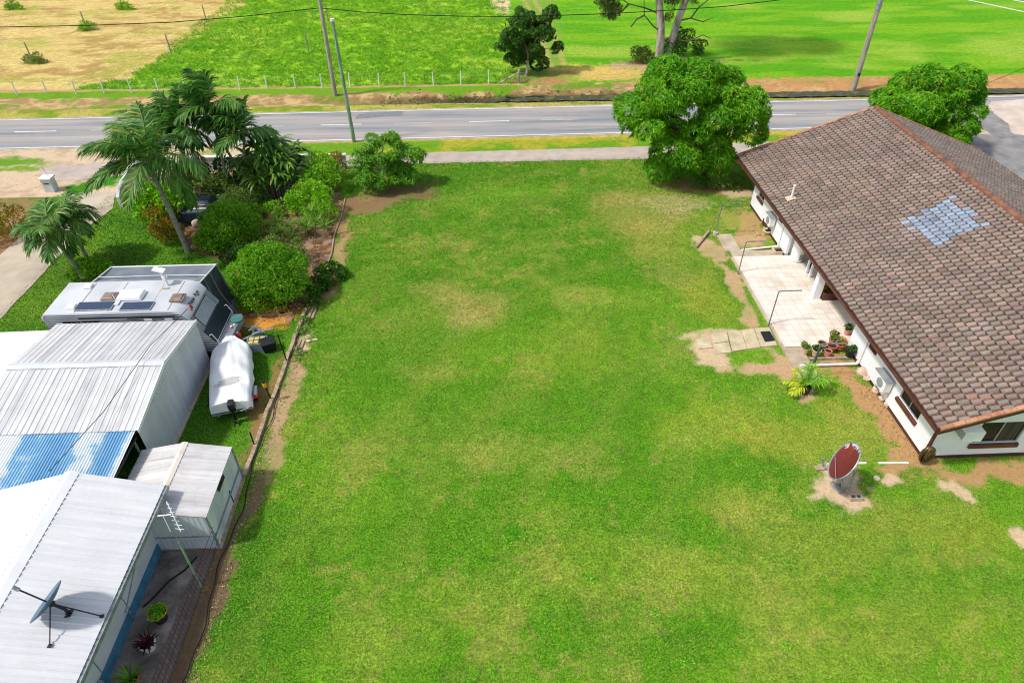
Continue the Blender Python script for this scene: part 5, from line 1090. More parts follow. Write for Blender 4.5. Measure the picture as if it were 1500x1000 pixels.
mb=MB(); mb.tube([(13.3,15.5,.1),(13.1,15.6,.7)],.03,6); mb.box((13.1,15.62,.12),(.16,.5,.1),rz=.5,rx=.3); mb.build('bracket',M['galv'],t)
t=thing('hollow_block','hollow concrete block lying on sand before the dish mast','concrete block',(*at(1252,731)[:2],0),.0)
mb=MB(); L_,w_,h_=.46,.22,.2
for (cx,cy,a,b_) in ((0,.095,L_,.03),(0,-.095,L_,.03),(-.215,0,.03,.16),(.215,0,.03,.16),(0,0,.03,.16)): mb.box((cx,cy,h_/2),(a,b_,h_))
mb.build('shell',M['concrete'],t,False); mb=MB(); mb.box((0,0,.03),(.38,.15,.04)); mb.build('hollow',M['soil'],t,False)
t=thing('hollow_block','broken block and timber heaped behind the dish mast','concrete block',(*at(1236,712)[:2],0),1.0); mb=MB(); mb.box((0,0,.1),(.45,.2,.2)); mb.box((.2,.25,.08),(.5,.16,.14),rz=.5); mb.build('shell',M['concrete'],t,False,bevel=.02)
t=thing('meter_stand','small board and pipe with valve lying beside the rusty dish','tap stand',(*at(1202,686)[:2],0)); mb=MB(); mb.box((0,0,.05),(.5,.22,.08),rz=.1); mb.build('board',M['timber'],t,False); mb=MB(); mb.tube([(.1,.05,.0),(.02,.1,.42)],.025,7); mb.box((-.02,.1,.44),(.14,.06,.06)); mb.build('tap',M['galv'],t,False)
p=at(1284,701); mb=MB(); mb.lathe([(.12,0),(.12,.06),(.05,.08),(.01,.08)],c=(p[0],p[1],0),n=12); tag(mb.build('drain_outlet',M['concrete']),'small round drain cap in a sandy hole by the dish','drain cap')
# ------------------------------------------------------------------ CORRUGATED SHEETING
def corr(mb,O,U,V,lenU,lenV,period,amp,prof='sine',rows=1,off=0):
    """ribbed sheet: ribs run along V, repeat along U"""
    O=Vector(O);U=Vector(U).normalized();V=Vector(V).normalized();Nn=U.cross(V).normalized()
    if Nn.z<0 or (abs(Nn.z)<1e-3 and False): Nn=-Nn
    n=max(1,int(round(lenU/period))); p=lenU/n; us=[]
    for i in range(n):
        if prof=='sine':
            for k in range(6): us.append(((i+k/6)*p,amp*math.cos(2*PI*k/6)))
        elif prof=='rib':
            us+=[(i*p,0),((i+.62)*p,0),((i+.70)*p,amp),((i+.86)*p,amp),((i+.94)*p,0)]
        else:
            us+=[(i*p,amp),((i+.42)*p,amp),((i+.5)*p,0),((i+.92)*p,0)]
    us.append((lenU,us[0][1])); b=len(mb.v); vs=[];fs=[]
    for r in range(rows+1):
        for u,h in us: vs.append(O+U*u+V*(lenV*r/rows)+Nn*(h+off))
    k=len(us)
    for r in range(rows):
        for i in range(k-1): a=r*k+i; fs.append((a,a+1,a+k+1,a+k))
    mb.add(vs,fs); return mb
def sheetmat(name,stops,scale,stretch,rough=.45,metal=.0,dirt=.15):
    m,nt,b=newmat(name); P=N(nt,'ShaderNodeNewGeometry').outputs['Position']
    mp=N(nt,'ShaderNodeMapping'); mp.inputs['Scale'].default_value=stretch; nt.links.new(P,mp.inputs['Vector'])
    n=noise_node(nt,scale,5,.7,mp.outputs[0]); c=ramp(nt,n.outputs['Fac'],stops).outputs[0]
    d=noise_node(nt,1.1,6,.7,P); v=ramp(nt,d.outputs['Fac'],[(.32,(1-dirt,1-dirt,1-dirt*1.1)),(.6,(1.03,1.03,1.03))]); c=mixc(nt,1.0,c,v.outputs[0],'MULTIPLY')
    nt.links.new(c,b.inputs['Base Color']); b.inputs['Roughness'].default_value=rough; b.inputs['Metallic'].default_value=metal; b.inputs['Specular IOR Level'].default_value=.3
    return m
M['garageroof']=sheetmat('weathered_zinc_roof',[(.36,S(172,173,175)),(.45,S(194,194,195)),(.54,S(205,205,204)),(.64,S(216,215,213))],1.0,(3.4,.10,.1),.55,.0,.12)
M['garagewall']=sheetmat('grey_wall_sheet',[(.35,S(194,197,203)),(.65,S(210,213,218))],.8,(.2,3,.2),.5,.0,.10)
M['shedroof']=sheetmat('old_shed_roof',[(.36,S(184,180,180)),(.5,S(206,203,202)),(.64,S(220,217,215))],1.0,(.2,4,.3),.6,0,.14)
M['shedwall']=sheetmat('shed_wall_sheet',[(.35,S(196,200,208)),(.65,S(222,224,228))],1.0,(1,1,.2),.5,0,.14)
M['whiteroof']=sheetmat('white_painted_roof',[(.35,S(208,209,211)),(.55,S(217,217,218)),(.7,S(224,224,224))],1.0,(.25,4,.25),.5,0,.04)
m,nt,b=newmat('blue_translucent_sheeting'); P=N(nt,'ShaderNodeNewGeometry').outputs['Position']
def mapped(sc):
    mp=N(nt,'ShaderNodeMapping'); mp.inputs['Scale'].default_value=sc; nt.links.new(P,mp.inputs['Vector']); return mp.outputs[0]
bands=noise_node(nt,.85,1,.3,mapped((1,.12,.02))); pat=noise_node(nt,2.2,5,.7,mapped((1,.7,1))); ad=N(nt,'ShaderNodeMath',operation='MULTIPLY_ADD'); ad.inputs[1].default_value=.38
nt.links.new(pat.outputs['Fac'],ad.inputs[0]); nt.links.new(bands.outputs['Fac'],ad.inputs[2])
c=ramp(nt,ad.outputs[0],[(.52,S(70,140,186)),(.67,S(108,166,202)),(.72,S(196,208,216)),(.85,S(222,226,228))]).outputs[0]
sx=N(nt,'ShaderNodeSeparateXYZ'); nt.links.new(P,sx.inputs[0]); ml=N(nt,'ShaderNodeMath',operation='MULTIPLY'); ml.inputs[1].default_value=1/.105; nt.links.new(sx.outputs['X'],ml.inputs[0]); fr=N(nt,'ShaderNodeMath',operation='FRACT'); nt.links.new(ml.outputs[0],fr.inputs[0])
rr=ramp(nt,fr.outputs[0],[(.0,(0,0,0)),(.2,(.5,.5,.5)),(.4,(0,0,0)),(1,(0,0,0))]); c=mixc(nt,rr.outputs[0],c,S(226,232,236))  # pale line per corrugation: rib highlight painted into the sheet colour
nt.links.new(c,b.inputs['Base Color']); b.inputs['Roughness'].default_value=.5; M['blueroof']=m
# ------------------------------------------------------------------ WHITE HOUSE
t=thing('white_roof_house','white house with white metal roof and blue band round its base','house',(-13.8,8,0))
YE=14.92; y0=-4; rx,rz,ex,ez=-13.85,3.32,-11.08,2.5
mb=MB(); L=math.hypot(rx-ex,rz-ez)
corr(mb,(ex,y0,ez),(0,1,0),(rx-ex,0,rz-ez),YE-y0,L,.19,.022,'rib'); corr(mb,(2*rx-ex,y0,ez),(0,1,0),(ex-rx,0,rz-ez),YE-y0,L,.19,.022,'rib')
roof=mb.build('roof',M['whiteroof'],t)
mb=MB(); mb.extr([(rx-.24,y0,rz-.045),(rx,y0,rz+.05),(rx+.24,y0,rz-.045),(rx,y0,rz+.025)],(0,YE+.03-y0,0)); mb.build('ridge_cap',M['white_gloss'],roof)
mb=MB()
for sgn in(-1,1):
    for f in (.09,):
        x=rx-sgn*(rx-ex)*f; z=rz-(rz-ez)*f
        y=y0
        while y<YE-.1: mb.box((x,y,z+.03),(.022,.022,.012)); y+=.19
mb.build('roof_screw',M['galv'],roof)['kind']='stuff'
mb=MB(); mb.extr([(ex-.05,y0,ez-.17),(ex+.10,y0,ez-.17),(ex+.10,y0,ez-.01),(ex+.075,y0,ez-.01),(ex+.07,y0,ez-.05),(ex-.05,y0,ez-.015)],(0,YE-y0,0)); mb.build('gutter',M['galv'],t)
mb=MB(); mb.extr([(ex,YE-.03,ez-.17),(rx,YE-.03,rz-.17),(rx,YE-.03,rz-.01),(ex,YE-.03,ez-.01)],(0,.04,0)); mb.extr([(2*rx-ex,YE-.03,ez-.17),(rx,YE-.03,rz-.17),(rx,YE-.03,rz-.01),(2*rx-ex,YE-.03,ez-.01)],(0,.04,0)); mb.build('bargeboard',M['white_gloss'],t)
wx=-11.70
mb=MB(); holed_wall(mb,(wx,y0,0),(0,1,0),14.45-y0,2.62,[(13.3,14.6,1.25,2.1),(15.1,16.2,1.25,2.1)],.12,(-1,0,0)); mb.extr([(wx-.121,14.33,0),(-16,14.33,0),(-16,14.33,2.5),(rx,14.33,3.1),(wx-.121,14.33,2.5)],(0,.12,0))
wl=mb.build('wall',M['lwall'],t)
mb=MB(); mb.bb(wx+.001,wx+.05,y0,14.0,0,.48); mb.build('base_band',M['blueband'],wl)
for y in (5.2,7.4,9.6,11.6): mb=MB(); mb.bb(wx+.001,wx+.008,y,y+.03,.49,2.4); mb.build('joint_strip',M['galv'],wl)
mb=MB(); mb.tube([(wx+.03,11.4,.7),(wx+.03,11.4,.62),(wx+.03,13.6,1.6)],.015,5); mb.build('conduit',M['galv'],wl)
for (a,b_) in ((9.3,10.6),(11.1,12.2)): window(t,(wx,a,0),(0,1,0),b_-a,1.25,2.1,(1,0,0),0)
mb=MB(); mb.tube([(wx+.08,11.45,.0),(wx+.08,11.45,.55),(wx+.16,11.45,.6)],.02,6); mb.build('tap',M['galv'],wl); mb=MB(); mb.box((wx+.1,9.25,.42),(.12,.2,.3)); mb.build('meter_box',M['galv'],wl)
mb=MB(); mb.bb(-16.2,wx-.3,y0,14.2,0,.1); mb.build('floor',M['interior'],t)
# satellite dish on its roof
t=thing('roof_dish','dark round dish on tripod struts on the white metal roof','satellite dish',(-12.0,10.1,2.8))
rzp=lambda x:rz-(rz-ez)*abs(x-rx)/abs(ex-rx)
ctr=Vector((-12.30,10.18,3.52)); nrm=Vector((-.72,.10,.68)).normalized(); ua=Vector((0,1,0)); ua=(ua-nrm*ua.dot(nrm)).normalized(); va=nrm.cross(ua)
M['dishface']=pm('blue_grey_dish',S(96,116,140),S(78,98,122),3,.4)
mb=MB(); dish(mb,ctr,ua,va,nrm,.60,.60,.13,.025); mb.build('reflector',M['dishface'],t,smooth=True)
mb=MB(); lnb=ctr+nrm*.75-va*.0; mb.tube([ctr-va*.0-nrm*.1,lnb],.022,6); ar=mb.build('feed_arm',M['dark'],t); mb=MB(); mb.tube([lnb-nrm*.05,lnb+nrm*.12],.055,10); mb.build('feed_horn',M['galv'],ar)
mp_=Vector((-11.98,10.2,rzp(-11.98)+.02)); mb=MB(); mb.tube([mp_,mp_+Vector((-.0,0,.25)),ctr-nrm*.14],.045,8); mb.box(tuple(mp_+Vector((0,0,.02))),(.22,.22,.03),ry=-.29); mb.ell(tuple(ctr-nrm*.16),(.11,.1,.1),8,6); mb.build('mount',M['dark'],t)
for e in ((-11.17,10.22),(-12.05,9.28)):
    mb=MB(); mb.tube([ctr-nrm*.14,(e[0],e[1],rzp(e[0])+.03)],.018,6); mb.box((e[0],e[1],rzp(e[0])+.03),(.1,.1,.02)); mb.build('strut',M['dark'],t)
# courtyard antenna and pots
t=thing('tv_antenna','tall thin mast with white fishbone aerial between white house and shed','antenna',(-9.85,12.55,0)); mb=MB(); mb.tube([(-9.85,12.55,0),(-9.80,12.55,2.6)],.032,8); mb.build('lower_mast',M['greenpole'],t)
mb=MB(); mb.tube([(-9.80,12.55,2.5),(-9.72,12.5,4.35)],.016,7); mb.build('upper_mast',M['galv'],t)
mb=MB(); a=Vector((-9.68,12.1,4.0)); b=Vector((-9.75,13.0,4.75)); a=Vector(aty(265,778,12.4)); b=Vector(aty(244,734,12.9)); mb.tube([a,b],.02,6); bm_=mb.build('boom',M['white_gloss'],t)
for k in range(7):
    p=a.lerp(b,.08+.14*k); mb=MB(); l=.19-.02*k; mb.tube([p-Vector((.8,-.2,.1))*l,p+Vector((.8,-.2,.1))*l],.008,5); mb.build('element',M['white_gloss'],bm_)
mb=MB(); c=Vector(aty(239,755,12.5)); mb.tube([c-Vector((.16,0,.0)),c+Vector((.25,0,.05))],.02,5); mb.tube([c,Vector(aty(250,778,12.5))],.014,5); mb.build('bracket',M['white_gloss'],t)
def bigpot(label,p,r,h,mat,kind):
    t=thing('potted_plant',label,'plant pot',(p[0],p[1],.05),0,'courtyard pots'); mb=MB(); mb.lathe([(r*.7,0),(r*.98,h*.9),(r*1.08,h*.92),(r*1.08,h),(r*.9,h),(r*.86,h*.88),(.01,h*.88)],n=22); mb.build('pot',M[mat],t,False,smooth=True)
    mb=MB(); mb.lathe([(r*.87,h*.885),(.01,h*.9)],n=18); mb.build('soil',M['soil'],t,False); return t
p=(-10.75,11.45); t=bigpot('round glazed courtyard pot with tan rim and low green plant',p,.26,.44,'dark','g')
mb=MB(); mb.tube([(.275*math.cos(q),.275*math.sin(q),.445) for q in np.linspace(0,2*PI,24)],.022,6,False); mb.build('rim',M['yellow'],t,False); t.children[-1].data.materials[0]=M['slab']
leafy('foliage',[(p[0],p[1],.55,.21,.21,.13)],M['bright'],t,10,.07,.1,420,.09,.05)
p=(-10.78,10.52); t=bigpot('square white courtyard pot of spiky dark purple leaves',p,.24,.34,'white_trim','p'); strap_rosette([(p[0],p[1],.36)],40,.42,.06,.7,.5,3,M['purple'],'leaves',t)
t=bigpot('spiky bright green plant at the nearest end of the courtyard',(-10.86,9.45),.22,.3,'terracotta','s'); strap_rosette([(-10.86,9.45,.3)],60,.52,.045,.8,.7,4,M['strap'],'leaves',t)
mb=MB(); xs_=[(-10.35,13.7,.065),(-10.6,13.2,.065),(-11.0,12.8,.065),(-11.3,12.2,.065),(-11.5,11.9,.065)]; mb.tube(xs_,.035,6); tag(mb.build('garden_hose',M['black']),'dark hose trailing across the stained courtyard to the wall tap','hose')
G='fence wires beside the courtyard'
mb=MB()
for z in (.3,.65,1.0): mb.tube([(-9.78,4,z),(-9.74,9,z-.03),(-9.70,14.3,z)],.010,4)
tag(mb.build('fence_wire',M['dark']),'thin dark wires running along the courtyard boundary to the shed','wire fence')
# ------------------------------------------------------------------ GARDEN SHED
t=thing('garden_shed','small pale corrugated garden shed between white house and lawn kerb','shed',(-11.2,15.7,0))
Y0,Y1=14.08,17.18; ex,ez,rx,rz=-9.66,1.78,-11.3,2.10; lx=-12.95
mb=MB(); L=math.hypot(rx-ex,rz-ez); corr(mb,(ex,Y0-.02,ez),(0,1,0),(rx-ex,0,rz-ez),Y1-Y0+.04,L,.20,.014,'rib'); corr(mb,(lx,Y0-.02,ez),(0,1,0),(rx-lx,0,rz-ez),Y1-Y0+.04,L,.20,.014,'rib'); rf=mb.build('roof',M['shedroof'],t)
mb=MB(); mb.extr([(rx-.13,Y0-.03,rz-.0),(rx,Y0-.03,rz+.045),(rx+.13,Y0-.03,rz-.0),(rx,Y0-.03,rz+.02)],(0,Y1-Y0+.06,0)); M['rustcap']=pm('rust_stained_cap',S(226,216,204),S(206,142,96),1.4,.7,stretch=(1,1.3,1),lo=.48,hi=.66); mb.build('ridge_cap',M['rustcap'],rf)
mb=MB(); w=-9.70
corr(mb,(w,Y0,0),(0,1,0),(0,0,1),Y1-Y0,ez-.01,.17,.010,'trap'); corr(mb,(-12.9,Y1,0),(1,0,0),(0,0,1),3.2,ez-.01,.17,.010,'trap'); corr(mb,(-12.9,Y0,0),(1,0,0),(0,0,1),3.2,ez-.01,.17,.010,'trap'); corr(mb,(-12.9,Y0,0),(0,1,0),(0,0,1),Y1-Y0,ez-.01,.17,.010,'trap')
for y in(Y0,Y1): mb.add([(lx+.05,y,ez-.02),(ex-.04,y,ez-.02),(rx,y,rz-.02)],[(0,1,2)])
mb.build('wall',M['shedwall'],t)
mb=MB(); mb.bb(-9.72,-9.66,Y0-.03,Y0+.03,0,ez); mb.bb(-9.72,-9.66,Y1-.03,Y1+.03,0,ez); mb.bb(-9.675,-9.645,Y0+.04,Y1-.04,.62,.66); mb.bb(-12.8,-9.73,Y0-.03,Y0-.005,.7,.74); mb.build('frame_strip',M['galv'],t)
mb=MB(); mb.bb(-9.655,-9.63,15.3,15.95,1.55,1.72); mb.build('vent',M['dark'],t)
mb=MB(); mb.bb(-12.95,-9.60,Y0-.05,Y1+.08,-.1,.05); mb.build('floor_slab',M['concrete'],t)
# ------------------------------------------------------------------ GARAGE, CARPORT, WHITE ANNEX
t=thing('garage','long grey corrugated garage with gabled zinc roof beside the caravan','garage',(-16,20.7,0))
gx=-12.95; lx=-18.95; Y0,Y1,ry=17.45,24.0,20.6; ez,rz=2.6,3.15
mb=MB()
corr(mb,(lx,Y0-.05,ez),(1,0,0),(0,ry-Y0+.05,rz-ez),gx-lx+.06,math.hypot(ry-Y0+.05,rz-ez),.235,.018,'rib'); corr(mb,(lx,Y1+.05,ez),(1,0,0),(0,ry-Y1-.05,rz-ez),gx-lx+.06,math.hypot(ry-Y1-.05,rz-ez),.235,.018,'rib')
rf=mb.build('roof',M['garageroof'],t)
mb=MB(); mb.extr([(lx,ry-.2,rz-.0),(lx,ry,rz+.055),(lx,ry+.2,rz-.0),(lx,ry,rz+.03)],(gx-lx+.07,0,0)); mb.build('ridge_cap',M['garagewall'],rf)
mb=MB()
for (a,b_) in (((Y0-.05,ez),(ry,rz)),((Y1+.05,ez),(ry,rz))): mb.extr([(gx+.03,a[0],a[1]-.10),(gx+.03,b_[0],b_[1]-.10),(gx+.03,b_[0],b_[1]+.045),(gx+.03,a[0],a[1]+.045)],(.045,0,0))
mb.build('barge_flashing',M['white_gloss'],rf)
mb=MB(); corr(mb,(gx,Y0,0),(0,1,0),(0,0,1),Y1-Y0,ez-.0,.20,.016,'rib'); mb.add([(gx,Y0,ez),(gx,Y1,ez),(gx,ry,rz-.02)],[(0,1,2)])
corr(mb,(lx,Y1,0),(1,0,0),(0,0,1),gx-lx,ez-.02,.20,.012,'rib'); corr(mb,(lx,Y0,0),(0,1,0),(0,0,1),Y1-Y0,ez-.02,.20,.012,'rib'); mb.add([(lx,Y0,ez),(lx,Y1,ez),(lx,ry,rz-.02)],[(0,1,2)])
mb.bb(lx,gx-2.2,Y0,Y0+.04,0,2.55); wl=mb.build('wall',M['garagewall'],t)
mb=MB(); mb.bb(gx-.0,gx+.09,Y0,Y1,-.1,.07); mb.build('footing',M['slab'],wl)
mb=MB(); mb.bb(lx,gx,Y0-.02,Y0+.05,2.42,2.56); mb.build('fascia',M['dark'],t)
t=thing('carport','low carport roofed with faded blue and white corrugated sheets','carport',(-15,16.2,0))
mb=MB(); corr(mb,(-19.5,14.98,2.38),(1,0,0),(0,17.44-14.98,.20),19.5-13.0,math.hypot(2.46,.2),.105,.016,'sine'); mb.build('roof',M['blueroof'],t)
mb=MB(); mb.bb(-19.5,-13.02,14.96,15.03,2.24,2.36); mb.bb(-19.5,-13.02,17.36,17.43,2.42,2.56); mb.bb(-19.5,-13.02,16.2,16.27,2.33,2.44); mb.bb(-13.08,-13.02,15.04,17.35,2.26,2.36); mb.build('beam',M['dark'],t)
for y in (15.2,17.2): mb=MB(); mb.bb(-13.12,-13.06,y-.03,y+.03,0,2.25); mb.build('post',M['galv'],t)
mb=MB(); mb.bb(-20,-12.95,14.4,17.4,.02,.06); mb.build('floor',M['black'],t)
t=thing('annex','flat white roof jutting out past the far end of the zinc garage','annex',(-20.5,22,0))
mb=MB(); corr(mb,(-22.2,19.2,2.40),(0,1,0),(3.2,0,.06),4.6,3.2,.3,.02,'rib'); mb.build('roof',M['whiteroof'],t); mb=MB(); mb.bb(-22.1,-19.1,19.3,23.7,.0,2.36); mb.build('wall',M['lwall'],t)
# ------------------------------------------------------------------ CARAVAN
t=thing('caravan','silver grey caravan with roof air conditioner parked against the zinc garage','caravan',(-16,25.5,0))
prof=[(-19.62,.55),(-19.62,2.78),(-19.5,2.93),(-14.25,2.95),(-13.85,2.90),(-13.55,2.74),(-13.36,2.46)]
cy0,cy1=24.3,26.72
def lid(prof,z0):  # roof skin with rounded front, closed along the sides
    mb=MB(); up=[p for p in prof if p[1]>=z0]; th=.035
    for a,b_ in zip(up,up[1:]):
        mb.add([(a[0],cy0,a[1]),(b_[0],cy0,b_[1]),(b_[0],cy1,b_[1]),(a[0],cy1,a[1])],[(0,1,2,3)])
    return mb
full=prof+[(-12.93,1.74),(-12.52,1.10),(-12.45,.95),(-12.45,.55)]
mb=MB(); mb.extr([(x,cy0+.02,z) for x,z in full],(0,cy1-cy0-.04,0))
m,nt,b=newmat('ribbed_caravan_side'); P=N(nt,'ShaderNodeNewGeometry').outputs['Position']; sx=N(nt,'ShaderNodeSeparateXYZ'); nt.links.new(P,sx.inputs[0]); mm=N(nt,'ShaderNodeMath',operation='FRACT'); ml=N(nt,'ShaderNodeMath',operation='MULTIPLY'); ml.inputs[1].default_value=9.5; nt.links.new(sx.outputs['Z'],ml.inputs[0]); nt.links.new(ml.outputs[0],mm.inputs[0])
r=ramp(nt,mm.outputs[0],[(.0,S(214,216,220)),(.55,S(206,208,212)),(.62,S(66,68,74)),(.95,S(60,62,68))]); nt.links.new(r.outputs[0],b.inputs['Base Color']); b.inputs['Roughness'].default_value=.4
body=mb.build('body',m,t)
mb=MB(); rp_=[(-19.64,2.62),(-19.64,2.80),(-19.5,2.96),(-14.25,2.98),(-13.84,2.93),(-13.52,2.76),(-13.32,2.46),(-13.37,2.44),(-13.57,2.70),(-13.88,2.86),(-14.25,2.90),(-19.5,2.88),(-19.57,2.78),(-19.6,2.62)]
mb.extr([(x,cy0-.03,z) for x,z in rp_],(0,cy1-cy0+.06,0)); rf=mb.build('roof',M['vanroof'],body,smooth=True)
def slopequad(mb,f0,f1,a,b_,off):
    """panel on the sloping nose: f along slope from top, a..b across"""
    A=Vector((-13.36,0,2.46));B=Vector((-12.93,0,1.74));C=Vector((-12.52,0,1.10))
    def pt(f): return A.lerp(B,f*2) if f<.5 else B.lerp(C,f*2-1)
    n=Vector((.86,0,.5)); q=[]
    for f,y in ((f0,a),(f1,a),(f1,b_),(f0,b_)): p=pt(f)+n*off; q.append((p.x,y,p.z))
    mb.extr(q,n*.018); return mb
mb=MB(); slopequad(mb,.0,.5,cy0+.0,cy1-.0,.004); mb.build('nose_panel',M['grey'],body)
mb=MB(); slopequad(mb,.08,.47,cy0+.38,cy1-.38,.024); wn=mb.build('nose_window',M['smoke'],body); wn.data.materials[0]=pm('grey_window_shade',S(168,174,182),S(150,156,166),1.5,.3)
mb=MB()
for (f0,f1,a,b_) in ((.06,.075,cy0+.36,cy1-.36),(.475,.49,cy0+.36,cy1-.36),(.06,.49,cy0+.35,cy0+.378),(.06,.49,cy1-.378,cy1-.35)): slopequad(mb,f0,f1,a,b_,.022)
mb.build('window_seal',M['dark'],wn)
mb=MB(); slopequad(mb,.51,1.0,cy0-.0,cy1+.0,.006); mb.build('stone_guard',M['navy'],body)
for y in (cy0+.06,cy1-.06): mb=MB(); mb.tube([(-12.78,y,1.45),(-12.62,y,1.55),(-12.45,y,1.15),(-12.47,y,1.02)],.022,6); mb.build('grab_handle',M['white_gloss'],body)
mb=MB(); mb.bb(-12.44,-11.98,cy0+.25,cy1-.1,.55,1.0); bx=mb.build('front_boot',M['grey'],body,bevel=.03)
mb=MB(); mb.tube([(-12.1,cy1-.6,1.01),(-12.1,cy1-.6,1.10)],.30,18); mb.build('wheel_cover',M['teal'],bx)
# lettering on the roof front
def lettering(txt,size,mat,parent,mw,name='lettering'):
    c=bpy.data.curves.new(name,'FONT'); c.body=txt; c.size=size; c.extrude=.004; c.align_x='CENTER'; o=bpy.data.objects.new(name,c); COL.objects.link(o)
    dg=bpy.context.evaluated_depsgraph_get(); me=bpy.data.meshes.new_from_object(o.evaluated_get(dg)); bpy.data.objects.remove(o)
    me.transform(mw); me.materials.append(mat); o=bpy.data.objects.new(name,me); link(o,parent,True); return o
X_=Vector((0,1,0)); nn=Vector((.80,0,.60)).normalized(); Yv=nn.cross(X_)
mw=Matrix.Translation((-13.42,25.62,2.66))@Matrix((X_,Yv,nn)).transposed().to_4x4()
lettering('New Age',.30,M['black'],rf,mw)
mb=MB(); mb.box((-13.40,24.98,2.66),(.16,.14,.02),ry=.95); mb.box((-13.36,24.86,2.6),(.1,.1,.02),ry=.95,rz=.4); mb.build('emblem',M['red'],rf)
mb=MB(); mb.box((-14.9,cy0-.02,2.62),(2.2,.012,.05)); mb.box((-16.0,cy0-.02,2.68),(4.2,.012,.03)); mb.build('side_stripe',M['dark'],body)
for u,v,l in ((104,471,.75),(132,471,.75)):
    x=aty(u,v,cy0-.02)[0]; mb=MB(); mb.box((x,cy0-.02,2.35),(l,.03,.32)); mb.build('side_window',M['glass'],body)
for k in range(2):
    mb=MB(); mb.box((-15.1+.9*k,cy0-.04,2.52),(.35,.02,.12)); mb.build('vent_grille',M['white_gloss'],body)
def onroof(pix,z=2.985): return [at(u,v,z)[:2] for u,v in pix]
for k,pix in enumerate((((117,443),(168,443),(165,455),(113,455)),((182,443),(231,442),(223,455),(176,456)))):
    p=onroof(pix); x0,x1=min(q[0] for q in p)+.02,max(q[0] for q in p)-.1; ym=np.mean([q[1] for q in p]); mb=MB(); mb.box(((x0+x1)/2,ym,3.02),(x1-x0,.62,.035)); fr=mb.build('solar_panel',M['alu'],rf)
    mb=MB(); mb.box(((x0+x1)/2,ym,3.041),(x1-x0-.06,.56,.006)); cell=mb.build('cells',M['solar'],fr)
for u,v in ((160,433),(260,435)):
    x,y=at(u,v,3.05)[:2]; mb=MB(); mb.box((x,y,3.02),(.62,.62,.06)); hb=mb.build('roof_hatch',M['smoke'],rf,bevel=.03); mb=MB(); mb.box((x,y,3.07),(.5,.5,.05),taper=.85); mb.build('dome',M['smoke'],hb,bevel=.02)
x,y=at(192,431,3.1)[:2]; mb=MB(); mb.box((x,y,3.08),(1.15,.72,.2),taper=.88); mb.build('roof_air_conditioner',M['white'],rf,bevel=.05); mb=MB(); mb.box((x,y,2.985),(1.1,.68,.04)); mb.build('unit_base',M['dark'],rf)
for u,v,w_ in ((129,418,.4),(104,448,.42)): x,y=at(u,v,3.05)[:2]; mb=MB(); mb.box((x,y,3.03),(w_,.34,.1),taper=.85); mb.build('roof_vent',M['white'],rf,bevel=.02)
vanroof=rf
x,y=at(246,418,2.98)[:2]; mb=MB(); mb.tube([(x,y,2.97),(x-.02,y,3.3),(x-.15,y+.05,3.7)],[.07,.06,.05],8); mb.box((x-.2,y+.1,3.78),(.5,.35,.05),ry=.3); mb.tube([(x-.02,y,3.3),(x+.12,y,3.5)],.03,6); mb.box((x-.05,y,3.4),(.14,.14,.2)); mb.build('aerial',M['white_gloss'],rf)
mb=MB(); mb.box((x,y-.25,2.999),(.28,.12,.03)); mb.build('aerial_winder',M['slab'],rf)
mb=MB()
for u,v in ((172,444),): 
    x,y=at(u,v,3.0)[:2]; mb.box((x,y,3.02),(.16,.3,.05)); mb.tube([(x,y,3.05),(x-.25,y+.3,3.25)],.012,5)
mb.build('cable_box',M['white_gloss'],rf)
for x in (-16.6,-15.7):
    for y in (cy0+.12,cy1-.12): mb=MB(); mb.tube([(x,y-.1,.34),(x,y+.1,.34)],.34,18); mb.build('wheel',M['black'],body)
mb=MB(); mb.tube([(-12.4,24.75,.5),(-10.85,25.9,.45)],.06,6); mb.tube([(-12.4,26.4,.5),(-10.85,25.95,.45)],.06,6); mb.tube([(-10.9,25.92,.45),(-10.45,26.0,.5)],.05,6); mb.tube([(-11.3,25.7,.9),(-11.3,25.7,.12)],.05,8); mb.tube([(-11.6,25.9,.5),(-11.1,26.15,.75)],.04,6); mb.box((-11.15,25.6,.58),(.4,.12,.06),rz=.6); mb.tube([(-11.3,25.6,.1),(-11.3,25.8,.1)],.12,12); mb.build('drawbar',M['galv'],body)
# awning
G=None; aw=thing('awning','grey caravan awning with draped dark mesh end wall','awning',(-16.2,28,0))
ax0,ax1=-18.75,-13.62
mb=MB(); nx=24
for i in range(nx+1):
    for j in range(7):
        f=j/6; x=ax0+(ax1-ax0)*i/nx; y=26.78+(29.05-26.78)*f; z=2.72-.42*f-.05*math.sin(PI*f)*(1+.5*math.sin(i*1.2)); mb.v.append((x,y,z))
for i in range(nx):
    for j in range(6): a=i*7+j; mb.f.append((a,a+1,a+8,a+7)); mb.mi.append(0 if j<2 else (1 if j!=4 else 1))
cv=mb.build('canopy',[M['grey'],pm('blue_grey_canvas',S(122,130,138),S(104,112,122),1.2,.75)],aw,smooth=True)
mb=MB(); mb.tube([(ax0,29.07,2.31),(ax1+.03,29.07,2.31)],.035,7); mb.tube([(ax1+.03,26.8,2.74),(ax1+.03,29.07,2.33)],.035,7); mb.tube([(ax0,26.8,2.74),(ax0,29.07,2.33)],.035,7); mb.tube([(ax0,27.75,2.58),(-17.5,27.72,2.6),(-16,27.8,2.57),(ax1,27.72,2.58)],.018,6); mb.tube([(ax0,26.8,2.76),(ax1,26.8,2.76)],.05,8); mb.build('frame',M['white_gloss'],aw)
for x in (ax0,ax1): mb=MB(); mb.tube([(x,29.05,0),(x,29.05,2.3)],.025,6); mb.build('leg',M['galv'],aw)
mb=MB(); n=14
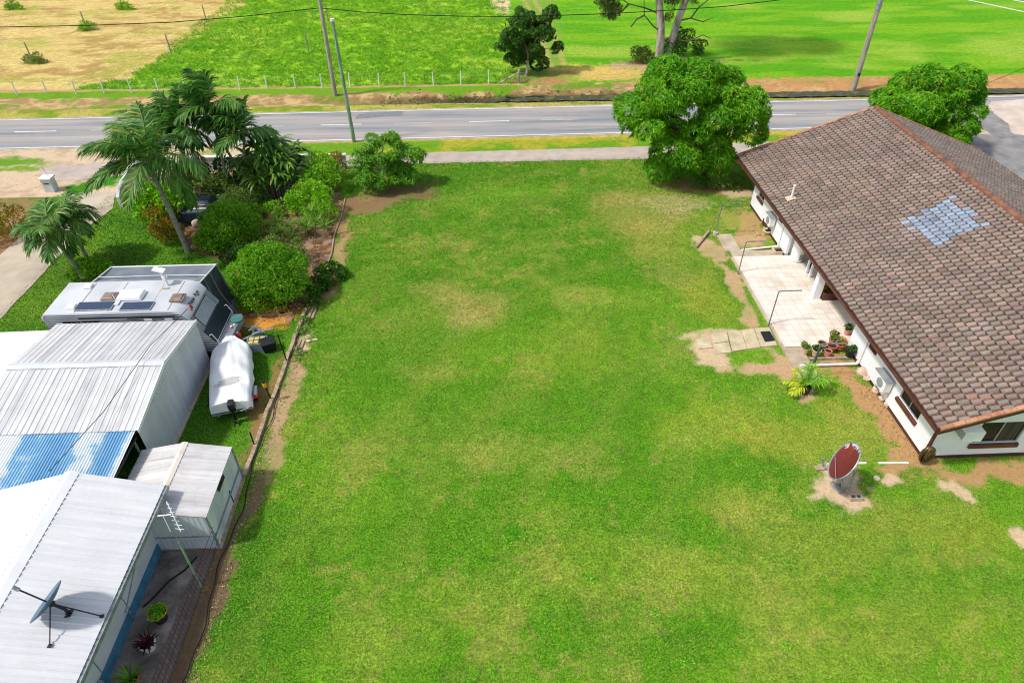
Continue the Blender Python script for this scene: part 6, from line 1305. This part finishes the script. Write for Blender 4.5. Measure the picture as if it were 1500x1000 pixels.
for i in range(n+1):
    f=i/n; y=26.85+(29.05-26.85)*f; zt=2.70-.40*f; wob=.05*math.sin(i*1.7)
    mb.v+= [(ax1+.04,y,zt),(ax1+.22+wob,y+.0,zt*.55),(ax1+.55+wob*1.5,y-.10*f,.55),(ax1+.75+wob,y-.15*f,.04)]
for i in range(n):
    for j in range(3): a=i*4+j; mb.f.append((a,a+1,a+5,a+4)); mb.mi.append(0 if j<2 else 1)
mb.build('end_wall',[M['dgrey'],M['grey']],aw,smooth=True)
mb=MB()
for y,f in ((27.25,.18),(28.0,.52),(28.95,.96)): mb.tube([(ax1+.07,y,2.70-.4*f),(ax1+.26,y,1.35),(ax1+.60,y-.1*f,.55),(ax1+.8,y-.15*f,.05)],.03,6)
mb.build('end_wall_rib',M['grey'],aw)
mb=MB(); mb.bb(ax0+.1,ax1-.1,29.0,29.04,.1,2.22); mb.build('front_wall',M['dgrey'],aw)
# gas bottles, tub of bricks, black tub
G='bottles on the caravan drawbar'
for k,(u,v,mt,lb) in enumerate(((343,492,'red','red and white gas bottle standing on the caravan drawbar'),(350,495,'red','squat red fuel can beside the gas bottle on the drawbar'),(347,488,'blue','blue bottle behind the red gas bottle on the drawbar'))):
    p=at(u,v,.5); q=thing('gas_bottle' if k!=1 else 'fuel_can',lb,'bottle',(p[0],p[1],.5),0,G); h=(.55,.3,.5)[k]; mb=MB(); mb.lathe([(.10,0),(.14,.03),(.14,h*.8),(.06,h*.95),(.05,h)],n=14); mb.build('body',M[mt],q,False,smooth=True); mb=MB(); mb.lathe([(.05,h),(.05,h+.05),(.01,h+.05)],n=10); mb.build('cap',M['white_gloss'],q,False)
    if k==0: mb=MB(); mb.lathe([(.143,h*.35),(.143,h*.55)],n=14); mb.build('label_band',M['white_gloss'],q,False)
mb=MB(); mb.tube([(-11.45,26.0,.05),(-11.45,26.0,.46)],.2,8); 
t=thing('brick_tub','blue grey plastic crate of yellow bricks beside the covered boat','crate',(-11.05,25.15,0),.1)
mb=MB(); mb.box((0,0,.03),(.85,.6,.05)); mb.box((0,-.3,.25),(.9,.04,.48)); mb.box((0,.3,.25),(.9,.04,.48)); mb.box((-.43,0,.25),(.04,.56,.48)); mb.box((.43,0,.25),(.04,.56,.48)); mb.build('crate',pm('blue_grey_plastic',S(140,160,172),S(118,138,150),4,.5),t,False)
for i in range(3):
    for j in range(2): mb=MB(); mb.box((-.26+.26*i,-.13+.26*j,.45),(.21,.2,.12),rz=random.uniform(-.1,.1)); mb.build('brick',pm('yellow_brick',S(216,196,128),S(190,168,100),6,.85) if not bpy.data.materials.get('yellow_brick') else bpy.data.materials['yellow_brick'],t,False)
t=thing('black_tub','angular black lidded tub on the grass beside a steel picket','tub',(*at(395,512)[:2],0),.45)
mb=MB(); mb.box((0,0,.25),(.52,.46,.5),taper=1.28); mb.build('body',M['black'],t,False,bevel=.02); mb=MB(); mb.box((0,0,.535),(.72,.65,.07),taper=.94); mb.build('lid',M['dark'],t,False,bevel=.02)
# ------------------------------------------------------------------ COVERED BOAT ON TRAILER
bt=thing('covered_boat','boat on trailer under a wrinkled white cover, stern to the shed','boat',(-10.92,20.45,0),.255)
st=[(0,.80,.98,.80),(.5,.84,1.06,.82),(.95,.86,1.08,.84),(1.25,.86,.98,.86),(1.65,.87,1.12,.88),(2.0,.87,1.30,.90),(2.7,.86,1.30,.93),(3.3,.85,1.22,.97),(3.75,.80,1.16,1.0),(4.02,.60,1.13,1.03),(4.3,.36,1.10,1.04),(4.62,.20,1.04,.98)]
V=[];Fc=[]; ny=60; nxs=26; ys=np.linspace(0,4.62,ny); hw=np.interp(ys,[s[0] for s in st],[s[1] for s in st]); zc=np.interp(ys,[s[0] for s in st],[s[2] for s in st]); ze=np.interp(ys,[s[0] for s in st],[s[3] for s in st])
for i in range(ny):
    for j in range(nxs+1):
        f=j/nxs*2-1; a=abs(f)
        if a<=.74: g=a/.74; x=hw[i]*g*math.copysign(1,f); z=zc[i]+(ze[i]-zc[i])*(.72*g**3+.28*g)
        else: g=(a-.74)/.26; x=(hw[i]+.03*g+.025*math.sin(ys[i]*7+f)*g)*math.copysign(1,f); z=ze[i]-(.46 if ys[i]>.35 else .40)*g
        z+=.10*(abs(vnoise(np.array([x*1.8+ys[i]*.9+5]),np.array([ys[i]*.9+x*.7]),8)[0]-.5))*(1 if a<.74 else .5)-.03+(.10*(vnoise(np.array([x*2.2+3]),np.array([ys[i]*1.3+9]),5)[0]-.5)+.02*math.sin(ys[i]*5+x*9)*(1 if a>.3 else .3))*(1 if a<.74 else .4)
        z+=.05*math.exp(-((x-.05-.12*math.sin(ys[i]))/.08)**2)*(1.7<ys[i]<4.2)+.03*math.exp(-((x+.42-.05*ys[i])/.05)**2)*(ys[i]>1.7)+.03*math.exp(-((x-.5+.03*ys[i])/.05)**2)*(ys[i]<3.9)
        V.append((x,ys[i],z))
for i in range(ny-1):
    for j in range(nxs): q=i*(nxs+1)+j; Fc.append((q,q+1,q+nxs+2,q+nxs+1))
npmesh('cover',V,Fc,M['cover'],bt,False,True)
mb=MB(); mb.v=[V[j] for j in range(nxs+1)]+[(V[j][0]*.97,-.04,max(.52,V[j][2]-.5)) for j in range(nxs+1)]
for j in range(nxs): mb.f.append((j,j+1,nxs+2+j,nxs+1+j)); mb.mi.append(0)
mb.build('cover_flap',M['cover'],bt,False,smooth=True)
mb=MB(); pd=[(-.05+.55*math.cos(q)*(1+.1*math.sin(3*q)),1.28+.26*math.sin(q)+.10*math.cos(q)) for q in np.linspace(0,2*PI,22)[:-1]]
def cz(x,y):
    fi=min(max(y/4.62*(ny-1),0),ny-1.001); i=int(fi); o=[]
    for q in (i,i+1):
        row=V[q*(nxs+1):(q+1)*(nxs+1)]; o.append(np.interp(x,[r[0] for r in row],[r[2] for r in row]))
    return float(o[0]+(o[1]-o[0])*(fi-i))
b0=len(mb.v); K=21; vs=[(-.05,1.28)]; 
for f in (.25,.5,.75,1.0): vs+=[(-.05+(x+.05)*f,1.28+(y-1.28)*f) for x,y in pd]
fs=[(0,1+k,1+(k+1)%K) for k in range(K)]
for r_ in range(3): fs+=[(1+r_*K+k,1+(r_+1)*K+k,1+(r_+1)*K+(k+1)%K,1+r_*K+(k+1)%K) for k in range(K)]
mb.add([(x,y,cz(x,y)+.006) for x,y in vs],fs); mb.build('rain_puddle',pm('grey_rain_puddle',S(196,196,192),S(182,182,178),3,.25),bt,False,smooth=True)
mb=MB(); hv=[]
for y,w_,zb,zt in ((.02,.72,.42,.78),(2.6,.76,.38,.85),(3.6,.6,.42,.95),(4.2,.32,.55,1.0),(4.5,.05,.8,1.02)): hv.append([(-w_,y,zt),(-w_*.85,y,zb+.12),(0,y,zb),(w_*.85,y,zb+.12),(w_,y,zt)])
for a,b_ in zip(hv,hv[1:]): 
    for k in range(4): mb.add([a[k],a[k+1],b_[k+1],b_[k]],[(0,1,2,3)])
mb.add(hv[0],[(0,1,2,3,4)]); mb.build('hull',pm('cream_hull',S(226,222,204),S(206,200,180),3,.4),bt,False,smooth=True)
mb=MB(); mb.box((.1,-.12,.95),(.30,.34,.34),taper=.82); mb.box((.1,-.30,1.0),(.26,.16,.3)); mo=mb.build('outboard_motor',M['dark'],bt,False,bevel=.05); mb=MB(); mb.box((.1,-.25,.52),(.12,.18,.6)); mb.box((.1,-.32,.2),(.10,.34,.10)); mb.box((.1,-.2,.72),(.26,.1,.2)); mb.build('leg',M['black'],mo,False,bevel=.02); mb=MB()
for k in range(3): mb.box((.1+.09*math.cos(k*2.1),-.52,.2+.09*math.sin(k*2.1)),(.14,.02,.06),ry=-k*2.1)
mb.build('propeller',M['dark'],mo,False)
mb=MB(); mb.tube([(-.55,-.05,.34),(-.55,3.0,.34),(0,4.7,.42),(0,5.2,.42)],.045,6); mb.tube([(.55,-.05,.34),(.55,3.0,.34),(0,4.7,.42)],.045,6); mb.tube([(-.8,.05,.36),(.85,.05,.36)],.045,6); mb.tube([(-.9,1.0,.30),(.9,1.0,.30)],.04,6); mb.build('trailer_frame',M['galv'],bt,False)
for s in(-1,1): mb=MB(); mb.tube([(s*.98,1.0,.29),(s*.80,1.0,.29)],.29,16); mb.build('wheel',M['black'],bt,False)
mb=MB(); mb.box((.98,.85,.56),(.2,.6,.16)); fd=mb.build('mudguard',pm('dull_grey_guard',S(120,126,132),S(96,102,108),4,.5),bt,False,bevel=.03); mb=MB(); mb.box((.98,.53,.5),(.18,.05,.12)); mb.build('tail_light',M['red'],fd,False)
mb=MB(); mb.tube([(.35,-.1,.45),(.75,.0,.5)],.03,6); mb.build('number_board',M['white_gloss'],bt,False)
t=thing('white_tarp','white edge of a folded sheet behind the caravan awning','tarp',(*at(222,390)[:2],0)); x,y=at(222,392)[:2]; mb=MB(); mb.box((-18.0,30.2,1.3),(2.2,.5,.08),rx=.25); mb.build('sheet',M['white_gloss'],t); mb=MB(); mb.bb(-19.0,-18.95,30.1,30.3,0,1.2); mb.bb(-17.05,-17.0,30.1,30.3,0,1.2); mb.build('leg',M['galv'],t)
# cable strung over the garage roofs
mb=MB(); mb.tube([aty(283,470,24.2)[:2]+(3.15,),(-13.6,21.3,3.45),(-14.2,18.0,3.05),(-14.6,15.0,3.3)],.014,5); tag(mb.build('roof_cable',M['dark']),'thin dark cable strung across the garage roof to the white house','cable')
for q_ in range(4):
    mb=MB(); mb.box(((-18.2,-16.75,-15.0,-14.15)[q_],25.5,2.984),(.025,2.3,.006)); mb.build('roof_seam',M['slab'],vanroof)
# ------------------------------------------------------------------ PASTURE AND TUFTS: uncountable, one object each
def stuff(name,P,D,L,W,mat): 
    o=leafmesh(name,P,D,L,W,mat); o['kind']='stuff'; return o
n=95000; x=rng.uniform(-38,3.4,n); y=62.9+rng.uniform(0,1,n)**1.15*48
keep=(x>-33.0+2.5*(fbm(x,y,.55,4,2)-.5)-3.5*(1-sst(y,63,66.5)))&(fbm(x,y,1.1,2,61)>.36); x=x[keep];y=y[keep]
z=.34*(fbm(x,y,.9,4,51)-.45)-.02
D=rng.normal(0,.55,(len(x),3)); D[:,2]=rng.uniform(.35,1,len(x))
stuff('pasture_grass',np.stack([x,y,z],1),D,rng.uniform(.18,.40,len(x)),rng.uniform(.045,.085,len(x)),M['pasture'])

# short lawn blades: uncountable, coloured as the turf they stand in
def lawn_blades(n,seed):
    r=np.random.default_rng(seed); y=8+38*r.uniform(0,1,n)**1.35; x=r.uniform(-9.3,24.5,n); k=(r.uniform(size=n)<.85)|(x<17); 
    x2=r.uniform(-25,-9.7,n//4); y2=r.uniform(17.5,42,n//4); x=np.concatenate([x[k],x2]); y=np.concatenate([y[k],y2])
    i=np.clip(np.searchsorted(GX,x),0,len(GX)-1); j=np.clip(np.searchsorted(GY,y),0,len(GY)-1)
    ok=(GG[j,i]>.55)&~((x>14)&(y>16.9)&(y<38.3)&(x>17.1))&~((x>13.9)&(y>21.5)&(y<35))&~((x>9.9)&(x<14.3)&(y>22.7)&(y<25.5)); x,y,i,j=x[ok],y[ok],i[ok],j[ok]; n=len(x)
    P=np.stack([x,y,GZ[j,i]+.003],1); D=r.normal(0,1,(n,3)); D[:,2]=r.uniform(.25,1.1,n)
    D/=np.linalg.norm(D,axis=1,keepdims=True); B=np.cross(D,r.normal(size=(n,3))); B/=np.linalg.norm(B,axis=1,keepdims=True)
    L=((.05+.0016*y)*r.uniform(.6,1.3,n))[:,None]; W=((.014+.0006*y)*r.uniform(.7,1.3,n))[:,None]
    V=np.stack([P-B*W/2,P+B*W/2,P+D*L],1).reshape(-1,3); F_=np.arange(3*n).reshape(-1,3)
    c=GC[j,i]*r.uniform(.5,1.7,(n,1)); dry=r.uniform(size=n)<.2; c[dry]=c[dry]*.45+np.array(S(190,178,104))*.55*r.uniform(.8,1.2,(dry.sum(),1))
    m,nt,b=newmat('lawn_blade'); a=N(nt,'ShaderNodeAttribute',attribute_name='albedo'); nt.links.new(a.outputs['Color'],b.inputs['Base Color']); b.inputs['Roughness'].default_value=.8; b.inputs['Specular IOR Level'].default_value=.15
    npmesh('lawn_grass',V,F_,m,colors={'albedo':np.repeat(c,3,0)},kind='stuff')
lawn_blades(330000,5)

# leaf litter and chips: uncountable
def litter(name,n,fn,cols,l0,l1,seed):
    r=np.random.default_rng(seed); P=fn(r,n); n=len(P); P=np.concatenate([P,np.full((n,1),.015)],1); P[:,2]+=r.uniform(0,.03,n); P[:,2]=np.where(P[:,1]>57,GZ[np.clip(np.searchsorted(GY,P[:,1]),0,len(GY)-1),np.clip(np.searchsorted(GX,P[:,0]),0,len(GX)-1)]+.03,P[:,2])
    D=r.normal(0,1,(n,3)); D[:,2]=r.uniform(-.1,.5,n); D/=np.linalg.norm(D,axis=1,keepdims=True); B=np.cross(D,np.array([0,0,1.0])+r.normal(0,.4,(n,3))); B/=np.linalg.norm(B,axis=1,keepdims=True)
    L=r.uniform(l0,l1,n)[:,None]; W=L*.42; V=np.stack([P-D*L/2,P+B*W/2,P+D*L/2,P-B*W/2],1).reshape(-1,3); cc=np.array([S(*c) for c in cols])[r.integers(0,len(cols),n)]*r.uniform(.7,1.2,(n,1))
    npmesh(name,V,np.arange(4*n).reshape(-1,4),bpy.data.materials['lawn_blade'],colors={'albedo':np.repeat(cc,4,0)},kind='stuff')
bedpoly=[at(*p)[:2] for p in ((186,304),(235,318),(262,352),(300,372),(338,392),(352,455),(432,470),(462,420),(490,345),(508,290),(470,248),(330,243),(215,262))]
def inbed(r,n):
    x=r.uniform(-24,-9,n*3); y=r.uniform(27,45,n*3); k=inpoly(x,y,bedpoly); return np.stack([x[k],y[k]],1)[:n]
litter('leaf_litter',5200,inbed,[(196,136,66),(150,104,64),(206,176,140),(110,80,56),(176,120,50)],.08,.22,3)
def orange(r,n): return np.stack([r.normal(-11.2,.9,n),r.normal(28.1,.35,n)],1)
litter('leaf_litter',1100,orange,[(226,150,54),(236,176,84),(200,120,44),(160,96,48)],.06,.15,4)
def kerbside(r,n): y=r.uniform(6,28,n); return np.stack([-9.25+np.abs(r.normal(0,.28,n))*1.0-.1,y],1)
litter('leaf_litter',1500,kerbside,[(206,190,164),(128,104,80),(92,76,60),(178,148,112)],.03,.10,5)
def wallside(r,n): y=r.uniform(17,23.5,n); return np.stack([17.15-np.abs(r.normal(0,.5,n)),y],1)
litter('leaf_litter',700,wallside,[(150,108,70),(110,80,54),(206,160,110)],.03,.09,6)
def drainside(r,n): return np.stack([r.uniform(-9,16,n),r.normal(59.3,.75,n)],1)
litter('drain_debris',1000,drainside,[(78,74,48),(130,112,76),(60,52,40),(100,112,46),(84,104,30)],.10,.32,7)

def lawnflecks(r,n):
    y=8+36*r.uniform(0,1,n)**1.2; x=r.uniform(-8.6,16,n); k=~((x>9.5)&(y>21)&(y<36)); return np.stack([x[k],y[k]],1)
litter('lawn_flecks',900,lawnflecks,[(226,214,176),(196,178,120),(214,206,190),(150,120,76)],.02,.07,8)
def weeds(r,n):
    q=lawnflecks(r,70); k=r.integers(0,len(q),n); return q[k]+r.normal(0,.10,(n,2))
litter('lawn_weeds',2600,weeds,[(112,186,30),(96,170,20),(140,200,60),(60,130,16)],.04,.10,9)
def clump(r,n): c=np.array(at(752,778)[:2]); return c+r.normal(0,.17,(n,2))*np.array([1.3,1])
litter('lawn_weeds',240,clump,[(58,140,12),(70,150,16),(84,164,24)],.05,.12,10)
# ------------------------------------------------------------------ camera, sun, sky
cam=bpy.data.cameras.new('camera'); co=bpy.data.objects.new('camera',cam); COL.objects.link(co)
cam.sensor_width=36; cam.lens=36*F/1500; cam.clip_end=5000
co.location=(0,0,H); co.rotation_euler=(PI/2-TH,0,YAW); scn.camera=co
w=bpy.data.worlds.new('World'); scn.world=w; w.use_nodes=True; nt=w.node_tree
sky=nt.nodes.new('ShaderNodeTexSky'); sky.sky_type='NISHITA'; sky.sun_disc=False
sd=Vector((-.67,-.19,1)).normalized()
sky.sun_elevation=math.asin(sd.z); sky.sun_rotation=math.atan2(sd.x,sd.y); sky.dust_density=1.5; sky.ozone_density=1.0
hs_=nt.nodes.new('ShaderNodeHueSaturation'); hs_.inputs['Saturation'].default_value=.55; nt.links.new(sky.outputs[0],hs_.inputs['Color']); nt.links.new(hs_.outputs[0],nt.nodes['Background'].inputs[0]); nt.nodes['Background'].inputs[1].default_value=.15
sl=bpy.data.lights.new('sun','SUN'); sl.energy=2.8; sl.angle=R(5); sl.color=(1,.96,.89)
so=bpy.data.objects.new('sun',sl); COL.objects.link(so); so.rotation_euler=sd.to_track_quat('Z','Y').to_euler()
scn.view_settings.view_transform='Standard'; scn.view_settings.look='None'; scn.view_settings.exposure=.26; scn.view_settings.gamma=1
scn.cycles.max_bounces=6; scn.cycles.diffuse_bounces=3; scn.cycles.transparent_max_bounces=8
scn.cycles.filter_width=1.05
